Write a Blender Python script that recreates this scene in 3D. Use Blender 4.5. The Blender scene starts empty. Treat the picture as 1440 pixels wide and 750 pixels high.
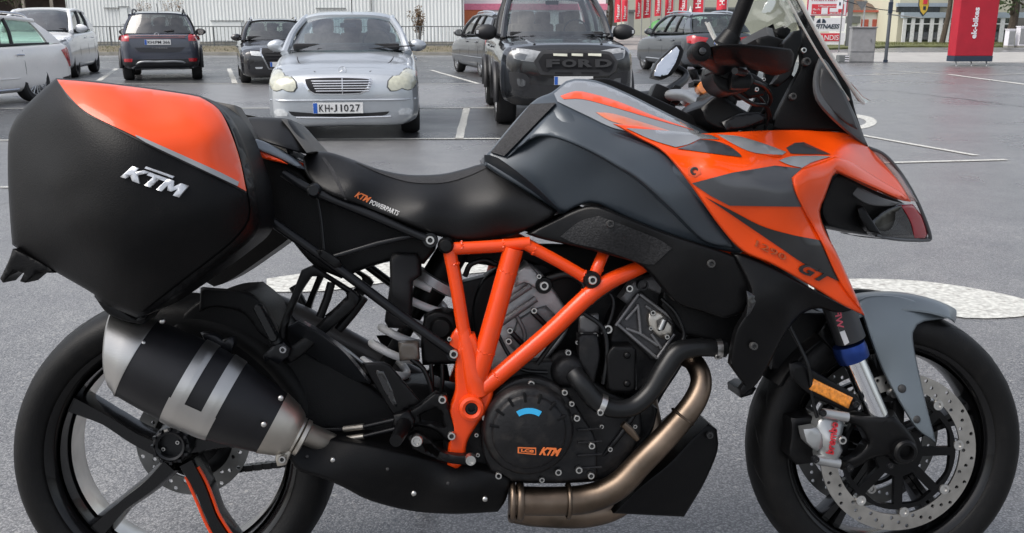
import bpy, bmesh, math, random
import numpy as np
from mathutils import Vector, Matrix
from mathutils.geometry import delaunay_2d_cdt
from mathutils.bvhtree import BVHTree
random.seed(7)
R = math.radians
scene = bpy.context.scene
C = scene.collection

# ---------------------------------------------------------------- camera
F, CX, CY, CAMH = 1300.0, 720.0, 375.0, 1.23
TH = math.atan(340.0 / F)
cam_data = bpy.data.cameras.new('camera')
cam_data.sensor_width = 36.0
cam_data.lens = 36.0 * F / 1440.0
cam_data.clip_start = 0.05
cam_data.clip_end = 2000.0
cam = bpy.data.objects.new('camera', cam_data)
C.objects.link(cam)
cam.location = (0, 0, CAMH)
cam.rotation_euler = (math.pi / 2 - TH, 0, 0)
scene.camera = cam
# a phone lens close to the subject: the bike is in focus, the car park a little soft
cam_data.dof.use_dof = True
cam_data.dof.focus_distance = 1.85
cam_data.dof.aperture_fstop = 70.0

# ---------------------------------------------------------------- world and sun (bright overcast)
SUN_EL, SUN_AZ = R(55), R(248)      # azimuth measured from +Y (away from the camera) towards +X
world = bpy.data.worlds.new('World')
scene.world = world
world.use_nodes = True
wn, wl = world.node_tree.nodes, world.node_tree.links
wn.clear()
w_out = wn.new('ShaderNodeOutputWorld')
w_bg = wn.new('ShaderNodeBackground')
w_sky = wn.new('ShaderNodeTexSky')
w_sky.sky_type = 'NISHITA'
w_sky.sun_disc = False
w_sky.sun_elevation = SUN_EL
w_sky.sun_rotation = SUN_AZ
w_sky.air_density = 1.0
w_sky.dust_density = 4.0
w_sky.ozone_density = 1.0
w_hs = wn.new('ShaderNodeHueSaturation')
w_hs.inputs['Saturation'].default_value = 0.42
w_bg.inputs['Strength'].default_value = 0.14
wl.new(w_sky.outputs[0], w_hs.inputs['Color'])
# broken overcast: soft cloud mottling over the whole dome
w_tc = wn.new('ShaderNodeTexCoord')
w_no = wn.new('ShaderNodeTexNoise')
w_no.inputs['Scale'].default_value = 2.6
w_no.inputs['Detail'].default_value = 6.0
w_no.inputs['Roughness'].default_value = 0.6
w_rp = wn.new('ShaderNodeValToRGB')
w_rp.color_ramp.elements[0].position = 0.36
w_rp.color_ramp.elements[0].color = (0.62, 0.65, 0.70, 1)
w_rp.color_ramp.elements[1].position = 0.66
w_rp.color_ramp.elements[1].color = (1.25, 1.22, 1.18, 1)
w_mx = wn.new('ShaderNodeMix')
w_mx.data_type = 'RGBA'
w_mx.blend_type = 'MULTIPLY'
w_mx.inputs['Factor'].default_value = 1.0
wl.new(w_tc.outputs['Generated'], w_no.inputs['Vector'])
wl.new(w_no.outputs['Fac'], w_rp.inputs['Fac'])
wl.new(w_hs.outputs[0], w_mx.inputs[6])
wl.new(w_rp.outputs[0], w_mx.inputs[7])
wl.new(w_mx.outputs[2], w_bg.inputs['Color'])
wl.new(w_bg.outputs[0], w_out.inputs['Surface'])

sun_d = bpy.data.lights.new('sun', 'SUN')
sun_d.energy = 1.0
sun_d.angle = R(40)
sun_d.color = (1.0, 0.95, 0.88)
sun = bpy.data.objects.new('sun', sun_d)
C.objects.link(sun)
sdir = Vector((math.cos(SUN_EL) * math.sin(SUN_AZ), math.cos(SUN_EL) * math.cos(SUN_AZ), math.sin(SUN_EL)))
sun.rotation_euler = sdir.to_track_quat('Z', 'Y').to_euler()
sun.location = (0, 0, 30)

vs = scene.view_settings
vs.view_transform = 'Standard'
vs.look = 'None'
vs.exposure = 0.85
vs.gamma = 1.0
vs.use_curve_mapping = False
scene.cycles.max_bounces = 8
scene.cycles.transparent_max_bounces = 12

# ---------------------------------------------------------------- measuring helpers (design time: photo pixel -> place)
_cf = Vector((0, math.cos(TH), -math.sin(TH)))
_cu = Vector((0, math.sin(TH), math.cos(TH)))
_cr = Vector((1, 0, 0))
CAM = Vector((0, 0, CAMH))
def ray(px, py):
    return _cr * ((px - CX) / F) + _cf - _cu * ((py - CY) / F)
def G(px, py, z=0.0):
    d = ray(px, py)
    return CAM + d * ((z - CAMH) / d.z)
def WY(px, py, Y):
    d = ray(px, py)
    return CAM + d * (Y / d.y)

# ---------------------------------------------------------------- materials
MATS = {}
def lin(c):
    return tuple(((v / 12.92) if v <= 0.04045 else ((v + 0.055) / 1.055) ** 2.4) for v in c)
def hexc(h):
    return lin(tuple(int(h[i:i + 2], 16) / 255 for i in (0, 2, 4)))
def mat(name, col, rough=0.5, metal=0.0, var=0.12, vscale=9.0, bump=0.0, bscale=60.0, coat=0.0, coat_rough=0.05,
        rvar=0.12, emit=0.0, trans=0.0, ior=1.5, alpha=1.0, spec=0.5, dirt=0.0, brush=None, aniso=0.0):
    if name in MATS:
        return MATS[name]
    m = bpy.data.materials.new(name)
    m.use_nodes = True
    n, l = m.node_tree.nodes, m.node_tree.links
    b = n['Principled BSDF']
    tc = n.new('ShaderNodeTexCoord')
    no = n.new('ShaderNodeTexNoise')
    no.inputs['Scale'].default_value = vscale
    no.inputs['Detail'].default_value = 5
    l.new(tc.outputs['Object'], no.inputs['Vector'])
    rp = n.new('ShaderNodeValToRGB')
    e = rp.color_ramp.elements
    e[0].position, e[1].position = 0.3, 0.7
    e[0].color = tuple(max(0, v * (1 - var)) for v in col) + (1,)
    e[1].color = tuple(min(1, v * (1 + var)) for v in col) + (1,)
    l.new(no.outputs['Fac'], rp.inputs['Fac'])
    colout = rp.outputs['Color']
    if dirt > 0:
        n2 = n.new('ShaderNodeTexNoise')
        n2.inputs['Scale'].default_value = 34
        n2.inputs['Detail'].default_value = 8
        l.new(tc.outputs['Object'], n2.inputs['Vector'])
        r2 = n.new('ShaderNodeValToRGB')
        r2.color_ramp.elements[0].position = 0.52
        r2.color_ramp.elements[0].color = (0, 0, 0, 1)
        r2.color_ramp.elements[1].position = 0.75
        r2.color_ramp.elements[1].color = (dirt, dirt, dirt, 1)
        l.new(n2.outputs['Fac'], r2.inputs['Fac'])
        mx = n.new('ShaderNodeMix')
        mx.data_type = 'RGBA'
        l.new(r2.outputs['Color'], mx.inputs[0])
        l.new(colout, mx.inputs[6])
        mx.inputs[7].default_value = (0.16, 0.14, 0.12, 1)
        colout = mx.outputs[2]
    l.new(colout, b.inputs['Base Color'])
    mr = n.new('ShaderNodeMapRange')
    mr.inputs['To Min'].default_value = max(0.0, rough * (1 - rvar))
    mr.inputs['To Max'].default_value = min(1.0, rough * (1 + rvar))
    l.new(no.outputs['Fac'], mr.inputs['Value'])
    l.new(mr.outputs[0], b.inputs['Roughness'])
    b.inputs['Metallic'].default_value = metal
    b.inputs['Specular IOR Level'].default_value = spec
    b.inputs['IOR'].default_value = ior
    b.inputs['Coat Weight'].default_value = coat
    b.inputs['Coat Roughness'].default_value = coat_rough
    b.inputs['Transmission Weight'].default_value = trans
    b.inputs['Alpha'].default_value = alpha
    if emit:
        b.inputs['Emission Color'].default_value = tuple(col) + (1,)
        b.inputs['Emission Strength'].default_value = emit
    if bump > 0:
        nb = n.new('ShaderNodeTexNoise')
        nb.inputs['Scale'].default_value = bscale
        nb.inputs['Detail'].default_value = 3
        if brush:
            mp = n.new('ShaderNodeMapping')
            mp.inputs['Scale'].default_value = brush
            l.new(tc.outputs['Object'], mp.inputs['Vector'])
            l.new(mp.outputs[0], nb.inputs['Vector'])
        else:
            l.new(tc.outputs['Object'], nb.inputs['Vector'])
        bp = n.new('ShaderNodeBump')
        bp.inputs['Strength'].default_value = bump
        bp.inputs['Distance'].default_value = 0.002
        l.new(nb.outputs['Fac'], bp.inputs['Height'])
        l.new(bp.outputs[0], b.inputs['Normal'])
    MATS[name] = m
    return m
def glass_mat(name, tint, gloss=0.16, rough=0.02):
    if name in MATS:
        return MATS[name]
    m = bpy.data.materials.new(name)
    m.use_nodes = True
    n, l = m.node_tree.nodes, m.node_tree.links
    n.clear()
    o = n.new('ShaderNodeOutputMaterial')
    t = n.new('ShaderNodeBsdfTransparent')
    t.inputs[0].default_value = tuple(tint) + (1,)
    g = n.new('ShaderNodeBsdfGlossy')
    g.inputs['Roughness'].default_value = rough
    g.inputs['Color'].default_value = (1, 1, 1, 1)
    fw = n.new('ShaderNodeLayerWeight')
    fw.inputs['Blend'].default_value = 0.5
    fr = n.new('ShaderNodeMath')
    fr.operation = 'POWER'
    fr.inputs[1].default_value = 4.0
    l.new(fw.outputs['Facing'], fr.inputs[0])
    ad = n.new('ShaderNodeMath')
    ad.operation = 'MULTIPLY_ADD'
    ad.inputs[1].default_value = 1.0
    ad.inputs[2].default_value = gloss
    ad.use_clamp = True
    l.new(fr.outputs[0], ad.inputs[0])
    mx = n.new('ShaderNodeMixShader')
    l.new(ad.outputs[0], mx.inputs[0])
    l.new(t.outputs[0], mx.inputs[1])
    l.new(g.outputs[0], mx.inputs[2])
    l.new(mx.outputs[0], o.inputs['Surface'])
    MATS[name] = m
    return m

# ---------------------------------------------------------------- object helpers
def tag(o, label=None, cat=None, group=None, kind=None):
    if label: o['label'] = label
    if cat: o['category'] = cat
    if group: o['group'] = group
    if kind: o['kind'] = kind
    return o
def empty(name, loc=(0, 0, 0), rz=0.0, label=None, cat=None, group=None):
    o = bpy.data.objects.new(name, None)
    o.empty_display_size = 0.1
    C.objects.link(o)
    o.location = loc
    o.rotation_euler = (0, 0, rz)
    return tag(o, label, cat, group)
def mobj(name, verts, faces, m, parent=None, smooth=None, fmats=None):
    me = bpy.data.meshes.new(name)
    me.from_pydata([tuple(v) for v in verts], [], faces)
    for mm in (m if isinstance(m, (list, tuple)) else [m]):
        me.materials.append(mm)
    if fmats is not None:
        me.polygons.foreach_set('material_index', fmats)
    if smooth is not None:
        me.polygons.foreach_set('use_smooth', [True] * len(me.polygons))
        me.set_sharp_from_angle(angle=R(smooth))
    me.update()
    o = bpy.data.objects.new(name, me)
    C.objects.link(o)
    if parent: o.parent = parent
    return o
class MB:
    """collects simple shapes for ONE mesh object"""
    def __init__(s):
        s.v, s.f, s.mi = [], [], []
    def add(s, v, f, mi=0):
        k = len(s.v)
        s.v += [tuple(p) for p in v]
        s.f += [tuple(i + k for i in q) for q in f]
        s.mi += [mi] * len(f)
        return s
    def box(s, c, d, mi=0, M=None, bevel=0.0):
        bm = bmesh.new()
        bmesh.ops.create_cube(bm, size=1.0)
        for v in bm.verts:
            v.co = Vector((v.co.x * d[0], v.co.y * d[1], v.co.z * d[2]))
        if bevel > 0:
            bmesh.ops.bevel(bm, geom=bm.edges[:], offset=bevel, segments=2, profile=0.6, affect='EDGES')
        bm.verts.index_update()
        T = Matrix.Translation(Vector(c)) @ (M.to_4x4() if M else Matrix.Identity(4))
        s.add([T @ v.co for v in bm.verts], [[v.index for v in f.verts] for f in bm.faces], mi)
        bm.free()
        return s
    def tube(s, pts, r, n=10, mi=0, cap=True, sub=0):
        P = [Vector(p) for p in pts]
        rr = list(r) if isinstance(r, (list, tuple)) else [r] * len(P)
        if sub: P, rr = catmull(P, rr, sub)
        v, f = tube_geo(P, rr, n, cap)
        return s.add(v, f, mi)
    def lathe(s, prof, n=32, M=None, mi=0, a0=0.0, a1=2 * math.pi):
        """profile of (radius, height along local z)"""
        v, f = [], []
        full = abs(a1 - a0 - 2 * math.pi) < 1e-6
        k = n if full else n + 1
        for i in range(k):
            a = a0 + (a1 - a0) * i / n
            for (r, h) in prof:
                v.append(Vector((r * math.cos(a), r * math.sin(a), h)))
        m_ = len(prof)
        for i in range(n):
            j = (i + 1) % k
            for q in range(m_ - 1):
                f.append((i * m_ + q, j * m_ + q, j * m_ + q + 1, i * m_ + q + 1))
        if M: v = [M @ p for p in v]
        return s.add(v, f, mi)
    def build(s, name, m, parent=None, smooth=40):
        return mobj(name, s.v, s.f, m, parent, smooth, s.mi if isinstance(m, (list, tuple)) else None)
def catmull(P, rr, sub, closed=False):
    out, ro = [], []
    n = len(P)
    for i in range(n if closed else n - 1):
        if closed:
            a, b, c, d = P[i - 1], P[i], P[(i + 1) % n], P[(i + 2) % n]
            rb, rc = rr[i], rr[(i + 1) % n]
        else:
            b, c = P[i], P[i + 1]
            a = P[i - 1] if i > 0 else b * 2 - c
            d = P[i + 2] if i + 2 < n else c * 2 - b
            rb, rc = rr[i], rr[i + 1]
        for k in range(sub):
            t = k / sub
            t2, t3 = t * t, t * t * t
            out.append(0.5 * ((2 * b) + (c - a) * t + (2 * a - 5 * b + 4 * c - d) * t2 + (3 * b - a - 3 * c + d) * t3))
            ro.append(rb + (rc - rb) * t)
    if not closed:
        out.append(P[-1])
        ro.append(rr[-1])
    return out, ro
def tube_geo(P, rr, n, cap=True, flat=None):
    v, f = [], []
    t0 = (P[1] - P[0]).normalized()
    ref = Vector((0, 0, 1)) if abs(t0.z) < 0.9 else Vector((1, 0, 0))
    u = t0.cross(ref).normalized()
    for i, p in enumerate(P):
        if i == 0: t = P[1] - P[0]
        elif i == len(P) - 1: t = P[-1] - P[-2]
        else: t = P[i + 1] - P[i - 1]
        t.normalize()
        u = (u - t * u.dot(t)).normalized()
        w = t.cross(u)
        for k in range(n):
            a = 2 * math.pi * k / n
            v.append(p + (u * math.cos(a) + w * math.sin(a)) * rr[i])
    for i in range(len(P) - 1):
        for k in range(n):
            q = (k + 1) % n
            f.append((i * n + k, i * n + q, (i + 1) * n + q, (i + 1) * n + k))
    if cap:
        f.append(tuple(range(n - 1, -1, -1)))
        f.append(tuple((len(P) - 1) * n + k for k in range(n)))
    return v, f
def pip(x, y, poly):
    c = False
    j = len(poly) - 1
    for i in range(len(poly)):
        xi, yi = poly[i][0], poly[i][1]
        xj, yj = poly[j][0], poly[j][1]
        if (yi > y) != (yj > y) and x < (xj - xi) * (y - yi) / (yj - yi) + xi:
            c = not c
        j = i
    return c
def pip_np(P, poly):
    x, y = P[:, 0], P[:, 1]
    c = np.zeros(len(P), bool)
    j = len(poly) - 1
    for i in range(len(poly)):
        xi, yi = poly[i]
        xj, yj = poly[j]
        if yi != yj:
            c ^= ((yi > y) != (yj > y)) & (x < (xj - xi) * (y - yi) / (yj - yi) + xi)
        j = i
    return c
def smooth_outline(pts, step=6.0, corner=38.0, closed=True):
    """Catmull-Rom through the points; vertices that turn more than `corner` degrees stay sharp"""
    P = [Vector((p[0], p[1])) for p in pts]
    n = len(P)
    sharp = []
    for i in range(n):
        a, b = P[i] - P[i - 1], P[(i + 1) % n] - P[i]
        ang = abs(math.degrees(a.angle_signed(b))) if a.length > 1e-9 and b.length > 1e-9 else 0
        sharp.append(ang > corner)
    out = []
    for i in range(n):
        b, c = P[i], P[(i + 1) % n]
        a = (b * 2 - c) if sharp[i] else P[i - 1]
        d = (c * 2 - b) if sharp[(i + 1) % n] else P[(i + 2) % n]
        k = max(1, int((c - b).length / step))
        for q in range(k):
            t = q / k
            t2, t3 = t * t, t * t * t
            out.append(0.5 * ((2 * b) + (c - a) * t + (2 * a - 5 * b + 4 * c - d) * t2 + (3 * b - a - 3 * c + d) * t3))
    return [(p.x, p.y) for p in out]
def tps(ctrl):
    """thin plate spline through (x, y, value) control points"""
    A = np.array(ctrl, float)
    n = len(A)
    if n < 3:
        v = float(A[:, 2].mean())
        return lambda P: np.full(len(P), v)
    X = A[:, :2] / 100.0
    D = np.sqrt(((X[:, None] - X[None]) ** 2).sum(-1)) + 1e-9
    K = D * D * np.log(D)
    Q = np.hstack([np.ones((n, 1)), X])
    M = np.zeros((n + 3, n + 3))
    M[:n, :n] = K + np.eye(n) * 1e-4
    M[:n, n:] = Q
    M[n:, :n] = Q.T
    w = np.linalg.lstsq(M, np.concatenate([A[:, 2], np.zeros(3)]), rcond=None)[0]
    def f(P):
        P = np.asarray(P, float)[:, :2] / 100.0
        d = np.sqrt(((P[:, None] - X[None]) ** 2).sum(-1)) + 1e-9
        return (d * d * np.log(d)) @ w[:n] + w[n] + P @ w[n + 1:]
    return f
def edge_dist(P, poly):
    A = np.array(poly, float)
    Bp = np.roll(A, -1, axis=0)
    d = np.full(len(P), 1e9)
    for a, b in zip(A, Bp):
        ab = b - a
        L = (ab ** 2).sum()
        t = np.clip(((P - a) @ ab) / max(L, 1e-12), 0, 1)
        d = np.minimum(d, np.sqrt(((P - a - t[:, None] * ab) ** 2).sum(1)))
    return d
def fill2d(outline, holes=(), grid=None, rings=()):
    """triangulate a 2-D outline with interior points; returns points, triangles, boundary loops"""
    loops = [list(outline)] + [list(h) for h in holes]
    pts, edges = [], []
    for lp in loops:
        k = len(pts)
        pts += lp
        edges += [(k + i, k + (i + 1) % len(lp)) for i in range(len(lp))]
    A = np.array(outline, float)
    lo, hi = A.min(0), A.max(0)
    extra = []
    if grid:
        xs = np.arange(lo[0] + grid * 0.5, hi[0], grid)
        ys = np.arange(lo[1] + grid * 0.5, hi[1], grid * 0.866)
        g = []
        for j, yy in enumerate(ys):
            for xx in xs:
                g.append((xx + (grid * 0.5 if j % 2 else 0), yy))
        g = np.array(g).reshape(-1, 2)
        if len(g):
            ins = pip_np(g, [tuple(p) for p in outline])
            g = g[ins]
        if len(g):
            keep = edge_dist(g, outline) > (max(rings) + grid * 0.35 if rings else grid * 0.4)
            for h in holes:
                keep &= ~pip_np(g, [tuple(p) for p in h])
                keep &= edge_dist(g, h) > grid * 0.3
            extra += [tuple(p) for p in g[keep]]
    if rings:
        n = len(A)
        area = 0.5 * np.sum(A[:, 0] * np.roll(A[:, 1], -1) - np.roll(A[:, 0], -1) * A[:, 1])
        sgn = 1 if area > 0 else -1
        for e in rings:
            if e <= 0: continue
            cand = []
            for i in range(n):
                t = A[(i + 1) % n] - A[i - 1]
                L = np.hypot(*t)
                if L < 1e-9: continue
                nrm = np.array([-t[1], t[0]]) / L * sgn
                cand.append(A[i] + nrm * e)
            cand = np.array(cand)
            ok = pip_np(cand, [tuple(p) for p in outline]) & (edge_dist(cand, outline) > e * 0.85)
            for h in holes:
                ok &= ~pip_np(cand, [tuple(p) for p in h])
            extra += [tuple(p) for p in cand[ok]]
    allp = [Vector((p[0], p[1])) for p in pts + extra]
    res = delaunay_2d_cdt(allp, edges, [], 0, 1e-5, True)
    V, E, FF, ov = res[0], res[1], res[2], res[3]
    V = np.array([(p.x, p.y) for p in V])
    tri = np.array([t for t in FF if len(t) == 3], int).reshape(-1, 3)
    cen = V[tri].mean(1)
    ins = pip_np(cen, [tuple(p) for p in outline])
    for h in holes:
        ins &= ~pip_np(cen, [tuple(p) for p in h])
    tri = tri[ins]
    return V, tri
def bound_edges(tri):
    cnt = {}
    for t in tri:
        for a, b in ((t[0], t[1]), (t[1], t[2]), (t[2], t[0])):
            cnt[(a, b)] = 1
    return [(a, b) for (a, b) in cnt if (b, a) not in cnt]
# text as flat triangles: list of (x, y) points and faces, cap height scaled to 1
_txt = {}
def text2d(s, shear=0.0, bold=0.0, spacing=1.0):
    key = (s, shear, bold, spacing)
    if key in _txt: return _txt[key]
    cu = bpy.data.curves.new('t', 'FONT')
    cu.body = s
    cu.shear = shear
    cu.offset = bold
    cu.space_character = spacing
    cu.resolution_u = 3
    o = bpy.data.objects.new('t', cu)
    C.objects.link(o)
    dg = bpy.context.evaluated_depsgraph_get()
    me = o.evaluated_get(dg).to_mesh()
    v = np.array([(q.co.x, q.co.y) for q in me.vertices])
    f = [tuple(p.vertices) for p in me.polygons]
    o.evaluated_get(dg).to_mesh_clear()
    bpy.data.objects.remove(o)
    bpy.data.curves.remove(cu)
    lo, hi = v.min(0), v.max(0)
    v = (v - lo) / (hi - lo)          # unit box
    asp = (hi[0] - lo[0]) / (hi[1] - lo[1])
    _txt[key] = (v, f, asp)
    return _txt[key]
def text_obj(name, s, origin, ux, uy, m, parent=None, shear=0.0, bold=0.0, spacing=1.0, depth=0.004):
    """text filling the parallelogram origin + ux + uy, raised along ux x uy"""
    v, f, asp = text2d(s, shear, bold, spacing)
    o_, ux, uy = Vector(origin), Vector(ux), Vector(uy)
    nn = ux.cross(uy).normalized() * depth
    V = [o_ + ux * p[0] + uy * p[1] + nn for p in v]
    fl = []
    for q in f:
        a, b, c = V[q[0]], V[q[1]], V[q[2]]
        fl.append(q if (b - a).cross(c - a).dot(nn) > 0 else tuple(reversed(q)))
    k = len(V)
    be = bound_edges_poly(fl)
    V2 = V + [p - nn for p in V]
    fl2 = fl + [(b, a, a + k, b + k) for a, b in be]
    return mobj(name, V2, fl2, m, parent)
def bound_edges_poly(faces):
    cnt = set()
    for q in faces:
        for i in range(len(q)):
            cnt.add((q[i], q[(i + 1) % len(q)]))
    return [(a, b) for a, b in cnt if (b, a) not in cnt]
def copy_tree(o, parent=None):
    c = o.copy()
    C.objects.link(c)
    c.parent = parent
    for ch in list(o.children):
        copy_tree(ch, c)
    return c
# ================================================================ the place
def asphalt(name, base, wet, patch):
    m = bpy.data.materials.new(name)
    m.use_nodes = True
    n, l = m.node_tree.nodes, m.node_tree.links
    b = n['Principled BSDF']
    tc = n.new('ShaderNodeTexCoord')
    def noise(scale, det=4, rough=0.55):
        q = n.new('ShaderNodeTexNoise')
        q.inputs['Scale'].default_value = scale
        q.inputs['Detail'].default_value = det
        q.inputs['Roughness'].default_value = rough
        l.new(tc.outputs['Object'], q.inputs['Vector'])
        return q
    def ramp(src, p0, c0, p1, c1):
        q = n.new('ShaderNodeValToRGB')
        q.color_ramp.elements[0].position, q.color_ramp.elements[1].position = p0, p1
        q.color_ramp.elements[0].color = c0 + (1,)
        q.color_ramp.elements[1].color = c1 + (1,)
        l.new(src, q.inputs['Fac'])
        return q
    def mul(a, c, fac=1.0, mode='MULTIPLY'):
        q = n.new('ShaderNodeMix')
        q.data_type = 'RGBA'
        q.blend_type = mode
        q.inputs[0].default_value = fac
        l.new(a, q.inputs[6])
        l.new(c, q.inputs[7])
        return q.outputs[2]
    vo = n.new('ShaderNodeTexVoronoi')            # aggregate stones
    vo.inputs['Scale'].default_value = 185
    l.new(tc.outputs['Object'], vo.inputs['Vector'])
    sep = n.new('ShaderNodeSeparateColor')
    l.new(vo.outputs['Color'], sep.inputs[0])
    stones = ramp(sep.outputs[0], 0.15, (0.72, 0.72, 0.73), 1.0, (1.45, 1.43, 1.41))
    gaps = ramp(vo.outputs['Distance'], 0.25, (1.05, 1.05, 1.05), 0.75, (0.5, 0.5, 0.51))
    fine = noise(260, 3)
    finec = ramp(fine.outputs['Fac'], 0.3, (0.7, 0.7, 0.7), 0.7, (1.3, 1.3, 1.3))
    big = noise(0.55, 6, 0.6)
    bigc = ramp(big.outputs['Fac'], 0.32, (1 - patch, 1 - patch, 1 - patch), 0.68, (1 + patch, 1 + patch, 1 + patch * 0.9))
    mid = noise(4.5, 5)
    midc = ramp(mid.outputs['Fac'], 0.3, (0.88, 0.88, 0.89), 0.7, (1.12, 1.12, 1.10))
    rgb = n.new('ShaderNodeRGB')
    rgb.outputs[0].default_value = tuple(base) + (1,)
    c = mul(rgb.outputs[0], stones.outputs[0])
    c = mul(c, gaps.outputs[0])
    c = mul(c, finec.outputs[0])
    c = mul(c, bigc.outputs[0])
    c = mul(c, midc.outputs[0])
    vs_ = n.new('ShaderNodeTexVoronoi')           # scattered pale stones
    vs_.inputs['Scale'].default_value = 42
    l.new(tc.outputs['Object'], vs_.inputs['Vector'])
    sp = n.new('ShaderNodeSeparateColor')
    l.new(vs_.outputs['Color'], sp.inputs[0])
    th = n.new('ShaderNodeMath'); th.operation = 'GREATER_THAN'; th.inputs[1].default_value = 0.9
    l.new(sp.outputs[1], th.inputs[0])
    th2 = n.new('ShaderNodeMath'); th2.operation = 'LESS_THAN'; th2.inputs[1].default_value = 0.26
    l.new(vs_.outputs['Distance'], th2.inputs[0])
    an = n.new('ShaderNodeMath'); an.operation = 'MULTIPLY'
    l.new(th.outputs[0], an.inputs[0]); l.new(th2.outputs[0], an.inputs[1])
    an2 = n.new('ShaderNodeMath'); an2.operation = 'MULTIPLY'; an2.inputs[1].default_value = 0.55
    l.new(an.outputs[0], an2.inputs[0])
    mx = n.new('ShaderNodeMix'); mx.data_type = 'RGBA'
    l.new(an2.outputs[0], mx.inputs[0]); l.new(c, mx.inputs[6]); mx.inputs[7].default_value = (0.36, 0.35, 0.33, 1)
    l.new(mx.outputs[2], b.inputs['Base Color'])
    mr = n.new('ShaderNodeMapRange')
    mr.inputs['From Min'].default_value, mr.inputs['From Max'].default_value = 0.3, 0.7
    mr.inputs['To Min'].default_value, mr.inputs['To Max'].default_value = wet
    l.new(big.outputs['Fac'], mr.inputs['Value'])
    l.new(mr.outputs[0], b.inputs['Roughness'])
    b.inputs['Specular IOR Level'].default_value = 0.5
    bp = n.new('ShaderNodeBump')
    bp.inputs['Strength'].default_value = 0.32
    bp.inputs['Distance'].default_value = 0.004
    ad = n.new('ShaderNodeMath'); ad.operation = 'SUBTRACT'
    l.new(fine.outputs['Fac'], ad.inputs[0]); l.new(vo.outputs['Distance'], ad.inputs[1])
    l.new(ad.outputs[0], bp.inputs['Height'])
    l.new(bp.outputs[0], b.inputs['Normal'])
    return m
M_ASPH = asphalt('asphalt', (0.200, 0.202, 0.208), (0.22, 0.40), 0.18)
M_BAY = asphalt('bay_asphalt', (0.072, 0.074, 0.078), (0.2, 0.42), 0.25)
M_PAINT = mat('road_paint', (0.50, 0.50, 0.465), 0.6, var=0.28, vscale=40, bump=0.5, bscale=200, dirt=0.75)
M_PAVE = mat('light_paving', (0.36, 0.35, 0.33), 0.7, var=0.15, vscale=1.5, bump=0.3)
M_KERB = mat('kerb_concrete', (0.26, 0.25, 0.22), 0.8, var=0.2, vscale=3, bump=0.4)
M_GRASS = mat('grass', (0.115, 0.125, 0.045), 0.9, var=0.45, vscale=2.2, bump=0.8, bscale=30)
M_EARTH = mat('verge_earth', (0.13, 0.11, 0.07), 0.95, var=0.5, vscale=1.7, bump=0.8, bscale=20)

def sheet(name, pts, z, m, kind='structure', parent=None, label=None):
    o = mobj(name, [(p[0], p[1], z) for p in pts], [tuple(range(len(pts)))], m, parent)
    if kind: o['kind'] = kind
    if o.data.polygons[0].normal.z < 0: o.data.flip_normals()
    return o
gs = 500
sheet('ground', [(-gs, -40), (gs, -40), (gs, 2 * gs), (-gs, 2 * gs)], 0.0, M_ASPH)
sheet('parking_bays', [(-60, G(500, 197).y), (2.4, G(500, 197).y), (2.4, G(500, 152.5).y), (-60, G(500, 152.5).y)], 0.004, M_BAY)
sheet('parking_bays', [(-60, G(500, 118).y), (6.5, G(500, 118).y), (6.5, G(500, 81).y), (-60, G(500, 81).y)], 0.004, M_BAY)
def gp(poly): return [G(*p) for p in poly]
def line_px(p, q, wpx=None, w=0.10):
    a, b = G(*p), G(*q)
    d = (b - a).normalized()
    nrm = Vector((-d.y, d.x, 0)) * (w / 2)
    # broken edges: a worn paint line is not ruler straight
    k = max(2, int((b - a).length / 0.45))
    L, Rr = [], []
    for i in range(k + 1):
        t = a.lerp(b, i / k)
        L.append(t + nrm * random.uniform(0.86, 1.08))
        Rr.append(t - nrm * random.uniform(0.86, 1.08))
    pts = L + Rr[::-1]
    bm = bmesh.new()
    vs_ = [bm.verts.new((p_.x, p_.y, 0.0075)) for p_ in pts]
    f = bm.faces.new(vs_)
    bmesh.ops.triangulate(bm, faces=[f])
    me = bpy.data.meshes.new('painted_line')
    bm.to_mesh(me); bm.free()
    if me.polygons[0].normal.z < 0: me.flip_normals()
    me.materials.append(M_PAINT)
    o = bpy.data.objects.new('painted_line', me)
    C.objects.link(o)
    o['kind'] = 'structure'
    return o
ya, yb, yc_ = G(720, 197), G(720, 152.5), G(720, 118)
line_px((-260, 199), (775, 195.5), w=0.085)
line_px((-200, 153.5), (700, 152.5), w=0.075)
line_px((-150, 118), (708, 118.3), w=0.08)
line_px((656.5, 152.0), (645.5, 196), w=0.10)
line_px((606, 99), (672, 118), w=0.11)
line_px((164, 97), (139, 114), w=0.12)
line_px((322, 97), (330.5, 117.5), w=0.12)
line_px((0, 264.5), (40, 264), w=0.05)
line_px((1206, 190), (1373, 219.5), w=0.085)
line_px((1240, 230), (1415, 225.5), w=0.075)
line_px((1250, 100), (1320, 104.2), w=0.14)
line_px((1190, 107), (1290, 103.2), w=0.09)
line_px((1333, 105), (1470, 123), w=0.16)
line_px((1366, 106.2), (1470, 103.5), w=0.10)
def paint_poly(poly, name='painted_marking'):
    pts = [G(*p) for p in smooth_outline(poly, 12)]
    V, tri = fill2d([(p.x, p.y) for p in pts])
    o = mobj(name, [(p[0], p[1], 0.0045) for p in V], [tuple(t) for t in tri], M_PAINT)
    o['kind'] = 'structure'
    if o.data.polygons[0].normal.z < 0: o.data.flip_normals()
paint_poly([(1040, 404), (1130, 396), (1197, 393.5), (1234, 393.5), (1288, 396), (1342, 402.5), (1397, 412), (1440, 422), (1480, 434),
            (1492, 440), (1440, 446), (1397, 449), (1370, 448.5), (1342, 446), (1290, 425), (1250, 413), (1203, 407), (1130, 409), (1040, 417)])
paint_poly([(375, 393), (460, 381), (560, 369), (660, 362), (760, 358), (880, 359), (880, 380), (760, 378), (660, 386), (560, 396), (460, 410), (375, 412)])
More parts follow.
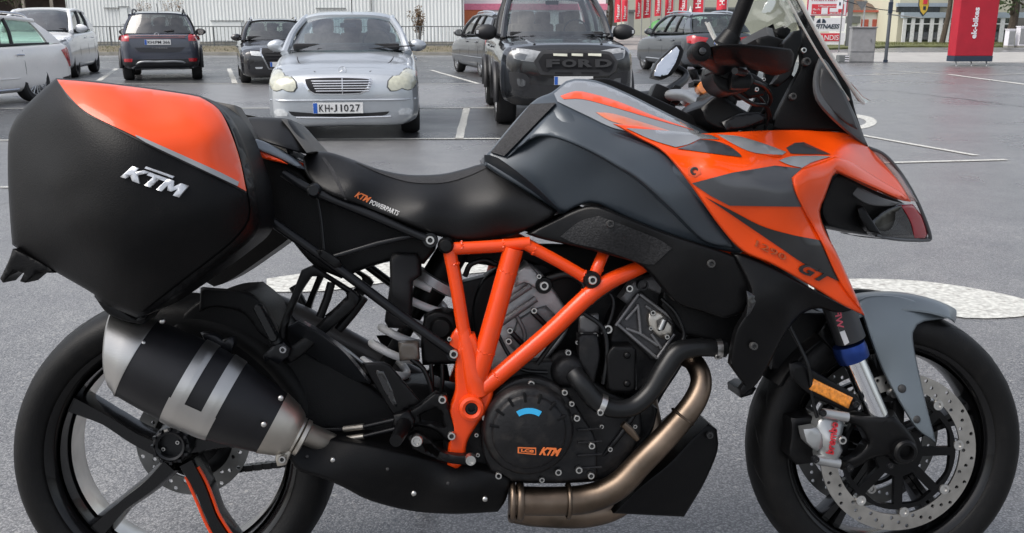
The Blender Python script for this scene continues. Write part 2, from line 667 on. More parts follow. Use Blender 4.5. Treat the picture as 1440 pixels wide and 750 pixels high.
def ring_mark(cx, cy, rx, ry, k):
    out = [G(cx + rx * math.cos(a), cy + ry * math.sin(a)) for a in np.linspace(0, 2 * math.pi, 40, endpoint=False)]
    inn = [G(cx + rx * k * math.cos(a), cy + ry * k * math.sin(a)) for a in np.linspace(0, 2 * math.pi, 40, endpoint=False)]
    v = [(p.x, p.y, 0.0045) for p in out + inn]
    o = mobj('painted_marking', v, [(i, 40 + i, 40 + (i + 1) % 40, (i + 1) % 40) for i in range(40)], M_PAINT)
    if o.data.polygons[0].normal.z < 0: o.data.flip_normals()
    o['kind'] = 'structure'
ring_mark(1193, 172, 40, 11, 0.62)
M_SEAL = mat('crack_sealant', (0.03, 0.03, 0.032), 0.4, var=0.3, vscale=6)
def crack(pts, w, seed):
    random.seed(seed)
    P = [G(*p) for p in pts]
    Q = []
    for a, b in zip(P, P[1:]):
        k = max(2, int((b - a).length / 0.25))
        for i in range(k):
            q = a.lerp(b, i / k)
            Q.append(Vector((q.x + random.uniform(-0.04, 0.04), q.y + random.uniform(-0.04, 0.04), 0)))
    L, Rr = [], []
    for i, q in enumerate(Q):
        t = (Q[min(i + 1, len(Q) - 1)] - Q[max(0, i - 1)]).normalized()
        nn = Vector((-t.y, t.x, 0)) * w * random.uniform(0.4, 1.2)
        L.append(q + nn); Rr.append(q - nn)
    n_ = len(Q)
    o = mobj('sealed_crack', [(p.x, p.y, 0.003) for p in L + Rr], [(i, n_ + i, n_ + i + 1, i + 1) for i in range(n_ - 1)], M_SEAL)
    if o.data.polygons[0].normal.z < 0: o.data.flip_normals()
    o['kind'] = 'structure'
crack([(1170, 124), (1260, 129), (1350, 139), (1480, 156)], 0.018, 41)
crack([(-40, 300), (10, 285), (60, 282)], 0.006, 42)

# verge, kerb and far paving
def slab(name, poly, z, m, h=0.12):
    n_ = len(poly)
    v = [(p[0], p[1], 0.0) for p in poly] + [(p[0], p[1], z) for p in poly]
    f = [tuple(range(n_, 2 * n_))] + [(i, (i + 1) % n_, n_ + (i + 1) % n_, n_ + i) for i in range(n_)]
    o = mobj(name, v, f, m)
    o['kind'] = 'structure'
    bm = bmesh.new(); bm.from_mesh(o.data); bmesh.ops.recalc_face_normals(bm, faces=bm.faces); bm.to_mesh(o.data); bm.free()
    if o.data.polygons[0].normal.z < 0: o.data.flip_normals()
    return o
yk = G(400, 78).y
xr = G(700, 76).x
slab('kerb', [(-70, yk), (xr, yk), (xr, yk + 0.3), (-70, yk + 0.3)], 0.13, M_KERB)
slab('verge', [(-70, yk + 0.3), (xr, yk + 0.3), (xr, yk + 12), (-70, yk + 12)], 0.11, M_EARTH)
# right: light paving strip, grass, far forecourt
a1, a2 = G(1120, 88), G(1440, 90)
sheet('paving', [(a1.x - 2, a1.y), (60, a2.y), (60, G(1440, 71).y), (a1.x - 2, G(1120, 75).y)], 0.005, M_PAVE)
g0 = G(1100, 71)
slab('grass_verge', [(g0.x, G(1200, 72).y), (G(1290, 68).x, G(1290, 67).y), (70, G(1440, 66).y), (70, 85), (g0.x, 85)], 0.10, M_GRASS)
sheet('forecourt', [(xr + 0.5, 48), (g0.x - 0.3, 48), (g0.x - 0.3, 160), (xr + 0.5, 160)], 0.006,
      mat('forecourt_paving', (0.26, 0.235, 0.22), 0.75, var=0.15, vscale=0.6))

# --- the white corrugated hall
yw = 57.0
M_CLAD = mat('white_cladding', (0.76, 0.785, 0.77), 0.55, var=0.05, vscale=0.35, dirt=0.12)
M_TRIM = mat('grey_trim', (0.22, 0.23, 0.23), 0.6)
hall = empty('hall_building', (-10, yw, 0), 0, 'long white corrugated metal hall behind the railing', 'building')
def corr(x0, x1, y, z0, z1, pitch, dep):
    v, f = [], []
    x = x0
    prof = [(0, 0), (0.22, 0), (0.34, dep), (0.66, dep), (0.78, 0)]
    xs = []
    while x < x1:
        for a, d in prof:
            if x + a * pitch <= x1: xs.append((x + a * pitch, y - d))
        x += pitch
    for (xx, yy) in xs: v += [(xx, yy, z0), (xx, yy, z1)]
    for i in range(len(xs) - 1): f.append((2 * i, 2 * i + 2, 2 * i + 3, 2 * i + 1))
    return v, f
hx0, hx1 = WY(96, 30, yw).x + 10, WY(651, 30, yw).x + 10
v, f = corr(hx0, hx1, 0.0, 0.25, 7.0, 0.21, 0.03)
mobj('cladding', v, f, M_CLAD, hall)
MB().box(((hx0 + hx1) / 2, 0.15, 0.14), (hx1 - hx0, 0.28, 0.30)).build('plinth', M_KERB, hall, None)
MB().box((hx0 + 0.02, 6.0, 3.5), (0.12, 12, 7)).box((hx1 - 0.02, 6.0, 3.5), (0.12, 12, 7)).box(((hx0 + hx1) / 2, 6, 7.08), (hx1 - hx0 + 0.4, 12.4, 0.16)).build('side_wall', M_CLAD, hall, None)
for (xa, ya_, xb, w_) in ((146, 11.5, 167, 0.06), (166, 9.5, 181, 0.05), (296, 29.5, 343, 0.05), (444, 12, 486, 0.06)):
    p, q = WY(xa, ya_, yw - 0.09), WY(xb, ya_, yw - 0.09)
    MB().box(((p.x + q.x) / 2 + 10, -0.09, p.z), (q.x - p.x, 0.08, w_)).build('rail_trim', M_TRIM, hall, None)
for (xa, ya_, xb, yb_) in ((168, 10.5, 181, 34), (297, 30.5, 341, 64)):
    p, q = WY(xa, ya_, yw - 0.07), WY(xb, yb_, yw - 0.07)
    MB().box(((p.x + q.x) / 2 + 10, -0.06, (p.z + max(q.z, 0.3)) / 2), (q.x - p.x, 0.05, p.z - max(q.z, 0.3)), bevel=0.01).build('wall_panel', mat('panel_white', (0.74, 0.77, 0.755), 0.5, var=0.05), hall, None)
for xpx in (522,):
    p = WY(xpx, 10, yw - 0.1)
    MB().tube([(p.x + 10, -0.1, 0.3), (p.x + 10, -0.1, 7)], 0.035, 8).build('downpipe', M_TRIM, hall)
# --- low wing with the orange door
wing = empty('wing_building', (WY(652, 40, yw + 1.2).x, yw + 1.2, 0), 0, 'white wing with rust orange door and pink fascia band', 'building')
ww = WY(852, 40, yw + 1.2).x - wing.location.x
M_WW = mat('wing_white', (0.68, 0.66, 0.68), 0.6, var=0.05)
MB().box((ww / 2, 2, 1.05), (ww, 4, 2.1)).build('wall', M_WW, wing, None)
MB().box((ww / 2, 1.95, 2.28), (ww + 0.1, 4.2, 0.36)).build('fascia', mat('fascia_pink', (0.62, 0.18, 0.27), 0.5), wing, None)
MB().box((ww / 2, 2.2, 4.2), (ww, 3.6, 3.48)).build('upper_wall', M_CLAD, wing, None)
d0, d1 = WY(653, 8, yw + 1.2), WY(680, 8, yw + 1.2)
dd = MB().box(((d1.x - d0.x) / 2 + 0.05, -0.03, d0.z / 2 + 0.06), (d1.x - d0.x, 0.08, d0.z - 0.1), bevel=0.01).build('door', mat('door_orange', (0.48, 0.13, 0.045), 0.5), wing, None)
MB().tube([(0.15, -0.09, 1.05), (0.28, -0.09, 1.05)], 0.015, 8).build('handle', M_TRIM, dd)
# --- railing along the verge
yf = G(300, 68).y
M_RAIL = mat('rail_steel', (0.13, 0.14, 0.145), 0.5, metal=0.5)
fence = empty('metal_railing', (0, yf, 0.1), 0, 'grey steel bar railing in front of the white hall', 'railing')
fx0, fx1 = G(85, 68).x, G(662, 69).x
fh = WY(340, 37.5, yf).z - 0.1
for zz in (0.08, fh): MB().box(((fx0 + fx1) / 2, 0, zz), (fx1 - fx0, 0.05, 0.045)).build('rail', M_RAIL, fence, None)
nb = 112
bar0 = None
for i in range(nb + 1):
    x = fx0 + (fx1 - fx0) * i / nb
    if i % 14 == 0:
        MB().box((x, 0.0, fh / 2 - 0.02), (0.07, 0.06, fh + 0.06)).build('post', M_RAIL, fence, None)
        continue
    if bar0 is None:
        bar0 = MB().box((0, 0, fh / 2 + 0.04), (0.022, 0.022, fh - 0.10)).build('bar', M_RAIL, fence, None)
        b_ = bar0
    else:
        b_ = bar0.copy(); C.objects.link(b_)
    b_.location = (x, 0, 0)
    b_.rotation_euler = (0, random.uniform(-0.01, 0.01), 0)

# ---------------------------------------------------------------- plants
def leaf_cloud(name, parent, blobs, n, size, m, stretch=1.0):
    v, f = [], []
    for i in range(n):
        c, r = random.choice(blobs)
        while True:
            p = Vector((random.uniform(-1, 1), random.uniform(-1, 1), random.uniform(-1, 1)))
            if 0.15 < p.length < 1: break
        p = Vector(c) + Vector((p.x * r[0], p.y * r[1], p.z * r[2]))
        s = size * random.uniform(0.6, 1.4)
        a = Vector((random.gauss(0, 1), random.gauss(0, 1), random.gauss(0, 0.6))).normalized()
        b = a.cross(Vector((random.gauss(0, 1), random.gauss(0, 1), random.gauss(0, 1)))).normalized()
        k = len(v)
        v += [p - a * s * stretch, p + b * s * 0.5, p + a * s * stretch, p - b * s * 0.5]
        f.append((k, k + 1, k + 2, k + 3))
    return mobj(name, v, f, m, parent)
def tree(name, loc, h, crown_r, trunk_r, m_leaf, m_bark, label, n=2500, leaf=0.12, base=0.35, cat='tree', bare=False, seed=1):
    random.seed(seed)
    t = empty(name, loc, 0, label, cat)
    mb = MB()
    pts = [(0, 0, 0), (0.03 * h, 0, h * 0.3), (0.0, 0.02 * h, h * 0.62), (0.02 * h, 0, h * 0.92)]
    mb.tube(pts, [trunk_r, trunk_r * 0.75, trunk_r * 0.5, trunk_r * 0.15], 8, sub=3)
    blobs = []
    for i in range(9 if not bare else 16):
        a = random.uniform(0, 6.28)
        z0 = h * random.uniform(base * 0.7, 0.75)
        rr = crown_r * random.uniform(0.45, 0.95)
        e = Vector((math.cos(a) * rr, math.sin(a) * rr, min(h * 0.98, z0 + h * random.uniform(0.1, 0.3))))
        s = Vector((0, 0, z0))
        mid = s.lerp(e, 0.5) + Vector((0, 0, h * 0.03))
        mb.tube([s, mid, e], [trunk_r * 0.4, trunk_r * 0.25, trunk_r * 0.06], 6, sub=3)
        for q in range(3):
            s2 = mid.lerp(e, q / 3)
            e2 = s2 + Vector((random.uniform(-1, 1), random.uniform(-1, 1), random.uniform(0.1, 1))) * crown_r * 0.4
            mb.tube([s2, s2.lerp(e2, 0.5), e2], [trunk_r * 0.15, trunk_r * 0.1, trunk_r * 0.03], 5)
            blobs.append((e2, (crown_r * 0.28, crown_r * 0.28, crown_r * 0.24)))
        blobs.append((e, (crown_r * 0.34, crown_r * 0.34, crown_r * 0.28)))
    mb.build('trunk', m_bark, t)
    if n: leaf_cloud('crown', t, blobs, n, leaf, m_leaf)
    return t
M_BARK = mat('bark', (0.07, 0.055, 0.04), 0.9, var=0.3, bump=0.6, bscale=20)
M_LEAFG = mat('leaf_green', (0.055, 0.085, 0.028), 0.65, var=0.5, vscale=1.2)
M_LEAFY = mat('leaf_yellow', (0.16, 0.15, 0.035), 0.65, var=0.5, vscale=1.2)
M_LEAFB = mat('leaf_brown', (0.17, 0.11, 0.06), 0.8, var=0.5, vscale=1.5)
def at_ground(px, py): 
    p = G(px, py); return (p.x, p.y, 0.0)
def shrub(px, yw_, h, r, n, label, m, seed, leaf=0.05, z=0.11):
    random.seed(seed)
    p = WY(px, 40, yw_)
    t = empty('shrub', (p.x, yw_, z), 0, label, 'shrub')
    mb = MB(); blobs = []
    for i in range(14):
        a = random.uniform(0, 6.28); rr = r * random.uniform(0.2, 1)
        e = Vector((math.cos(a) * rr, math.sin(a) * rr * 0.6, h * random.uniform(0.55, 1)))
        mid = e * 0.5 + Vector((0, 0, h * 0.12))
        mb.tube([(e.x * 0.1, e.y * 0.1, 0), mid, e], [0.02, 0.014, 0.004], 5, sub=2)
        blobs += [(e, (r * 0.3, r * 0.3, h * 0.16)), (mid, (r * 0.3, r * 0.3, h * 0.16))]
        for q in range(3):
            e2 = e + Vector((random.uniform(-1, 1), random.uniform(-1, 1), random.uniform(-0.2, 1))) * r * 0.35
            mb.tube([e * 0.8, e2], [0.006, 0.002], 4)
    mb.build('stem', M_BARK, t)
    leaf_cloud('foliage', t, blobs, n, leaf, m)
    return t
shrub(590, yf + 0.5, 1.9, 0.62, 900, 'straggly brown leaved shrub growing through the railing', M_LEAFB, 3)
shrub(205, yf + 1.6, 2.45, 0.5, 420, 'thin dry shrub with pale brown seed heads above the dark crossover', mat('leaf_dry', (0.33, 0.24, 0.17), 0.8, var=0.4), 5)
shrub(243, yf + 1.5, 2.55, 0.62, 520, 'bushier dry shrub with pale brown seed heads beside the thin one', MATS['leaf_dry'], 8)
# dark trees and a brown shed at the far left, behind the white cars
shed = empty('timber_shed', (WY(50, 30, 66).x, 66, 0), 0, 'dark brown timber carport with posts beyond the white cars', 'shed')
MB().box((-3.2, 1.5, 1.7), (10.5, 0.15, 3.4)).build('back_wall', mat('shed_brown', (0.05, 0.035, 0.03), 0.8, var=0.4, vscale=2), shed, None)
MB().box((-3.2, 0.6, 3.5), (10.9, 2.6, 0.2)).build('roof', M_BARK, shed, None)
for k in range(6):
    MB().box((-8 + k * 1.9, -0.55, 1.7), (0.16, 0.16, 3.4)).build('post', mat('shed_post', (0.3, 0.27, 0.23), 0.7), shed, None)
for k in range(4):
    MB().box((-7 + k * 2.2, 0.4, 0.5), (1.2, 0.9, 0.9), bevel=0.04).build('stacked_crate', M_EARTH, shed, None)
tree('leafy_tree', (WY(22, 30, 62).x, 62, 0), 5.98, 2.25, 0.16, M_LEAFG, M_BARK, 'dark leafy tree in front of the timber carport', 2200, 0.1, 0.3, seed=11)
tree('leafy_tree', (WY(855, 30, 70).x, 70, 0), 7.80, 2.88, 0.20, mat('leaf_olive', (0.17, 0.145, 0.06), 0.7, var=0.45), M_BARK, 'olive brown tree behind the first red flags', 3000, 0.12, 0.25, seed=12)
tree('leafy_tree', (WY(1421, 30, 54).x, 54, 0), 7.02, 2.88, 0.28, M_LEAFG, M_BARK, 'dark green tree beside the red advertising pillar', 3600, 0.13, 0.28, seed=13)
tree('leafy_tree', (WY(1330, 10, 60).x, 60, 0), 8.58, 3.25, 0.19, M_LEAFY, M_BARK, 'yellow green tree hanging over the glass shop', 2200, 0.12, 0.5, seed=14)
tree('leafy_tree', (WY(1452, 30, 72).x, 72, 0), 7.80, 3.50, 0.25, mat('leaf_red', (0.2, 0.06, 0.03), 0.7, var=0.5), M_BARK, 'reddish autumn tree beyond the dark green tree', 2400, 0.13, 0.25, seed=15)
# grass tufts on the verge: uneven edge, one object
random.seed(21)
v, f = [], []
for i in range(5200):
    if i % 2:
        x, y, z = random.uniform(g0.x + 0.2, 34), random.uniform(G(1290, 66).y, 60), 0.10
        hh = random.uniform(0.04, 0.16)
    else:
        x, y, z = random.uniform(-34, xr), random.uniform(yk + 0.35, yf + 3), 0.11
        hh = random.uniform(0.03, 0.12)
    a = random.uniform(0, 6.28); w = 0.018
    k = len(v)
    v += [(x - w * math.cos(a), y - w * math.sin(a), z), (x + w * math.cos(a), y + w * math.sin(a), z), (x + random.uniform(-0.05, 0.05), y + random.uniform(-0.05, 0.05), z + hh)]
    f.append((k, k + 1, k + 2))
tag(mobj('grass_tufts', v, f, M_GRASS), 'short uneven grass and weeds on the verges', 'grass', kind='stuff')

# ---------------------------------------------------------------- red flags
M_FLAG = mat('flag_red', (0.62, 0.035, 0.06), 0.75, var=0.08, vscale=4, bump=0.2, bscale=120)
M_FWHITE = mat('flag_white', (0.8, 0.78, 0.78), 0.7)
M_POLE = mat('pole_alu', (0.42, 0.43, 0.44), 0.4, metal=0.7)
flags = [(864, 873, 31, 87), (874, 882, 30, 84), (893, 901.5, 26.5, 77), (904, 914.5, 25, 73), (920.5, 929, 22.3, 69), (934.5, 946, 23, 65), (954, 965.5, 21.3, 61), (974, 988.5, 17.5, 57), (1008, 1021.5, 13, 53)]
nth = ['first', 'second', 'third', 'fourth', 'fifth', 'sixth', 'seventh', 'eighth', 'last']
for i, (xa, xb, yb_, Y) in enumerate(flags):
    p = WY((xa + xb) / 2, yb_, Y); q = WY(xb, yb_, Y); q0 = WY(xa, yb_, Y)
    wd = q.x - q0.x
    t = empty('banner_flag', (q.x + 0.05, Y, 0), 0, 'tall red flag with white lettering, %s in the row from the orange door end' % nth[i], 'flag', 'red flags along the forecourt')
    zb, zt = p.z, p.z + wd * 3.6
    MB().tube([(0, 0, 0), (0, 0, zt + 0.25)], [0.045, 0.03], 8).build('pole', M_POLE, t)
    n_u, n_v = 8, 20
    vv, ff = [], []
    ph = random.uniform(0, 6)
    def fpt(a, b):
        return Vector((-0.05 - wd * a, 0.09 * math.sin(a * 4 + ph + b * 2) * (a + 0.2), zb + (zt - zb) * b - 0.10 * wd * a * (1 - b) ))
    for b in range(n_v + 1):
        for a in range(n_u + 1): vv.append(fpt(a / n_u, b / n_v))
    for b in range(n_v):
        for a in range(n_u):
            k = b * (n_u + 1) + a
            ff.append((k, k + n_u + 1, k + n_u + 2, k + 1))
    mobj('cloth', vv, ff, M_FLAG, t, 60)
    tv, tf, asp = text2d('Hauser', 0, 0.02)
    tx = []
    for (u, w_) in tv:
        # the word runs up the flag: text x -> up, text y -> towards -x of the flag
        c = fpt(0.24 + 0.5 * w_, 0.12 + 0.62 * u)
        tx.append(c + Vector((0, -0.02, 0)))
    mobj('lettering', tx, tf, M_FWHITE, t)
# far forecourt buildings behind the flags
M_FAR = mat('far_render', (0.42, 0.42, 0.34), 0.8, var=0.06, vscale=0.3)
M_FARD = mat('far_grey', (0.13, 0.14, 0.14), 0.7)
M_PANE = mat('far_pane', (0.045, 0.055, 0.06), 0.12, var=0.3)
def block(name, xa, xb, ytop, Y, m, label, wins=(), cat='building', depth=8):
    p, q = WY(xa, ytop, Y), WY(xb, ytop, Y)
    t = empty(name, (p.x, Y, 0), 0, label, cat)
    w = q.x - p.x
    MB().box((w / 2, depth / 2, p.z / 2), (w, depth, p.z)).build('wall', m, t, None)
    MB().box((w / 2, depth / 2, p.z + 0.1), (w + 0.3, depth + 0.3, 0.2)).build('roof', M_FARD, t, None)
    for (x0, y0, x1, y1) in wins:
        a, b = WY(x0, y0, Y), WY(x1, y1, Y)
        fr = MB().box(((a.x + b.x) / 2 - p.x, -0.02, (a.z + b.z) / 2), (b.x - a.x, 0.08, a.z - b.z)).build('window', M_FWHITE, t, None)
        MB().box(((a.x + b.x) / 2 - p.x, -0.05, (a.z + b.z) / 2), ((b.x - a.x) * 0.86, 0.06, (a.z - b.z) * 0.86)).build('pane', M_PANE, fr, None)
    return t
block('shop_hall', 880, 1140, -45, 118, M_FAR, 'long pale olive hall far behind the red flags')
block('warehouse', 990, 1046, 13.5, 96, M_FARD, 'dark grey flat roofed store behind the last red flag', [(972 + 30, 20, 1012, 26)])
block('kiosk', 882, 892, 17, 92, mat('kiosk_grey', (0.2, 0.21, 0.2), 0.7), 'small grey kiosk between red flags', depth=2)
block('kiosk', 945, 975, 20, 100, mat('kiosk_blue', (0.35, 0.42, 0.46), 0.6), 'low pale blue pavilion behind red flags', [(948, 22, 955, 30), (960, 22, 970, 30)], depth=3)
for (px, w_, lab) in ((970, 2.1, 'white pointed sales tent beside the pale blue pavilion'), (984, 2.1, 'white pointed sales tent beside the dark grey store')):
    p = WY(px, 30, 88)
    t = empty('sales_tent', (p.x, 88, 0), 0, lab, 'tent')
    MB().lathe([(0.02, 2.9), (0.2, 2.3), (w_ / 2, 1.6), (w_ / 2, 1.35)], 4, Matrix.Rotation(R(45), 4, 'Z')).build('canopy', M_FWHITE, t, 20)
    for sx in (-1, 1):
        for sy in (-1, 1): MB().tube([(sx * w_ * 0.33, sy * w_ * 0.33, 0), (sx * w_ * 0.33, sy * w_ * 0.33, 1.5)], 0.03, 6).build('leg', M_POLE, t)
p = WY(926, 33, 80)
hm = empty('recycling_igloo', (p.x, 80, 0), 0, 'rounded green bottle bank below the red flags', 'container')
MB().lathe([(0.75, 0.1), (0.85, 0.5), (0.78, 1.05), (0.5, 1.45), (0.16, 1.6), (0.0, 1.62)], 20).build('shell', mat('igloo_green', (0.07, 0.25, 0.06), 0.5), hm)
MB().lathe([(0.1, 1.6), (0.12, 1.72), (0.0, 1.74)], 12).build('lifting_eye', M_FARD, hm)
MB().lathe([(0.80, 0.0), (0.80, 0.12)], 20).build('base', M_FARD, hm)

# ---------------------------------------------------------------- right hand side: sign tower, cabinet, post, shop, pillar
M_SIGNW = mat('sign_white', (0.74, 0.73, 0.76), 0.5, var=0.04)
M_SIGNR = mat('sign_red', (0.62, 0.04, 0.06), 0.5, var=0.06)
M_SIGNM = mat('sign_magenta', (0.5, 0.04, 0.12), 0.5)
M_INK = mat('sign_ink', (0.02, 0.035, 0.06), 0.6)
Ys = 52.0
def sbox(x0, y0, x1, y1, Y, t, name, m, dep=0.06, front=0.0, bevel=0.0):
    a, b = WY(x0, y0, Y), WY(x1, y1, Y)
    return MB().box(((a.x + b.x) / 2 - t.location.x, -front, (a.z + b.z) / 2), (b.x - a.x, dep, a.z - b.z), bevel=bevel).build(name, m, t, None)
def stext(s, x0, y0, x1, y1, Y, t, m, front, **kw):
    a, b = WY(x0, y1, Y), WY(x1, y0, Y)
    return text_obj('lettering', s, (a.x - t.location.x, -front, a.z), (b.x - a.x, 0, 0), (0, 0, b.z - a.z), m, t, depth=0.012, **kw)
t = empty('sign_tower', (WY(1165, 60, Ys).x, Ys, 0), 0, 'stacked white and red shop sign boards on grey posts on the grass', 'sign')
sbox(1138, -30, 1190, 22.5, Ys, t, 'board', M_SIGNM)
sbox(1139.5, -28, 1188.5, 21.5, Ys, t, 'board_face', M_SIGNW, 0.05, 0.02)
sbox(1141.5, 6, 1185.5, 20.5, Ys, t, 'red_panel', M_SIGNR, 0.05, 0.03)
sbox(1155, 11, 1163, 20, Ys, t, 'white_field', M_SIGNW, 0.05, 0.04)
sbox(1166.5, 11.5, 1178, 17, Ys, t, 'white_field', M_SIGNW, 0.05, 0.04)
stext('hlemann', 1141, -3, 1184, 1.5, Ys, t, M_SIGNM, 0.05)
stext('\u00d6ffnungszeiten', 1150, 7, 1177, 10.6, Ys, t, M_SIGNW, 0.06)
stext('Mo.-Fr.', 1142.5, 12, 1153.5, 14.8, Ys, t, M_SIGNW, 0.06)
stext('Sa.', 1142.5, 16.5, 1148, 19, Ys, t, M_SIGNW, 0.06)
stext('08.00-20.00', 1166.5, 17.8, 1184, 20, Ys, t, M_SIGNW, 0.06)
sbox(1145, 25.5, 1187, 44.5, Ys, t, 'board', M_SIGNW)
a, b = WY(1148.5, 32.5, Ys), WY(1161, 26.5, Ys)
cxm = (a.x + b.x) / 2 - t.location.x
for s_ in (-1, 1):
    k = [(cxm + s_ * 0.03, -0.04, a.z)] + [(cxm + s_ * (0.03 + (b.x - a.x) * 0.5 * math.sin(q)), -0.04, a.z + (b.z - a.z) * math.cos(q)) for q in np.linspace(math.pi / 2, 0.12, 8)]
    mobj('dome_emblem', k, [tuple(range(9))], M_INK, t)
stext('FITNAESS', 1146, 34, 1180.5, 40.5, Ys, t, M_INK, 0.04, shear=0.25, bold=0.03)
sbox(1145, 46.5, 1187, 63, Ys, t, 'board', M_SIGNW)
sbox(1146, 47, 1180, 58, Ys, t, 'red_panel', M_SIGNR, 0.05, 0.03)
stext('LANDIS', 1148, 49.5, 1179, 56.5, Ys, t, M_SIGNW, 0.06)
for px in (1140, 1192.5):
    p = WY(px, 64, Ys)
    MB().box((p.x - t.location.x, 0.1, 2.2), (0.22, 0.2, 4.4)).build('post', mat('post_grey', (0.15, 0.155, 0.16), 0.5), t, None)
M_PG = MATS['post_grey']
p = WY(1180.5, 60, 44); t = empty('sign_pole', (p.x, 44, 0), 0, 'thin dark pole with small white plate before the sign boards', 'sign')
MB().tube([(0, 0, 0), (0, 0, 3.0)], 0.03, 8).build('pole', M_PG, t)
sbox(1177, 0, 1184, 13, 44, t, 'plate', M_SIGNW, 0.03, 0.05)
sbox(1179.5, 3.5, 1181.5, 8, 44, t, 'arrow', M_INK, 0.03, 0.06)
p = WY(1212, 60, 48); t = empty('yield_sign', (p.x, 48, 0), 0, 'grey back of a triangular give way sign on its pole', 'sign')
MB().tube([(0, 0.04, 0), (0, 0.04, 2.4)], 0.04, 8).build('pole', M_POLE, t)
a, b, c_ = WY(1203.5, 2, 48), WY(1220.5, 2, 48), WY(1212, 15, 48)
tri3 = [(q.x - p.x, y, q.z) for y in (-0.0, -0.03) for q in (a, b, c_)]
mobj('plate', tri3, [(0, 2, 1), (3, 4, 5), (0, 1, 4, 3), (1, 2, 5, 4), (2, 0, 3, 5)], mat('sign_back', (0.16, 0.165, 0.17), 0.55, metal=0.3), t)
# grey cabinet
a, b = G(1196, 88.5), G(1229, 88.5)
t = empty('utility_cabinet', ((a.x + b.x) / 2, a.y + 0.2, 0), R(-6), 'grey metal utility cabinet at the edge of the car park', 'cabinet')
w = b.x - a.x; hc = WY(1213, 39, a.y).z
M_CAB = mat('cabinet_grey', (0.25, 0.255, 0.26), 0.6, var=0.12, vscale=6, dirt=0.25)
MB().box((0, 0, hc / 2), (w, 0.36, hc), bevel=0.012).build('body', M_CAB, t, None)
MB().box((0, -0.02, hc + 0.012), (w + 0.05, 0.44, 0.035), bevel=0.008).build('lid', M_CAB, t, None)
MB().box((0, -0.19, hc * 0.64), (w * 0.93, 0.02, hc * 0.64), bevel=0.005).build('door', M_CAB, t, None)
MB().box((0, -0.19, hc * 0.155), (w * 0.93, 0.02, hc * 0.24), bevel=0.005).build('base_panel', M_CAB, t, None)
MB().tube([(w * 0.3, -0.215, hc * 0.6), (w * 0.3, -0.215, hc * 0.68)], 0.012, 8).build('handle', M_PG, t)
a = G(1187, 89); t = empty('barrier_block', (a.x, a.y + 0.2, 0), 0, 'low dark barrier foot with pale stripes beside the grey cabinet', 'barrier')
MB().box((0, 0, 0.14), (0.34, 0.3, 0.24), bevel=0.03).build('body', M_FARD, t, None)
for k in range(3): MB().box((0.1, -0.152, 0.07 + k * 0.075), (0.13, 0.012, 0.03)).build('stripe', M_SIGNW, t, None)
# lamp post
a = G(1245, 88); t = empty('lamp_post', (a.x, a.y, 0), 0, 'tall grey street lamp post standing on the light paving', 'lamp post')
MB().tube([(0, 0, 0), (0, 0, 5.5)], [0.058, 0.05], 12).build('pole', mat('lamp_grey', (0.11, 0.125, 0.14), 0.5, metal=0.3), t)
MB().tube([(0, 0, 0), (0, 0, 0.09)], 0.075, 12).build('foot', M_INK, t)
MB().box((-0.03, -0.06, 1.78), (0.13, 0.08, 0.36), bevel=0.01).build('switch_box', M_INK, t, None)
MB().tube([(0, 0, 5.4), (-0.3, -0.2, 5.62), (-0.9, -0.5, 5.66)], 0.035, 8, sub=4).box((-1.1, -0.6, 5.66), (0.6, 0.22, 0.09)).build('lamp_arm', M_PG, t)
# cable across
p0, p1 = WY(1186, 1, 50), WY(1270, 16.5, 62)
mid = (p0 + p1) / 2 - Vector((0, 0, 0.12))
tag(MB().tube([p0, mid, p1], 0.025, 6, sub=6).build('overhead_cable', M_INK), 'dark cable sagging between sign tower and shop', 'cable')
# cream house with red shutters
Yh = 68.0
t = empty('cream_house', (WY(1190, 60, Yh).x, Yh, 0), 0, 'cream house with two red shutters and brown roof behind the cabinet', 'house')
hw = WY(1272, 60, Yh).x - t.location.x
M_CREAM = mat('cream_render', (0.55, 0.53, 0.42), 0.75, var=0.05, vscale=0.5)
M_WHITER = mat('white_render', (0.62, 0.64, 0.62), 0.7, var=0.04, vscale=0.5)
a = WY(1215, 17, Yh)
MB().box((hw * 0.32, 2.0, a.z / 2), (hw * 0.62, 4, a.z)).build('front_wall', M_WHITER, t, None)
MB().box((hw * 0.5, 7, 3.5), (hw * 1.3, 6, 7.0)).build('upper_wall', M_CREAM, t, None)
rz = a.z
mobj('roof', [(hw * 0.0, -0.2, rz), (hw * 0.66, -0.2, rz), (hw * 0.66, 4.0, rz + 0.05), (0, 4.0, rz + 0.05), (hw * 0.05, 2, rz + 1.0), (hw * 0.36, 2, rz + 0.9)],
     [(0, 1, 5, 4), (1, 2, 5), (2, 3, 4, 5), (3, 0, 4)], mat('roof_brown', (0.11, 0.075, 0.055), 0.85, var=0.2, vscale=4, bump=0.5), t)
M_SHUT = mat('shutter_red', (0.42, 0.10, 0.07), 0.6)
for (xa, xb) in ((1210.5, 1220), (1227, 1237.5)):
    w_ = sbox(xa, 27.5, xb, 39, Yh, t, 'window', M_SHUT, 0.1, 0.04)
    for k in range(5): sbox(xa + 0.8, 28.5 + k * 2.1, xb - 0.8, 29.6 + k * 2.1, Yh, t, 'slat', M_SHUT, 0.06, 0.08).parent = w_
sbox(1206, 27.5, 1209.5, 40, Yh, t, 'pale_shutter', M_SIGNW, 0.1, 0.04)
for px in (1238.5, 1241.5): sbox(px, 16.5, px + 2.2, 58, Yh, t, 'red_column', M_SHUT, 0.18, 0.06)
sbox(1190, 14.5, 1243, 17.5, Yh, t, 'red_gutter', M_SHUT, 0.25, 0.1)
sbox(1244, 35, 1272, 59, Yh, t, 'garage_wall', mat('garage_grey', (0.32, 0.30, 0.27), 0.7), 0.4, 0.0)
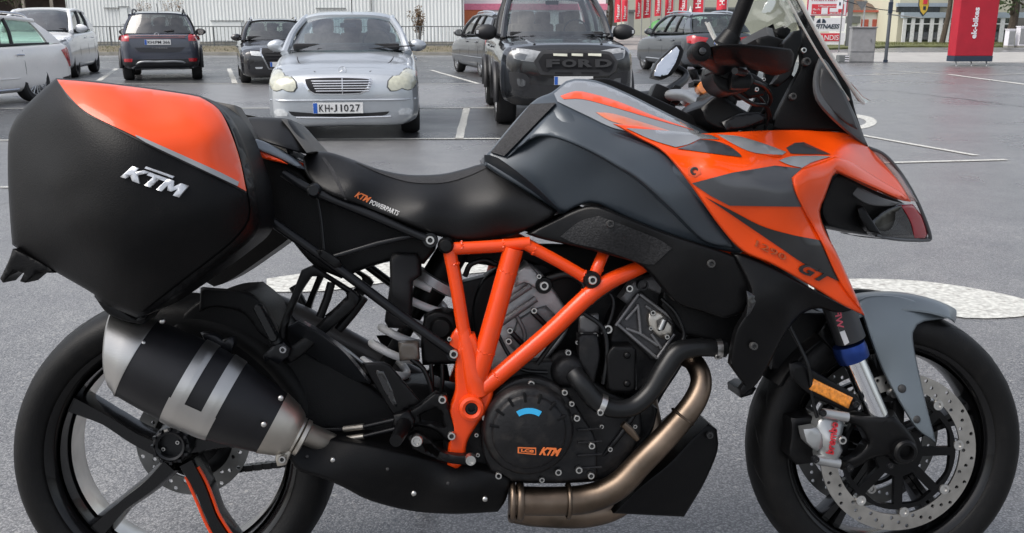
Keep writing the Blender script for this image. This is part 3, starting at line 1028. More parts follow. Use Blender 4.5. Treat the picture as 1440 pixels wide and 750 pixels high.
sbox(1244, -10, 1272, 35, Yh, t, 'gable_wall', M_CREAM, 0.4, 0.02)
sbox(1190, 23, 1208, 33, Yh, t, 'dark_canopy', M_FARD, 0.3, 0.05)
# glass fronted shop
Yg = 63.0
t = empty('glass_shop', (WY(1270, 60, Yg).x, Yg, 0), 0, 'glass fronted shop with white mullions and blue grey fascia', 'building')
gw = WY(1440, 60, Yg).x - t.location.x
zt_ = WY(1300, 17.5, Yg).z
M_SHOPB = mat('shop_fascia', (0.33, 0.39, 0.45), 0.5, var=0.05)
MB().box((gw / 2, 4.2, 3.2), (gw, 6, 6.4)).build('wall', M_CREAM, t, None)
sbox(1270, 17.5, 1440, 25.2, Yg, t, 'fascia', M_SHOPB, 0.5, -0.1)
sbox(1271, 9.5, 1330, 17.2, Yg, t, 'upper_window', M_PANE, 0.3, -1.05)
sbox(1270, 4, 1345, 9.2, Yg, t, 'upper_fascia', M_SHOPB, 0.3, -1.02)
M_SHOPG = glass_mat('shop_glass', (0.35, 0.4, 0.42), 0.12)
M_MULL = mat('mullion_white', (0.66, 0.67, 0.68), 0.5)
mx_ = [1271, 1282.5, 1294.5, 1309, 1321.5, 1332, 1340, 1352, 1366, 1380, 1395, 1408, 1420]
for i in range(len(mx_) - 1):
    sbox(mx_[i] + 0.5, 34.5, mx_[i + 1] - 0.3, 59, Yg, t, 'pane', M_SHOPG, 0.02, 0.0)
    sbox(mx_[i] + 0.5, 25.5, mx_[i + 1] - 0.3, 33, Yg, t, 'transom_pane', M_SHOPG, 0.02, 0.0)
    sbox(mx_[i] - 0.5, 25.3, mx_[i] + 0.8, 59.5, Yg, t, 'mullion', M_MULL, 0.1, 0.03)
sbox(1270, 33, 1421, 34.5, Yg, t, 'transom', M_MULL, 0.1, 0.02)
sbox(1333, 36, 1339, 59.5, Yg, t, 'door_panel', M_MULL, 0.05, 0.02)
sbox(1334, 37, 1338, 58, Yg, t, 'door_glass', M_PANE, 0.05, 0.03)
random.seed(31)
for k in range(16):      # dark stock behind the glass
    px = 1274 + k * 9.1
    a = WY(px, 58, Yg + 0.7)
    MB().box((a.x - t.location.x, 0.7, 0.12 + 0.45), (0.25, 0.3, random.uniform(0.5, 1.1)), bevel=0.05).build('display_item', mat('stock%d' % (k % 4), [(0.05, 0.06, 0.08), (0.16, 0.10, 0.09), (0.09, 0.12, 0.14), (0.25, 0.25, 0.26)][k % 4], 0.6), t, None)
# yellow shield sign
t = empty('shield_sign', (WY(1299, 20, 57).x, 57, 0), 0, 'yellow shield shaped hanging sign with dark rim on the shop', 'sign')
sh = [(1293, -12), (1306, -12), (1306.5, 8), (1304, 17), (1298, 23.5), (1294, 18), (1292, 8)]
def shield(k, y, nm, m):
    pts = [WY(1299 + (p_[0] - 1299) * k, 2 + (p_[1] - 2) * k, 57) for p_ in sh]
    n_ = len(pts)
    mobj(nm, [(q.x - t.location.x, y, q.z) for q in pts] + [(q.x - t.location.x, y + 0.08, q.z) for q in pts],
         [tuple(range(n_ - 1, -1, -1))] + [(i, (i + 1) % n_, n_ + (i + 1) % n_, n_ + i) for i in range(n_)] + [tuple(range(n_, 2 * n_))], m, t)
shield(1.0, 0, 'rim', M_INK)
shield(0.88, -0.03, 'field', mat('shield_yellow', (0.62, 0.42, 0.06), 0.5))
sbox(1298.5, -3, 1303.5, 6, 57, t, 'emblem', M_SIGNR, 0.02, 0.05)
sbox(1298, 9, 1301, 14, 57, t, 'emblem', M_INK, 0.02, 0.05)
MB().tube([(0, 0.05, 1.6), (0, 5.5, 1.9)], 0.04, 8).build('bracket', M_PG, t)
# red advertising pillar
a, b = G(1340, 93), G(1395, 93)
Yp = a.y
t = empty('advertising_pillar', ((a.x + b.x) / 2, Yp + 0.25, 0), R(3), 'red advertising pillar with white lettering and black base', 'pillar')
pw = b.x - a.x
zb = WY(1366, 79, Yp).z
M_PIL = mat('pillar_red', (0.40, 0.010, 0.026), 0.55, var=0.1, vscale=2.5, bump=0.15, bscale=14)
MB().box((0, 0, zb + 1.4), (pw, 0.46, 2.8), bevel=0.02).build('cover', M_PIL, t, None)
MB().box((0, 0, (zb + 0.13) / 2 + 0.0), (pw * 1.01, 0.47, zb - 0.13), bevel=0.01).build('base', M_INK, t, None)
for sx in (-0.4, 0.0, 0.4):
    MB().tube([(sx * pw, -0.1, 0.15), (sx * pw - 0.02, -0.22, 0.02), (sx * pw - 0.06, -0.26, 0.012)], 0.018, 8, sub=2).build('foot', M_POLE, t)
text_obj('lettering', 'ek-bikes', (0.0, -0.235, zb + 0.52), (0, 0, 0.92), (-0.17, 0, 0), M_SIGNW, t, bold=0.03, depth=0.006)
for xa, ya_, xb, yb_, lab in ((1416, 42, 1425, 70, 'white switch cabinet beneath the dark green tree'), (1431, 38, 1444, 72, 'taller white switch cabinet past the dark green tree')):
    Yc = 48.0
    t = empty('switch_cabinet', (WY((xa + xb) / 2, yb_, Yc).x, Yc, 0.1), 0, lab, 'cabinet')
    wv = WY(xb, yb_, Yc).x - WY(xa, yb_, Yc).x; hv = WY(xa, ya_, Yc).z - 0.1
    MB().box((0, 0.2, hv / 2), (wv, 0.4, hv), bevel=0.015).build('body', M_SIGNW, t, None)
    MB().box((0, 0.2, hv + 0.02), (wv + 0.06, 0.46, 0.04), bevel=0.01).build('lid', M_SIGNW, t, None)
    MB().box((0, -0.01, hv * 0.55), (wv * 0.9, 0.02, hv * 0.75), bevel=0.004).build('door', M_CAB, t, None)
    MB().box((0, 0.2, 0.06), (wv * 1.03, 0.42, 0.1)).build('plinth', M_KERB, t, None)
# ================================================================ parked vehicles
M_TYRE = mat('tyre_rubber', (0.018, 0.018, 0.019), 0.75, var=0.2, vscale=20, bump=0.3, bscale=80)
M_ALLOY = mat('alloy_rim', (0.50, 0.51, 0.52), 0.35, metal=0.85, var=0.1)
M_ALLOYD = mat('alloy_dark', (0.06, 0.06, 0.065), 0.4, metal=0.6)
M_PLAST = mat('black_trim', (0.016, 0.016, 0.018), 0.5, var=0.2, bump=0.1)
M_CABIN = mat('cabin_dark', (0.012, 0.012, 0.014), 0.85)
M_SEAT = mat('seat_grey', (0.10, 0.092, 0.088), 0.85, var=0.25, vscale=14)
M_SEATT = mat('seat_tan', (0.26, 0.19, 0.15), 0.8, var=0.25, vscale=14)
M_CHROME = mat('chrome', (0.75, 0.76, 0.78), 0.12, metal=1.0, var=0.03)
M_LAMP = mat('lamp_clear', (0.55, 0.57, 0.58), 0.15, metal=0.0, coat=1.0, var=0.15, vscale=30)
M_LAMPY = mat('lamp_yellowed', (0.46, 0.46, 0.37), 0.22, coat=0.8, var=0.12, vscale=25)
M_TAIL = mat('tail_lamp', (0.42, 0.012, 0.02), 0.14, coat=1.0, var=0.25, vscale=20)
M_PLATE = mat('plate_white', (0.72, 0.72, 0.71), 0.4, var=0.04)
M_PBLUE = mat('plate_blue', (0.02, 0.10, 0.42), 0.4)
M_PINK = mat('plate_ink', (0.012, 0.012, 0.014), 0.5)
M_GLASS = glass_mat('car_glass', (0.40, 0.47, 0.46), 0.10)
M_GLASSD = glass_mat('privacy_glass', (0.12, 0.14, 0.145), 0.13)
M_GLASSG = glass_mat('green_glass', (0.52, 0.68, 0.60), 0.13)
def paint(name, col, metal=0.35, rough=0.32, **kw):
    return mat(name, col, rough, metal=metal, coat=1.0, coat_rough=0.06, var=0.05, vscale=2, dirt=kw.get('dirt', 0.06))
def lerp_tab(tab, x):
    if x >= tab[0][0]: return tab[0][1:]
    for a, b in zip(tab, tab[1:]):
        if x >= b[0]:
            t = (a[0] - x) / (a[0] - b[0])
            t = t * t * (3 - 2 * t) * 0.5 + t * 0.5
            return tuple(p + (q - p) * t for p, q in zip(a[1:], b[1:]))
    return tab[-1][1:]
def sect(w, zb, zs, zt):
    """half cross section of the lower body, bottom centre to top centre"""
    h = zs - zb
    ctl = [(0, zb), (0.72 * w, zb), (0.92 * w, zb + 0.05), (0.985 * w, zb + 0.16 * h + 0.03), (1.0 * w, zb + 0.45 * h), (0.993 * w, zb + 0.72 * h),
           (0.972 * w, zb + 0.90 * h), (0.925 * w, zs), (0.80 * w, zs + 0.55 * (zt - zs)), (0.45 * w, zs + 0.92 * (zt - zs)), (0, zt)]
    P, _ = catmull([Vector((a, b, 0)) for a, b in ctl], [0] * len(ctl), 3)
    return [(p.x, p.y) for p in P]
def wheel(parent, x, y, r, w, rim_m, spokes=5, side=1, twin=False):
    """wheel = rim mesh with its tyre as sub-part; axis along y, outer face towards side"""
    Mx = Matrix.Translation((x, y, r)) @ Matrix.Rotation(-side * math.pi / 2, 4, 'X')
    rr = r * 0.66
    mb = MB()
    mb.lathe([(rr, w * 0.46), (rr * 0.95, w * 0.46), (rr * 0.92, w * 0.1), (rr * 0.92, -w * 0.4), (rr, -w * 0.46)], 36, Mx)
    mb.lathe([(0, w * 0.36), (rr * 0.13, w * 0.37), (rr * 0.2, w * 0.30), (rr * 0.22, -w * 0.1)], 20, Mx)
    for i in range(spokes):
        for da in ((-0.10, 0.10) if twin else (0,)):
            a = 2 * math.pi * i / spokes + da
            a2 = a + da * 0.9
            p0 = Vector((math.cos(a) * rr * 0.12, math.sin(a) * rr * 0.12, w * 0.34))
            p1 = Vector((math.cos(a2) * rr * 0.55, math.sin(a2) * rr * 0.55, w * 0.36))
            p2 = Vector((math.cos(a2) * rr * 0.95, math.sin(a2) * rr * 0.95, w * 0.36))
            mb.tube([Mx @ p0, Mx @ p1, Mx @ p2], [rr * 0.09, rr * 0.085 * (0.7 if twin else 1), rr * 0.10 * (0.7 if twin else 1)], 6)
    o = mb.build('wheel', rim_m, parent)
    MB().lathe([(rr, w * 0.44), (rr * 1.06, w * 0.5), (r * 0.9, w * 0.52), (r * 0.97, w * 0.42), (r, w * 0.28), (r, -w * 0.28), (r * 0.97, -w * 0.42), (r * 0.9, -w * 0.52), (rr, -w * 0.44)], 40, Mx).build('tyre', M_TYRE, o)
    MB().lathe([(0.0, -w * 0.05), (rr * 0.62, -w * 0.05), (rr * 0.62, -w * 0.14)], 24, Mx).build('brake_disc', mat('brake_steel', (0.2, 0.2, 0.2), 0.4, metal=0.9), o)
    MB().lathe([(0.0, -w * 0.2), (rr * 0.93, -w * 0.2)], 24, Mx).build('backing', M_CABIN, o)
    return o
class Car:
    def __init__(s, name, label, loc, yaw, k, spec, m_paint, cat='car'):
        s.root = empty(name, loc, yaw, label, cat)
        s.root.scale = (k, k, k)
        s.sp, s.mp = spec, m_paint
        s.body()
    def body(s):
        sp = s.sp
        xs = []
        tab = sp['tab']
        x = tab[0][0]
        while x > tab[-1][0] + 1e-6:
            xs.append(x)
            d = min(tab[0][0] - x, x - tab[-1][0])
            x -= 0.02 if d < 0.10 else (0.04 if d < 0.35 else 0.10)
        xs.append(tab[-1][0])
        v, f = [], []
        secs = []
        for x in xs:
            h = sect(*lerp_tab(tab, x))
            ring = [(x, y, z) for y, z in h] + [(x, -y, z) for y, z in h[-2:0:-1]]
            secs.append(ring)
        n = len(secs[0])
        for r_ in secs: v += r_
        for i in range(len(xs) - 1):
            for k in range(n):
                q = (k + 1) % n
                f.append((i * n + k, (i + 1) * n + k, (i + 1) * n + q, i * n + q))
        f.append(tuple(range(n)))
        f.append(tuple(reversed(range((len(xs) - 1) * n, len(xs) * n))))
        o = mobj('body', v, f, [s.mp, M_CABIN], s.root, 50)
        bm = bmesh.new(); bm.from_mesh(o.data); bmesh.ops.recalc_face_normals(bm, faces=bm.faces); bm.to_mesh(o.data)
        s.bvh = BVHTree.FromBMesh(bm); bm.free()
        s.bodyo = o
        # wheel arches cut out
        cut = MB()
        for x in sp['axles']:
            for sd in (-1, 1):
                Mx = Matrix.Translation((x, sd * sp['w'] * 0.80, sp['wr'] * 1.02)) @ Matrix.Rotation(math.pi / 2, 4, 'X')
                cut.lathe([(0, -0.36), (sp['wr'] * 1.13, -0.36), (sp['wr'] * 1.13, 0.36), (0, 0.36)], 36, Mx)
        c = cut.build('cutter', [M_CABIN, M_CABIN], None, None)
        bm = bmesh.new(); bm.from_mesh(c.data); bmesh.ops.remove_doubles(bm, verts=bm.verts, dist=1e-5); bmesh.ops.recalc_face_normals(bm, faces=bm.faces); bm.to_mesh(c.data); bm.free()
        c.data.polygons.foreach_set('material_index', [1] * len(c.data.polygons))
        md = o.modifiers.new('b', 'BOOLEAN')
        md.operation = 'DIFFERENCE'; md.object = c; md.solver = 'EXACT'
        dg = bpy.context.evaluated_depsgraph_get()
        me = bpy.data.meshes.new_from_object(o.evaluated_get(dg))
        o.modifiers.remove(md)
        old = o.data
        o.data = me
        me.set_sharp_from_angle(angle=R(50))
        bpy.data.meshes.remove(old)
        bpy.data.objects.remove(c)
        for x in sp['axles']:
            for sd in (-1, 1):
                wheel(s.root, x, sd * (sp['w'] - sp['ww'] / 2 - 0.015), sp['wr'], sp['ww'], sp.get('rim', M_ALLOY), sp.get('spokes', 5), sd, sp.get('twin', False))
        if sp.get('arch'):
            for x in sp['axles']:
                for sd in (-1, 1):
                    r_ = sp['wr'] * 1.15
                    pts = [(x + r_ * math.cos(a), sd * (sp['w'] * 1.0), sp['wr'] + r_ * math.sin(a)) for a in np.linspace(-0.12, math.pi + 0.12, 18)]
                    MB().tube(pts, 0.042, 8).build('wheel_arch_trim', sp['arch'], s.root)
        s.greenhouse()
    def greenhouse(s):
        sp = s.sp
        (wbx, wbz), (wtx, wtz), (rtx, rtz), (rbx, rbz) = sp['wb'], sp['wt'], sp['rt'], sp['rb']
        yb, yr, crown, arch = sp['yb'], sp['yr'], sp.get('crown', 0.05), sp.get('archz', 0.05)
        mp = s.mp
        def roofedge(u): return Vector((wtx + (rtx - wtx) * u, yr, wtz + (rtz - wtz) * u + arch * 4 * u * (1 - u)))
        def belt(u): 
            return Vector((wbx + (rbx - wbx) * u, yb, wbz + (rbz - wbz) * u + 0.0))
        nu, nv = 14, 12
        v, f = [], []
        for i in range(nu + 1):
            e = roofedge(i / nu)
            for j in range(nv + 1):
                t = -1 + 2 * j / nv
                bulge = 0.05 * (1 - t * t)
                dx = bulge * (1 if i == 0 else 0)
                v.append((e.x + (0.10 * (1 - t * t) * (1 - i / nu)) - 0.07 * (1 - t * t) * (i / nu), t * (yr + 0.015), e.z + crown * (1 - t ** 4) + 0.012))
        k0 = len(v)
        v += [(p[0], p[1], p[2] - 0.045) for p in v]
        for i in range(nu):
            for j in range(nv):
                a = i * (nv + 1) + j
                q = (a, a + 1, a + nv + 2, a + nv + 1)
                f += [q, tuple(reversed([z + k0 for z in q]))]
        be = bound_edges_poly([q for q in f if max(q) < k0])
        f += [(b, a, a + k0, b + k0) for a, b in be]
        mobj('roof', v, f, s.sp.get('roofm', mp), s.root, 40)
        # pillars
        for sd in (-1, 1):
            S = lambda p: Vector((p.x, p.y * sd, p.z))
            A0, A1 = belt(0), roofedge(0)
            mid = A0.lerp(A1, 0.5) + Vector((0.03, 0.015, 0.02))
            MB().tube([S(A0) - Vector((0, 0, 0.03)), S(mid), S(A1)], [0.055, 0.042, 0.045], 8, sub=5).build('pillar', mp, s.root)
            MB().tube([S(roofedge(i / 8)) for i in range(9)], 0.038, 8).build('roof_side', s.sp.get('railm', mp), s.root)
            # rear pillar as a broad plate
            pw = sp.get('cpil', 0.3)
            uT, uB = 1 - pw * 0.5, 1 - pw
            q = [roofedge(uT), roofedge(1), belt(1), belt(uB)]
            cv = []
            nn = 8
            for i in range(nn + 1):
                t = i / nn
                a = q[0].lerp(q[3], t); b = q[1].lerp(q[2], t)
                bl = 0.035 * 4 * t * (1 - t)
                for m_ in range(5):
                    c_ = a.lerp(b, m_ / 4)
                    cv.append(Vector((c_.x, (c_.y + bl) * sd, c_.z + (0.02 * bl if 0 else 0))))
            kk = len(cv)
            cv += [Vector((p.x, p.y - 0.05 * sd, p.z)) for p in cv]
            cf = []
            for i in range(nn):
                for m_ in range(4):
                    a = i * 5 + m_
                    qd = (a, a + 5, a + 6, a + 1)
                    cf += [qd, tuple(reversed([z + kk for z in qd]))]
            be = bound_edges_poly([g_ for g_ in cf if max(g_) < kk])
            cf += [(b, a, a + kk, b + kk) for a, b in be]
            po = mobj('rear_pillar', cv, cf, mp, s.root, 40)
            bm = bmesh.new(); bm.from_mesh(po.data); bmesh.ops.recalc_face_normals(bm, faces=bm.faces); bm.to_mesh(po.data); bm.free()
            # side glass, one pane per door
            cuts = sp['doors']
            for u0, u1 in zip(cuts, cuts[1:]):
                gv, gf = [], []
                for i in range(7):
                    for j in range(6):
                        uu = u0 + 0.012 + (u1 - u0 - 0.024) * i / 6
                        ub = min(uu, uB) if uu > uB else uu
                        t = 0.05 + 0.88 * j / 5
                        ut = uu * uT / uB if uB > 0 else uu
                        p = belt(uu).lerp(roofedge(min(ut, uT)), t)
                        p.y += 0.035 * 4 * t * (1 - t) * 0.9 - 0.012
                        gv.append(S(p))
                for i in range(6):
                    for j in range(5):
                        a = i * 6 + j
                        gf.append((a, a + 1, a + 7, a + 6))
                mobj('side_window', gv, gf, sp.get('sglass', M_GLASS) if u0 < 0.3 else sp.get('rglass', sp.get('sglass', M_GLASS)), s.root, 60)
                if u1 < uB - 0.02:
                    a0, a1 = belt(u1), roofedge(u1 * uT / uB)
                    MB().tube([S(a0), S(a0.lerp(a1, 0.5)) + Vector((0, 0.03 * sd, 0)), S(a1)], 0.032, 6, sub=3).build('door_pillar', M_PLAST, s.root)
            MB().tube([S(belt(i / 8 * uB)) + Vector((0, 0.012 * sd, 0)) for i in range(9)], 0.02, 6).build('window_trim', sp.get('beltm', M_PLAST), s.root)
        # windscreen and rear window
        def screen(p0, p1, bulge0, bulge1, sgn, m, nm, inset=0.05):
            gv, gf = [], []
            for i in range(9):
                t = 0.02 + 0.96 * i / 8
                for j in range(13):
                    q = -1 + 2 * j / 12
                    half = (yb + (yr - yb) * t) - inset
                    bx = (bulge0 + (bulge1 - bulge0) * t) * (1 - q * q)
                    gv.append((p0[0] + (p1[0] - p0[0]) * t + sgn * bx, q * half, p0[1] + (p1[1] - p0[1]) * t + 0.02 * math.sin(t * math.pi) + crown * 0.8 * (1 - q ** 4) * t))
            for i in range(8):
                for j in range(12):
                    a = i * 13 + j
                    gf.append((a, a + 1, a + 14, a + 13))
            return mobj(nm, gv, gf, m, s.root, 60)
        s.ws = screen(sp['wb'], sp['wt'], 0.16, 0.10, 1, sp.get('wglass', M_GLASS), 'windscreen')
        screen(sp['rb'], sp['rt'], 0.10, 0.07, -1, sp.get('rwglass', sp.get('rglass', M_GLASS)), 'rear_window')
        # cabin: dark deck, dashboard, seats
        zt = max(lerp_tab(sp['tab'], (wbx + rbx) / 2)[2:4])
        MB().box(((wbx + rbx) / 2 - 0.02, 0, zt + 0.012), (wbx - rbx - 0.06, 2 * yb - 0.10, 0.012)).build('cabin_floor', M_CABIN, s.root, None)
        MB().box((wbx - 0.25, 0, zt + 0.05), (0.5, 2 * yb - 0.2, 0.09), bevel=0.03).build('dashboard', M_CABIN, s.root, None)
        sx = wtx - 0.35
        ms = sp.get('seatm', M_SEAT)
        for row, xx in enumerate((sx, sx - 0.95)):
            if xx < rbx + 0.3: continue
            for sd in (-1, 1) if row == 0 else (-1, 0, 1):
                MB().box((xx, sd * (0.36 if row == 0 else 0.40), zt + 0.08), (0.14, 0.48 if row == 0 else 0.36, 0.26), bevel=0.05).box((xx - 0.02, sd * (0.36 if row == 0 else 0.40), zt + 0.30), (0.11, 0.26, 0.20), bevel=0.045).build('seat', ms, s.root)
        st = Matrix.Translation((wbx - 0.62, 0.36, zt + 0.10)) @ Matrix.Rotation(R(70), 4, 'Y')
        MB().tube([st @ Vector((0.18 * math.cos(a), 0.18 * math.sin(a), 0)) for a in np.linspace(0, 2 * math.pi, 20)], 0.014, 6).build('steering_wheel', M_CABIN, s.root)
        MB().box((wtx + 0.08, 0, wtz - 0.06), (0.03, 0.20, 0.06), bevel=0.012).build('inner_mirror', M_CABIN, s.root, None)
    # ---- shapes laid on the body surface
    def patch(s, outline, axis, name, m, depth=0.012, off=0.006, grid=0.05, holes=(), parent=None, smooth_step=0.03, both=False, sm=True):
        """outline in (a, b): front/rear (y, z), side (x, z), top (x, y); laid on the body along that axis"""
        ol = smooth_outline(outline, smooth_step) if sm else list(outline)
        V, tri = fill2d(ol, holes, grid)
        outs = []
        for flip in ((1, -1) if both else (1,)):
            P = []
            for a, b in V:
                if axis in ('front', 'rear'):
                    sg = 1 if axis == 'front' else -1
                    a_ = a * flip
                    h = s.bvh.ray_cast(Vector((sg * 6, a_, b)), Vector((-sg, 0, 0)))
                    x = h[0].x if h[0] else sg * 0
                    P.append([Vector((x + sg * off, a_, b)), Vector((-sg, 0, 0)), h[0] is not None])
                elif axis == 'top':
                    h = s.bvh.ray_cast(Vector((a, b * flip, 4)), Vector((0, 0, -1)))
                    z = h[0].z if h[0] else 0
                    P.append([Vector((a, b * flip, z + off)), Vector((0, 0, -1)), h[0] is not None])
                else:
                    sg = flip
                    h = s.bvh.ray_cast(Vector((a, sg * 3, b)), Vector((0, -sg, 0)))
                    y = h[0].y if h[0] else 0
                    P.append([Vector((a, y + sg * off, b)), Vector((0, -sg, 0)), h[0] is not None])
            good = [i for i, p in enumerate(P) if p[2]]
            if not good: continue
            for i, p in enumerate(P):
                if not p[2]:
                    j = min(good, key=lambda g_: (V[g_][0] - V[i][0]) ** 2 + (V[g_][1] - V[i][1]) ** 2)
                    q = P[j][0]
                    if axis in ('front', 'rear'): p[0].x = q.x
                    elif axis == 'top': p[0].z = q.z
                    else: p[0].y = q.y
            n = len(P)
            verts = [p[0] for p in P] + [p[0] + p[1] * (depth + off) for p in P]
            F_ = [tuple(int(i) for i in t) for t in tri]
            be = bound_edges(F_)
            F2 = F_ + [(b, a, a + n, b + n) for a, b in be]
            o = mobj(name, verts, F2, m, parent or s.root, 45)
            bm = bmesh.new(); bm.from_mesh(o.data)
            bmesh.ops.recalc_face_normals(bm, faces=bm.faces)
            out = -P[good[0]][1]
            bm.faces.ensure_lookup_table()
            c = sum(1 if fc.normal.dot(out) > 0 else -1 for fc in list(bm.faces)[:len(F_)])
            if c < 0: bmesh.ops.reverse_faces(bm, faces=bm.faces)
            bm.to_mesh(o.data); bm.free()
            outs.append(o)
        return outs
    def tube_on(s, pts, axis, r, name, m, off=0.0, both=False, parent=None):
        for flip in ((1, -1) if both else (1,)):
            P = []
            for a, b in pts:
                if axis in ('front', 'rear'):
                    sg = 1 if axis == 'front' else -1
                    h = s.bvh.ray_cast(Vector((sg * 6, a * flip, b)), Vector((-sg, 0, 0)))
                    if h[0]: P.append(h[0] + Vector((sg * off, 0, 0)))
                elif axis == 'top':
                    h = s.bvh.ray_cast(Vector((a, b * flip, 4)), Vector((0, 0, -1)))
                    if h[0]: P.append(h[0] + Vector((0, 0, off)))
                else:
                    h = s.bvh.ray_cast(Vector((a, flip * 3, b)), Vector((0, -flip, 0)))
                    if h[0]: P.append(h[0] + Vector((0, flip * off, 0)))
            if len(P) > 1: MB().tube(P, r, 6, sub=3).build(name, m, parent or s.root)
    def plate(s, axis, y, z, text, w=0.52, h=0.112, off=0.03, sg=None, each=False):
        sg = 1 if axis == 'front' else -1
        hit = s.bvh.ray_cast(Vector((sg * 6, y, z)), Vector((-sg, 0, 0)))
        x = hit[0].x + sg * off
        o = MB().box((x, y, z), (0.012, w, h), bevel=0.003).build('number_plate', M_PLATE, s.root, None)
        MB().box((x + sg * 0.004, y - sg * (w / 2 - 0.025), z), (0.008, 0.045, h * 0.94)).build('blue_band', M_PBLUE, o, None)
        xx = x + sg * 0.0065
        if not text: return      # not legible in the photo
        if each:      # large enough to read: one piece per character
            adv = {' ': 0.30, '.': 0.5, '1': 0.7, 'J': 0.75}
            tot = sum(adv.get(c_, 1.0) for c_ in text)
            u = (w - 0.085) / tot
            p_ = y - sg * (w / 2 - 0.060)
            for c_ in text:
                a_ = adv.get(c_, 1.0) * u
                if c_ == '.':
                    MB().lathe([(0, 0.003), (u * 0.2, 0.003), (u * 0.22, 0)], 14, Matrix.Translation((xx, p_ + sg * a_ / 2, z - 0.004)) @ Matrix.Rotation(sg * math.pi / 2, 4, 'Y')).build('plate_seal', M_SEAT, o)
                elif c_ != ' ':
                    text_obj('plate_character', c_, (xx, p_ + sg * a_ * (0.3 if c_ == '1' else 0.1), z - h * 0.33), (0, sg * a_ * (0.38 if c_ == '1' else 0.78), 0), (0, 0, h * 0.66), M_PINK, o, bold=0.012, depth=0.003)
                p_ += sg * a_
            return
        text_obj('lettering', text, (xx, y - sg * (w / 2 - 0.065), z - h * 0.30), (0, sg * (w - 0.085), 0), (0, 0, h * 0.6), M_PINK, o, bold=0.015, depth=0.003)
    def mirror(s, x, z, y0, m, sz=1.0, glass_back=True):
        for sd in (-1, 1):
            mb = MB()
            bm = bmesh.new()
            bmesh.ops.create_icosphere(bm, subdivisions=3, radius=1)
            for q in bm.verts:
                c = q.co
                q.co = Vector((x + c.x * 0.075 * sz * (1.0 if c.x > 0 else 0.45), sd * (y0 + 0.13 * sz + c.y * sd * 0.125 * sz), z + 0.04 + c.z * 0.085 * sz * (1 - 0.15 * c.y * sd)))
            bm.verts.index_update()
            mb.add([q.co for q in bm.verts], [[q.index for q in fc.verts] for fc in bm.faces])
            bm.free()
            o = mb.build('wing_mirror', m, s.root)
            MB().tube([(x - 0.01, sd * (y0 - 0.05), z - 0.02), (x, sd * (y0 + 0.08), z + 0.01)], [0.035, 0.028], 8).build('mirror_arm', M_PLAST, o)
            MB().lathe([(0, 0), (0.07 * sz, 0)], 16, Matrix.Translation((x - 0.036 * sz, sd * (y0 + 0.13 * sz), z + 0.04)) @ Matrix.Rotation(-math.pi / 2, 4, 'Y')).build('mirror_glass', M_CHROME, o)
    def handles(s, xs, z):
        for x in xs:
            s.tube_on([(x + 0.09, z), (x, z + 0.006), (x - 0.09, z)], 'side', 0.017, 'door_handle', s.sp.get('handm', s.mp), 0.018, True)
    def seams(s, xs, z0, z1):
        for x in xs:
            s.tube_on([(x, z0), (x, (z0 + z1) / 2), (x, z1)], 'side', 0.005, 'door_seam', M_CABIN, 0.0, True)
    def roof_rails(s, m, x0, x1, dz=0.07):
        sp = s.sp
        for sd in (-1, 1):
            def zz(x):
                u = (sp['wt'][0] - x) / (sp['wt'][0] - sp['rt'][0])
                return sp['wt'][1] + (sp['rt'][1] - sp['wt'][1]) * u + sp.get('archz', 0.05) * 4 * u * (1 - u) + sp.get('crown', 0.05) * 0.6
            pts = [(x0, sd * (sp['yr'] - 0.05), zz(x0) + 0.01)] + [(x0 + (x1 - x0) * t, sd * (sp['yr'] - 0.05), zz(x0 + (x1 - x0) * t) + dz) for t in (0.08, 0.35, 0.65, 0.92)] + [(x1, sd * (sp['yr'] - 0.05), zz(x1) + 0.01)]
            MB().tube(pts, 0.02, 8, sub=3).build('roof_rail', m, s.root)
def place(px, py, yaw, k, xref):
    """root position so that the body point (xref, 0, 0) stands on the ground at the pixel"""
    p = G(px, py)
    return (p.x - math.cos(yaw) * xref * k, p.y - math.sin(yaw) * xref * k, 0.0)
def sedan_tab(L, W, zb, hood0, cowl, belt, deck, rear, nose=0.10, xc=0.95, xr=-1.55):
    h, w = L / 2, W / 2
    return [(h, w * 0.70, zb + 0.09, hood0 - 0.20, hood0 - 0.13), (h - 0.03, w * 0.81, zb + 0.04, hood0 - 0.13, hood0 - 0.06), (h - 0.10, w * 0.90, zb + 0.02, hood0 - 0.07, hood0),
            (h - 0.28, w * 0.97, zb + 0.01, hood0 - 0.02, hood0 + 0.05), (h - 0.6, w * 0.99, zb, hood0 + 0.04, hood0 + 0.10), (xc, w, zb, belt - 0.05, cowl), (xc - 0.9, w, zb, belt - 0.02, belt + 0.01),
            (-0.9, w, zb, belt, belt + 0.02), (xr, w * 0.99, zb + 0.01, belt, deck), (-h + 0.30, w * 0.95, zb + 0.04, rear - 0.05, rear + 0.01), (-h + 0.12, w * 0.90, zb + 0.07, rear - 0.09, rear - 0.02),
            (-h + 0.03, w * 0.80, zb + 0.12, rear - 0.16, rear - 0.09), (-h, w * 0.68, zb + 0.18, rear - 0.24, rear - 0.16)]
def hatch_tab(L, W, zb, hood0, cowl, belt, rear, xc):
    t = sedan_tab(L, W, zb, hood0, cowl, belt, rear, rear, xc=xc, xr=-L / 2 + 0.6)
    h, w = L / 2, W / 2
    return t[:8] + [(-h + 0.5, w * 0.985, zb + 0.02, belt + 0.02, belt + 0.05), (-h + 0.22, w * 0.955, zb + 0.04, rear, rear + 0.05), (-h + 0.08, w * 0.90, zb + 0.07, rear - 0.03, rear + 0.03),
                    (-h + 0.02, w * 0.84, zb + 0.11, rear - 0.08, rear - 0.03), (-h, w * 0.76, zb + 0.16, rear - 0.16, rear - 0.1)]
YF = R(-90)      # facing the camera
YA = R(90)       # facing away

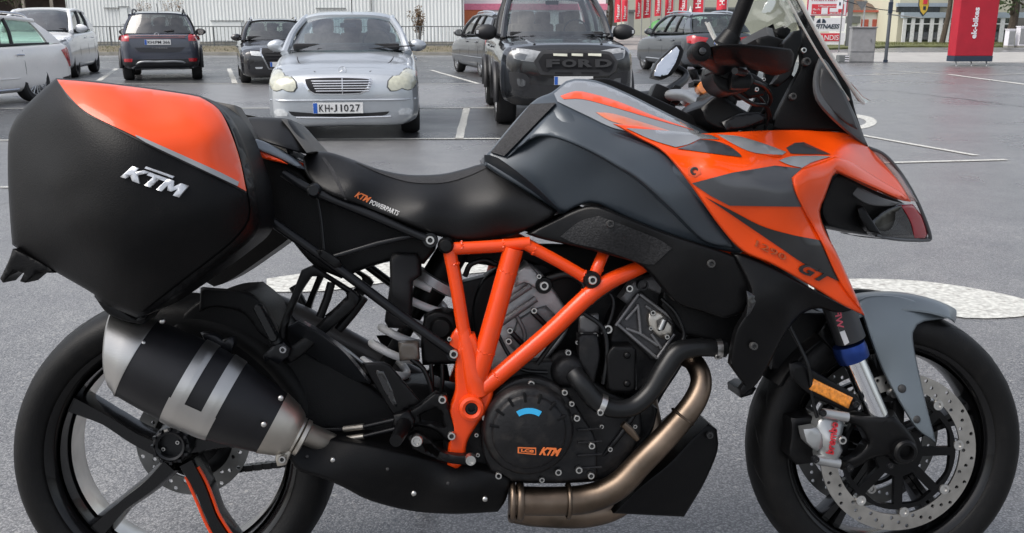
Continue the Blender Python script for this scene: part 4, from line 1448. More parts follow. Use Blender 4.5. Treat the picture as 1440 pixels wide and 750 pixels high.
# ---------------------------------------------------------------- silver saloon
kM = 0.975
m_sil = paint('paint_silver', (0.47, 0.50, 0.53), 0.55, 0.3)
spM = dict(tab=sedan_tab(4.53, 1.73, 0.14, 0.74, 0.97, 0.93, 0.98, 0.98, xc=0.92), axles=(1.42, -1.30), w=0.865, wr=0.315, ww=0.21,
           wb=(0.98, 0.95), wt=(0.28, 1.315), rt=(-0.92, 1.315), rb=(-1.62, 0.98), yb=0.745, yr=0.565, cpil=0.34, doors=(0, 0.42, 0.66), crown=0.06, spokes=7,
           wglass=glass_mat('screen_merc', (0.62, 0.78, 0.80), 0.17), seatm=M_SEATT, beltm=M_CHROME)
cm = Car('silver_saloon', 'silver saloon with twin oval headlamps and slatted grille, facing us', place(485, 199, YF + R(7), kM, 2.265), YF + R(7), kM, spM, m_sil)
def fvM(px, py): return ((px - 486) / 121.5, (199 - py) / 121.5)
Z2 = lambda x, y: fvM(340 + x / 3.75, y / 3.75)
hl = [Z2(x, y) for x, y in ((170, 432), (183, 403), (214, 393), (242, 401), (262, 421), (292, 424), (316, 446), (320, 474), (305, 493), (276, 492), (250, 481), (222, 491), (192, 483), (174, 460))]
cx_ = sum(p[0] for p in hl) / len(hl)
for o in cm.patch(hl, 'front', 'headlamp', M_LAMPY, 0.02, 0.016, 0.022, both=True):
    pass
big = [(cx_ + (p[0] - cx_) * 1.10, 0.659 + (p[1] - 0.659) * 1.10) for p in hl]
cm.patch(big, 'front', 'headlamp_surround', mat('lamp_seal', (0.08, 0.085, 0.09), 0.5), 0.015, 0.004, 0.022, both=True)
gr = [Z2(x, y) for x, y in ((352, 430), (385, 425), (520, 422), (655, 427), (690, 432), (680, 470), (660, 497), (640, 508), (520, 512), (400, 508), (378, 492), (362, 465))]
cm.patch(gr, 'front', 'grille_frame', M_CHROME, 0.02, 0.022, 0.04)
gi = [(p[0] * 0.94, 0.606 + (p[1] - 0.606) * 0.86) for p in gr]
cm.patch(gi, 'front', 'grille', M_CABIN, 0.02, 0.028, 0.04)
for k_ in range(5):
    zz = 0.665 - k_ * 0.027
    cm.tube_on([(y, zz) for y in np.linspace(-0.335 + k_ * 0.012, 0.335 - k_ * 0.012, 9)], 'front', 0.0065, 'grille_slat', M_CHROME, 0.034)
cm.tube_on([(0, 0.69), (0, 0.60), (0, 0.52)], 'front', 0.008, 'grille_bar', M_CHROME, 0.036)
cm.plate('front', -0.055, 0.372, 'KH.J 1027', 0.545, 0.118, 0.035, each=True)
lo = [Z2(x, y) for x, y in ((275, 592), (400, 603), (520, 607), (650, 605), (778, 598), (765, 612), (700, 624), (520, 630), (340, 622), (290, 610))]
cm.patch(lo, 'front', 'lower_intake', M_CABIN, 0.012, 0.008, 0.04)
cm.tube_on([(y, 0.262 + 0.02 * abs(y)) for y in np.linspace(-0.52, 0.52, 11)], 'front', 0.009, 'intake_strip', M_CHROME, 0.012)
fg = [Z2(x, y) for x, y in ((198, 598), (215, 583), (250, 583), (272, 600), (268, 615), (215, 617))]
cm.patch(fg, 'front', 'fog_lamp', M_LAMP, 0.012, 0.012, 0.03, both=True)
cm.tube_on([(y, 0.455 + 0.0 * y) for y in np.linspace(-0.8, 0.8, 15)], 'front', 0.012, 'bumper_strip', m_sil, 0.006)
cm.tube_on([(2.1, 0.30), (1.6, 0.52), (0.9, 0.60)], 'top', 0.006, 'bonnet_seam', M_CABIN, 0.0, True)
# star badge on the bonnet
hit = cm.bvh.ray_cast(Vector((6, 0, 0.745)), Vector((-1, 0, 0)))
sx_, sz_ = hit[0].x - 0.02, hit[0].z + 0.025
mb = MB().tube([(sx_, 0.042 * math.cos(a), sz_ + 0.042 * math.sin(a)) for a in np.linspace(0, 2 * math.pi, 22)], 0.005, 6)
for k_ in range(3):
    a = math.pi / 2 + k_ * 2 * math.pi / 3
    mb.tube([(sx_, 0, sz_), (sx_, 0.042 * math.cos(a), sz_ + 0.042 * math.sin(a))], [0.007, 0.002], 6)
mb.build('star_badge', M_CHROME, cm.root)
cm.mirror(0.72, 0.97, 0.76, m_sil, 0.88)
cm.handles((0.05, -0.95), 0.82)
cm.seams((0.75, -0.25, -1.1), 0.3, 0.86)
for dy in (-0.35, 0.25):
    MB().tube([(1.06, dy, 0.975), (1.02, dy + 0.3, 1.0), (0.98, dy + 0.58, 1.012)], 0.009, 6).build('wiper', M_PLAST, cm.root)
MB().tube([(-0.85, 0.0, 1.40), (-0.95, 0.0, 1.72)], 0.006, 6).build('aerial', M_PLAST, cm.root)

# ---------------------------------------------------------------- black pickup
kF = 0.895
m_blk = paint('paint_black', (0.010, 0.011, 0.013), 0.2, 0.2)
h = 2.65
tabF = [(h, 0.66, 0.40, 0.92, 1.00), (h - 0.03, 0.77, 0.35, 0.98, 1.07), (h - 0.10, 0.85, 0.32, 1.03, 1.12), (h - 0.25, 0.90, 0.32, 1.06, 1.145), (h - 0.7, 0.92, 0.35, 1.10, 1.18), (1.25, 0.93, 0.34, 1.14, 1.22),
        (0.4, 0.92, 0.34, 1.16, 1.18), (-1.0, 0.92, 0.34, 1.17, 1.19), (-1.3, 0.92, 0.36, 1.16, 1.18), (-2.4, 0.91, 0.42, 1.16, 1.18), (-2.6, 0.90, 0.46, 1.14, 1.16), (-2.65, 0.86, 0.5, 1.1, 1.12)]
spF = dict(tab=tabF, axles=(1.72, -1.5), w=0.945, wr=0.39, ww=0.27, wb=(1.22, 1.20), wt=(0.45, 1.76), rt=(-0.95, 1.76), rb=(-1.15, 1.20), yb=0.79, yr=0.64, cpil=0.12, doors=(0, 0.48, 0.84),
           crown=0.05, wglass=glass_mat('screen_pickup', (0.62, 0.70, 0.68), 0.16), arch=M_PLAST, rim=M_ALLOY, spokes=6, seatm=M_SEATT)
cf = Car('black_pickup', 'tall black pickup truck with block letter grille, facing us', place(799, 183, YF + R(4), kF, 2.65), YF + R(4), kF, spF, m_blk, 'pickup')
def fvF(px, py): return ((px - 797) / 107.5, (185 - py) / 107.5)
Z4 = lambda x, y: fvF(680 + x / 3.947, y / 3.947)
hlF = [Z4(x, y) for x, y in ((142, 272), (230, 280), (302, 292), (285, 310), (265, 350), (200, 342), (150, 330), (140, 300))]
for o in cf.patch(hlF, 'front', 'headlamp', mat('lamp_pickup', (0.30, 0.31, 0.32), 0.15, coat=1.0, var=0.3, vscale=18), 0.03, 0.012, 0.03, both=True): pass
cf.patch([(-0.70 + (p[0] + 0.70) * 0.45, 0.955 + (p[1] - 0.955) * 0.5) for p in hlF], 'front', 'headlamp_lens', mat('lamp_inner', (0.12, 0.125, 0.13), 0.1, metal=0.6, coat=1), 0.03, 0.018, 0.03, both=True)
grF = [Z4(x, y) for x, y in ((262, 345), (305, 292), (330, 285), (510, 283), (680, 292), (700, 300), (738, 350), (725, 395), (705, 415), (690, 425), (520, 428), (300, 418), (285, 395))]
cf.patch(grF, 'front', 'grille_surround', mat('grille_grey', (0.030, 0.030, 0.032), 0.5), 0.03, 0.030, 0.05)
giF = [Z4(x, y) for x, y in ((285, 345), (315, 305), (510, 298), (685, 308), (718, 350), (705, 390), (690, 408), (660, 405), (640, 392), (360, 390), (340, 405), (310, 398))]
cf.patch(giF, 'front', 'grille', M_CABIN, 0.03, 0.036, 0.05)
for (xa, xb) in ((370, 448), (473, 536), (566, 640)):
    cf.patch([Z4(xa, 302), Z4(xb, 304), Z4(xb, 318), Z4(xa, 315)], 'front', 'marker_lamp', mat('marker_pale', (0.75, 0.74, 0.62), 0.35), 0.02, 0.046, 0.03, sm=False)
for (xa, xb) in ((380, 480), (530, 630)):
    cf.patch([Z4(xa, 404), Z4(xb, 406), Z4(xb, 416), Z4(xa, 413)], 'front', 'grille_slot', M_CABIN, 0.02, 0.042, 0.03, sm=False)
xg = cf.bvh.ray_cast(Vector((6, 0, 0.88)), Vector((-1, 0, 0)))[0].x
for ch, xa, xb in zip('FORD', (330, 418, 510, 606), (405, 500, 592, 700)):
    a = Z4(xa, 378); b = Z4(xb, 334)
    text_obj('grille_letter', ch, (xg + 0.045, a[0], a[1]), (0, b[0] - a[0], 0), (0, 0, b[1] - a[1]), mat('grille_letter', (0.038, 0.038, 0.04), 0.45), cf.root, bold=0.05, depth=0.02)
lowF = [(-0.62, 0.62), (-0.30, 0.585), (0.30, 0.585), (0.62, 0.62), (0.60, 0.46), (0.4, 0.42), (-0.4, 0.42), (-0.60, 0.46)]
cf.patch(lowF, 'front', 'lower_bumper', M_PLAST, 0.02, 0.012, 0.06)
cf.plate('front', 0.06, 0.655, '', 0.52, 0.11, 0.03)
fgF = [Z4(x, y) for x, y in ((122, 405), (205, 412), (240, 440), (235, 490), (200, 508), (150, 500), (130, 470))]
cf.patch(fgF, 'front', 'fog_lamp_surround', M_PLAST, 0.03, 0.018, 0.04, both=True)
cf.patch([(-0.61 + (p[0] + 0.59) * 0.42, 0.62 + (p[1] - 0.62) * 0.45) for p in fgF], 'front', 'fog_lamp', MATS['lamp_inner'], 0.02, 0.028, 0.03, both=True)
cf.tube_on([(2.5, 0.45), (2.0, 0.52), (1.3, 0.55)], 'top', 0.02, 'bonnet_ridge', m_blk, 0.0, True)
cf.mirror(0.98, 1.23, 0.86, M_PLAST, 1.35)
for sd in (-1, 1):
    MB().box((1.045, sd * 1.13, 1.27), (0.02, 0.09, 0.05), bevel=0.008).build('mirror_indicator', M_LAMP, cf.root, None)
cf.roof_rails(M_PLAST, 0.2, -0.85, 0.05)
cf.handles((0.25, -0.75), 1.05)
cf.seams((0.95, -0.05, -0.95), 0.45, 1.1)
for dy in (-0.4, 0.2):
    MB().tube([(1.32, dy, 1.215), (1.27, dy + 0.3, 1.24), (1.22, dy + 0.58, 1.25)], 0.010, 6).build('wiper', M_PLAST, cf.root)

# ---------------------------------------------------------------- dark blue-grey crossover, seen from behind
kT = 0.98
m_tc = paint('paint_bluegrey', (0.055, 0.062, 0.085), 0.35, 0.3)
h = 2.05
tabT = hatch_tab(4.1, 1.76, 0.22, 0.92, 1.03, 1.0, 1.03, 0.95)
spT = dict(tab=tabT, axles=(1.25, -1.30), w=0.88, wr=0.33, ww=0.22, wb=(1.0, 1.02), wt=(0.35, 1.47), rt=(-1.55, 1.46), rb=(-1.88, 1.06), yb=0.76, yr=0.60, cpil=0.18, doors=(0, 0.36, 0.64, 0.80), crown=0.05,
           arch=M_PLAST, wglass=M_GLASS, rwglass=glass_mat('rear_tc', (0.30, 0.33, 0.34), 0.12), roofm=m_tc)
ct = Car('bluegrey_crossover', 'dark blue grey crossover seen from behind near the railing', place(229, 114.5, YA + R(18), kT, -2.05), YA + R(18), kT, spT, m_tc)
def rvT(px, py): return (-(px - 229.5) / 66.5, (115.5 - py) / 66.5)
Z5 = lambda x, y: rvT(160 + x / 6.25, y / 6.25)
ct.patch([Z5(65, 335), Z5(80, 300), Z5(160, 285), Z5(172, 310), Z5(170, 350), Z5(80, 350)], 'rear', 'tail_lamp', M_TAIL, 0.02, 0.014, 0.03, both=True)
ct.patch([Z5(168, 305), Z5(670, 305), Z5(670, 325), Z5(168, 325)], 'rear', 'light_bar', mat('bar_dark', (0.10, 0.04, 0.045), 0.2, coat=1), 0.02, 0.012, 0.04, sm=False)
ct.tube_on([(y, 1.018) for y in np.linspace(-0.6, 0.6, 13)], 'rear', 0.006, 'light_bar_strip', mat('strip_pink', (0.5, 0.3, 0.3), 0.3), 0.016)
ct.patch([Z5(210, 408), Z5(660, 408), Z5(620, 445), Z5(560, 452), Z5(300, 452), Z5(245, 442)], 'rear', 'tailgate_recess_shade', mat('tailgate_shade', (0.022, 0.023, 0.03), 0.35, coat=0.6), 0.02, 0.008, 0.05)  # recess shade put into a darker coat; the body stays uncut
ct.patch([Z5(70, 500), Z5(810, 500), Z5(800, 600), Z5(80, 600)], 'rear', 'rear_bumper', M_PLAST, 0.02, 0.010, 0.05, sm=False)
ct.patch([Z5(255, 550), Z5(625, 550), Z5(700, 600), Z5(180, 600)], 'rear', 'bumper_insert', M_CABIN, 0.02, 0.016, 0.05, sm=False)
ct.tube_on([Z5(175, 598), Z5(250, 542), Z5(400, 540), Z5(620, 542), Z5(720, 598)], 'rear', 0.026, 'skid_trim', mat('skid_grey', (0.26, 0.27, 0.28), 0.4, metal=0.5), 0.012)
ct.patch([Z5(105, 510), Z5(185, 510), Z5(180, 540), Z5(110, 540)], 'rear', 'reflector', M_TAIL, 0.02, 0.018, 0.03, both=True)
ct.plate('rear', rvT(227.5, 0)[0], Z5(0, 360)[1], 'KH:PM 366', 0.56, 0.115, 0.03)
xb_ = ct.bvh.ray_cast(Vector((-6, 0, Z5(0, 415)[1])), Vector((1, 0, 0)))[0].x
a = Z5(365, 418); b = Z5(500, 407)
text_obj('lettering', 'T-CROSS', (xb_ - 0.012, a[0], a[1]), (0, b[0] - a[0], 0), (0, 0, b[1] - a[1]), M_CHROME, ct.root, spacing=1.4, depth=0.004)
xb_ = ct.bvh.ray_cast(Vector((-6, 0, 1.04)), Vector((1, 0, 0)))[0].x - 0.02
c_ = Z5(418, 298)
mb = MB().tube([(xb_, c_[0] + 0.055 * math.cos(q), c_[1] + 0.055 * math.sin(q)) for q in np.linspace(0, 2 * math.pi, 20)], 0.007, 6)
mb.tube([(xb_, c_[0] - 0.03, c_[1] + 0.04), (xb_, c_[0], c_[1] - 0.0), (xb_, c_[0] + 0.03, c_[1] + 0.04)], 0.006, 5).tube([(xb_, c_[0] - 0.042, c_[1] + 0.02), (xb_, c_[0] - 0.02, c_[1] - 0.045), (xb_, c_[0], c_[1] - 0.005), (xb_, c_[0] + 0.02, c_[1] - 0.045), (xb_, c_[0] + 0.042, c_[1] + 0.02)], 0.006, 5)
mb.build('round_badge', M_CHROME, ct.root)
ct.mirror(0.62, 1.04, 0.78, M_PLAST, 1.0)
ct.roof_rails(M_PLAST, 0.1, -1.4, 0.06)
MB().tube([(-1.3, 0, 1.51), (-1.5, 0, 1.72)], 0.007, 6).build('aerial', M_PLAST, ct.root)
MB().tube([(-1.90, 0.0, 1.10), (-1.955, -0.2, 1.12), (-1.93, -0.34, 1.14)], 0.012, 6).build('wiper', M_PLAST, ct.root)
MB().tube([(-1.93, y, 0.30) for y in (0.45, 0.2, -0.3, -0.6)], 0.03, 8).build('exhaust_pipe', M_ALLOY, ct.root)

# ---------------------------------------------------------------- black saloon facing us, half hidden
kA = 0.93
m_bk2 = paint('paint_black_two', (0.013, 0.013, 0.016), 0.3, 0.2)
spA = dict(tab=sedan_tab(4.7, 1.83, 0.14, 0.78, 0.99, 0.95, 1.0, 1.0, xc=0.98), axles=(1.47, -1.34), w=0.915, wr=0.325, ww=0.22, wb=(1.0, 0.97), wt=(0.30, 1.38), rt=(-1.3, 1.37), rb=(-2.0, 1.0), yb=0.78, yr=0.585,
           cpil=0.2, doors=(0, 0.36, 0.64, 0.79), crown=0.05, wglass=glass_mat('screen_audi', (0.64, 0.70, 0.62), 0.12), beltm=M_CHROME)
ca = Car('black_estate_car', 'black car with slim headlamps parked behind the silver saloon, facing us', place(398, 119, YF + R(17), kA, 2.35), YF + R(17), kA, spA, m_bk2)
def fvA(px, py): return ((px - 397) / 64.5, (121 - py) / 64.5)
Z8 = lambda x, y: fvA(330 + x / 7.5, 20 + y / 7.5)
ca.patch([Z8(175, 395), Z8(270, 400), Z8(375, 412), Z8(345, 445), Z8(260, 448), Z8(185, 440)], 'front', 'headlamp', M_LAMP, 0.02, 0.012, 0.03, both=True)
ca.patch([Z8(205, 500), Z8(400, 505), Z8(395, 520), Z8(210, 515)], 'front', 'bumper_crease', mat('crease', (0.03, 0.03, 0.034), 0.25, coat=1), 0.02, 0.010, 0.04, both=True)
ca.patch([Z8(215, 565), Z8(300, 565), Z8(290, 585), Z8(225, 585)], 'front', 'fog_lamp', M_LAMP, 0.02, 0.012, 0.03, both=True)
grA = [(-0.44, 0.83), (0.44, 0.83), (0.47, 0.72), (0.30, 0.34), (-0.30, 0.34), (-0.47, 0.72)]
ca.patch(grA, 'front', 'grille_frame', M_CHROME, 0.02, 0.014, 0.05)
ca.patch([(p[0] * 0.92, 0.6 + (p[1] - 0.6) * 0.92) for p in grA], 'front', 'grille', M_CABIN, 0.02, 0.022, 0.05)
for k_ in range(6): ca.tube_on([(y, 0.78 - k_ * 0.07) for y in np.linspace(-0.36 + k_ * 0.012, 0.36 - k_ * 0.012, 7)], 'front', 0.008, 'grille_slat', M_PLAST, 0.028)
for k_ in range(4):
    xq = ca.bvh.ray_cast(Vector((6, -0.12 + 0.08 * k_, 0.73)), Vector((-1, 0, 0)))[0].x + 0.03
    MB().tube([(xq, -0.12 + 0.08 * k_ + 0.05 * math.cos(q), 0.73 + 0.05 * math.sin(q)) for q in np.linspace(0, 6.283, 16)], 0.006, 6).build('ring_badge', M_CHROME, ca.root)
ca.plate('front', 0.0, 0.45, '', 0.52, 0.11, 0.03)
ca.mirror(0.70, 0.99, 0.80, m_bk2, 1.0)
ca.handles((0.05, -0.95), 0.80); ca.seams((0.75, -0.25, -1.15), 0.3, 0.88)
ca.roof_rails(M_CHROME, 0.1, -1.2, 0.05)

# ---------------------------------------------------------------- white small hatchback, front three-quarter
kY = 1.06
m_wh = paint('paint_white', (0.86, 0.87, 0.88), 0.0, 0.3)
spY = dict(tab=hatch_tab(3.95, 1.70, 0.17, 0.86, 1.05, 0.98, 1.0, 0.95), axles=(1.22, -1.29), w=0.85, wr=0.305, ww=0.20, wb=(1.05, 1.03), wt=(0.25, 1.46), rt=(-1.45, 1.44), rb=(-1.82, 1.04), yb=0.74, yr=0.585,
           cpil=0.24, doors=(0, 0.36, 0.66), crown=0.05, wglass=glass_mat('screen_yaris', (0.16, 0.20, 0.22), 0.15), rim=M_ALLOYD)
yY = YF + R(14)
cy = Car('white_hatchback', 'small white hatchback with swept headlamps, facing us by the railing', place(44, 112, yY, kY, 1.975), yY, kY, spY, m_wh)
cy.patch([(0.42, 0.78), (0.60, 0.84), (0.80, 0.93), (0.82, 0.80), (0.74, 0.72), (0.46, 0.70)], 'front', 'headlamp', M_LAMP, 0.03, 0.012, 0.04, both=True)
cy.patch([(0.52, 0.77), (0.76, 0.86), (0.76, 0.82), (0.55, 0.735)], 'front', 'headlamp_insert', mat('lamp_dark', (0.05, 0.055, 0.06), 0.15, coat=1), 0.02, 0.018, 0.04, both=True)
cy.patch([(-0.52, 0.50), (-0.3, 0.60), (0.3, 0.60), (0.52, 0.50), (0.45, 0.30), (-0.45, 0.30)], 'front', 'lower_grille', M_PLAST, 0.02, 0.010, 0.05)
cy.patch([(0.58, 0.50), (0.72, 0.66), (0.76, 0.44), (0.66, 0.40)], 'front', 'fog_lamp_surround', M_PLAST, 0.02, 0.012, 0.04, both=True)
cy.patch([(0.64, 0.50), (0.70, 0.54), (0.72, 0.47), (0.66, 0.45)], 'front', 'fog_lamp', M_LAMP, 0.02, 0.018, 0.03, both=True)
cy.patch([(-0.35, 0.75), (0.35, 0.75), (0.30, 0.70), (-0.30, 0.70)], 'front', 'upper_grille', M_PLAST, 0.02, 0.010, 0.05)
cy.tube_on([(y, 0.215) for y in np.linspace(-0.7, 0.7, 11)], 'front', 0.02, 'chin_spoiler', M_PLAST, 0.006)
cy.plate('front', 0.0, 0.42, '', 0.52, 0.11, 0.03)
cy.mirror(0.72, 1.04, 0.76, m_wh, 1.1)
cy.handles((0.0, -0.9), 0.86); cy.seams((0.75, -0.25, -1.1), 0.3, 0.9)

# ---------------------------------------------------------------- white estate, its flank towards us, tail to the right
kW = 0.95
m_wp = paint('paint_pearl', (0.86, 0.84, 0.81), 0.12, 0.32)
tabW = hatch_tab(4.85, 1.82, 0.17, 0.74, 0.97, 0.93, 0.96, 1.05)
spW = dict(tab=tabW, axles=(1.50, -1.37), w=0.91, wr=0.33, ww=0.225, wb=(1.05, 0.96), wt=(0.35, 1.38), rt=(-1.78, 1.36), rb=(-2.22, 0.98), yb=0.78, yr=0.60, cpil=0.105, doors=(0, 0.345, 0.63, 0.885), crown=0.05,
           sglass=M_GLASSG, rglass=M_GLASSG, twin=True, spokes=7, beltm=M_PLAST, handm=M_CHROME)
yW = R(257)
pW = G(50, 143)
# rear axle stands under the wheel seen at the photo's left edge
ca_, sa_ = math.cos(yW), math.sin(yW)
rear = Vector((pW.x, pW.y, 0)) - Vector((-sa_, ca_, 0)) * 0.80 * kW
cw = Car('white_estate', 'pearl white estate car with green tinted windows, its tail by the white hatchback', (rear.x + ca_ * 1.37 * kW, rear.y + sa_ * 1.37 * kW, 0), yW, kW, spW, m_wp)
cw.patch([(-2.10, 0.86), (-2.30, 0.90), (-2.42, 0.80), (-2.42, 0.58), (-2.30, 0.56), (-2.20, 0.70)], 'side', 'tail_lamp', M_TAIL, 0.02, 0.012, 0.04, both=True)
cw.patch([(0.55, 0.90), (0.80, 0.90), (0.80, 0.62), (0.60, 0.60)], 'rear', 'tail_lamp', M_TAIL, 0.02, 0.012, 0.04, both=True)
cw.handles((0.02, -1.02), 0.80)
cw.seams((0.85, -0.22, -1.12), 0.3, 0.88)
cw.tube_on([(x, 0.42) for x in np.linspace(1.0, -0.95, 9)], 'side', 0.012, 'side_moulding', m_wp, 0.004, True)
cw.tube_on([(x, 0.24) for x in np.linspace(1.05, -0.95, 9)], 'side', 0.022, 'sill_trim', M_CHROME, 0.0, True)
cw.roof_rails(M_CHROME, 0.15, -1.7, 0.06)
cw.mirror(0.75, 0.98, 0.80, m_wp, 1.0)
cw.plate('rear', 0.0, 0.62, '', 0.52, 0.11, 0.03)
cw.patch([(-2.05, 0.30), (-2.40, 0.34), (-2.40, 0.42), (-2.05, 0.38)], 'side', 'bumper_trim', M_PLAST, 0.02, 0.01, 0.05, both=True)

# ---------------------------------------------------------------- grey hatchback half hidden by the pickup
kO = 1.0
m_gr = paint('paint_grey', (0.075, 0.078, 0.085), 0.4, 0.32)
spO = dict(tab=hatch_tab(4.25, 1.75, 0.17, 0.80, 1.0, 0.94, 0.97, 0.98), axles=(1.30, -1.31), w=0.875, wr=0.315, ww=0.205, wb=(1.02, 0.98), wt=(0.30, 1.42), rt=(-1.62, 1.42), rb=(-1.98, 1.0), yb=0.755, yr=0.59,
           cpil=0.10, doors=(0, 0.35, 0.63, 0.89), crown=0.05, sglass=M_GLASSG, rglass=M_GLASS)
yO = R(106)
p = G(680, 108.5); ca_, sa_ = math.cos(yO), math.sin(yO)
rear = Vector((p.x, p.y, 0)) - Vector((-sa_, ca_, 0)) * 0.77 * kO
co = Car('grey_hatchback', 'grey estate hatchback seen from its tail corner, half behind the pickup', (rear.x + ca_ * 1.31 * kO, rear.y + sa_ * 1.31 * kO, 0), yO, kO, spO, m_gr)
co.patch([(-1.78, 0.98), (-2.0, 0.97), (-2.10, 0.84), (-2.10, 0.64), (-1.95, 0.62), (-1.82, 0.76)], 'side', 'tail_lamp', M_TAIL, 0.02, 0.014, 0.04, both=True)
co.patch([(0.52, 0.96), (0.76, 0.96), (0.76, 0.64), (0.58, 0.64)], 'rear', 'tail_lamp', M_TAIL, 0.02, 0.014, 0.04, both=True)
co.plate('rear', 0.0, 0.72, '', 0.52, 0.11, 0.03)
co.mirror(0.72, 0.99, 0.78, m_gr, 1.05)
co.handles((0.0, -0.95), 0.82); co.seams((0.78, -0.22, -1.12), 0.3, 0.88)
co.tube_on([(x, 0.46) for x in np.linspace(1.9, -1.95, 13)], 'side', 0.014, 'side_moulding', m_gr, 0.004, True)
co.roof_rails(M_CHROME, 0.15, -1.55, 0.05)

# ---------------------------------------------------------------- dark blue hatchback behind the handlebar
kB = 1.02
m_db = paint('paint_slate', (0.055, 0.063, 0.075), 0.35, 0.32)
spB = dict(tab=hatch_tab(4.25, 1.77, 0.17, 0.80, 1.0, 0.94, 0.98, 0.98), axles=(1.30, -1.28), w=0.885, wr=0.315, ww=0.205, wb=(1.02, 0.98), wt=(0.28, 1.41), rt=(-1.45, 1.40), rb=(-1.93, 1.02), yb=0.765, yr=0.60,
           cpil=0.17, doors=(0, 0.35, 0.63, 0.815), crown=0.05, sglass=M_GLASSG, rglass=M_GLASSG)
yB = R(101)
p = G(955, 104.5); ca_, sa_ = math.cos(yB), math.sin(yB)
rear = Vector((p.x, p.y, 0)) - Vector((-sa_, ca_, 0)) * 0.78 * kB
cb = Car('slate_hatchback', 'dark slate hatchback behind the motorcycle handlebar, below the red flags', (rear.x + ca_ * 1.28 * kB, rear.y + sa_ * 1.28 * kB, 0), yB, kB, spB, m_db)
cb.patch([(-1.80, 0.93), (-2.05, 0.96), (-2.12, 0.86), (-2.12, 0.76), (-1.90, 0.78)], 'side', 'tail_lamp', M_TAIL, 0.02, 0.014, 0.04, both=True)
cb.patch([(0.40, 0.90), (0.78, 0.95), (0.78, 0.76), (0.50, 0.74)], 'rear', 'tail_lamp', M_TAIL, 0.02, 0.014, 0.04, both=True)
cb.plate('rear', 0.0, 0.80, '', 0.52, 0.11, 0.03)
cb.mirror(0.72, 0.99, 0.79, m_db, 1.05)
cb.handles((0.0, -0.95), 0.82); cb.seams((0.78, -0.22, -1.12), 0.3, 0.88)
cb.tube_on([(x, 0.34) for x in np.linspace(1.0, -0.95, 9)], 'side', 0.02, 'sill_trim', M_ALLOY, 0.0, True)
cb.roof_rails(M_CHROME, 0.15, -1.4, 0.05)
MB().tube([(-1.95, 0.0, 1.05), (-2.0, -0.25, 1.07), (-1.98, -0.4, 1.09)], 0.012, 6).build('wiper', M_PLAST, cb.root)

# ---------------------------------------------------------------- a person standing beyond the grey hatchback: only the head shows
pp = WY(703, 30, 31.0)
per = empty('person', (pp.x, 31.0, 0), R(15), 'person with short dark hair standing beyond the grey hatchback', 'person')
def skin_mesh(name, joints, edges, m, parent, sub=2):
    me = bpy.data.meshes.new(name)
    me.from_pydata([j[:3] for j in joints], edges, [])
    o = bpy.data.objects.new(name, me)
    C.objects.link(o)
    md = o.modifiers.new('s', 'SKIN')
    for i, j in enumerate(joints):
        me.skin_vertices[0].data[i].radius = (j[3], j[4] if len(j) > 4 else j[3])
    me.skin_vertices[0].data[0].use_root = True
    o.modifiers.new('u', 'SUBSURF').levels = sub
    dg = bpy.context.evaluated_depsgraph_get()
    me2 = bpy.data.meshes.new_from_object(o.evaluated_get(dg))
    o.modifiers.clear()
    o.data = me2
    me2.materials.clear(); me2.materials.append(m)
    me2.polygons.foreach_set('use_smooth', [True] * len(me2.polygons))
    o.parent = parent
    return o
hk = WY(703, 22, 31.0).z / 1.75
J = [(0, 0, 0.95, 0.15, 0.11), (0, 0, 1.12, 0.14, 0.10), (0, 0, 1.32, 0.17, 0.11), (0, 0, 1.46, 0.08, 0.07), (0, 0.0, 1.53, 0.055), (0, -0.02, 1.62, 0.075, 0.095), (0, -0.01, 1.70, 0.07, 0.09),
     (0.19, 0, 1.42, 0.06), (0.25, 0, 1.15, 0.045), (0.25, -0.08, 0.90, 0.035), (0.25, -0.10, 0.80, 0.04, 0.02), (-0.19, 0, 1.42, 0.06), (-0.25, 0, 1.15, 0.045), (-0.25, -0.08, 0.90, 0.035), (-0.25, -0.10, 0.80, 0.04, 0.02),
     (0.10, 0, 0.86, 0.095), (0.11, -0.01, 0.50, 0.065), (0.11, 0.02, 0.10, 0.045), (0.11, -0.13, 0.04, 0.04, 0.03), (-0.10, 0, 0.86, 0.095), (-0.11, -0.01, 0.50, 0.065), (-0.11, 0.02, 0.10, 0.045), (-0.11, -0.13, 0.04, 0.04, 0.03)]
J = [tuple(q * hk for q in j) for j in J]
E = [(0, 1), (1, 2), (2, 3), (3, 4), (4, 5), (5, 6), (2, 7), (7, 8), (8, 9), (9, 10), (2, 11), (11, 12), (12, 13), (13, 14), (0, 15), (15, 16), (16, 17), (17, 18), (0, 19), (19, 20), (20, 21), (21, 22)]
skin_mesh('body', J, E, mat('person_skin', (0.42, 0.25, 0.18), 0.6), per)
skin_mesh('hair', [(0, 0.025 * hk, 1.66 * hk, 0.082 * hk, 0.10 * hk), (0, 0.005 * hk, 1.735 * hk, 0.072 * hk, 0.09 * hk)], [(0, 1)], mat('hair_brown', (0.05, 0.03, 0.025), 0.8, bump=0.5), per)
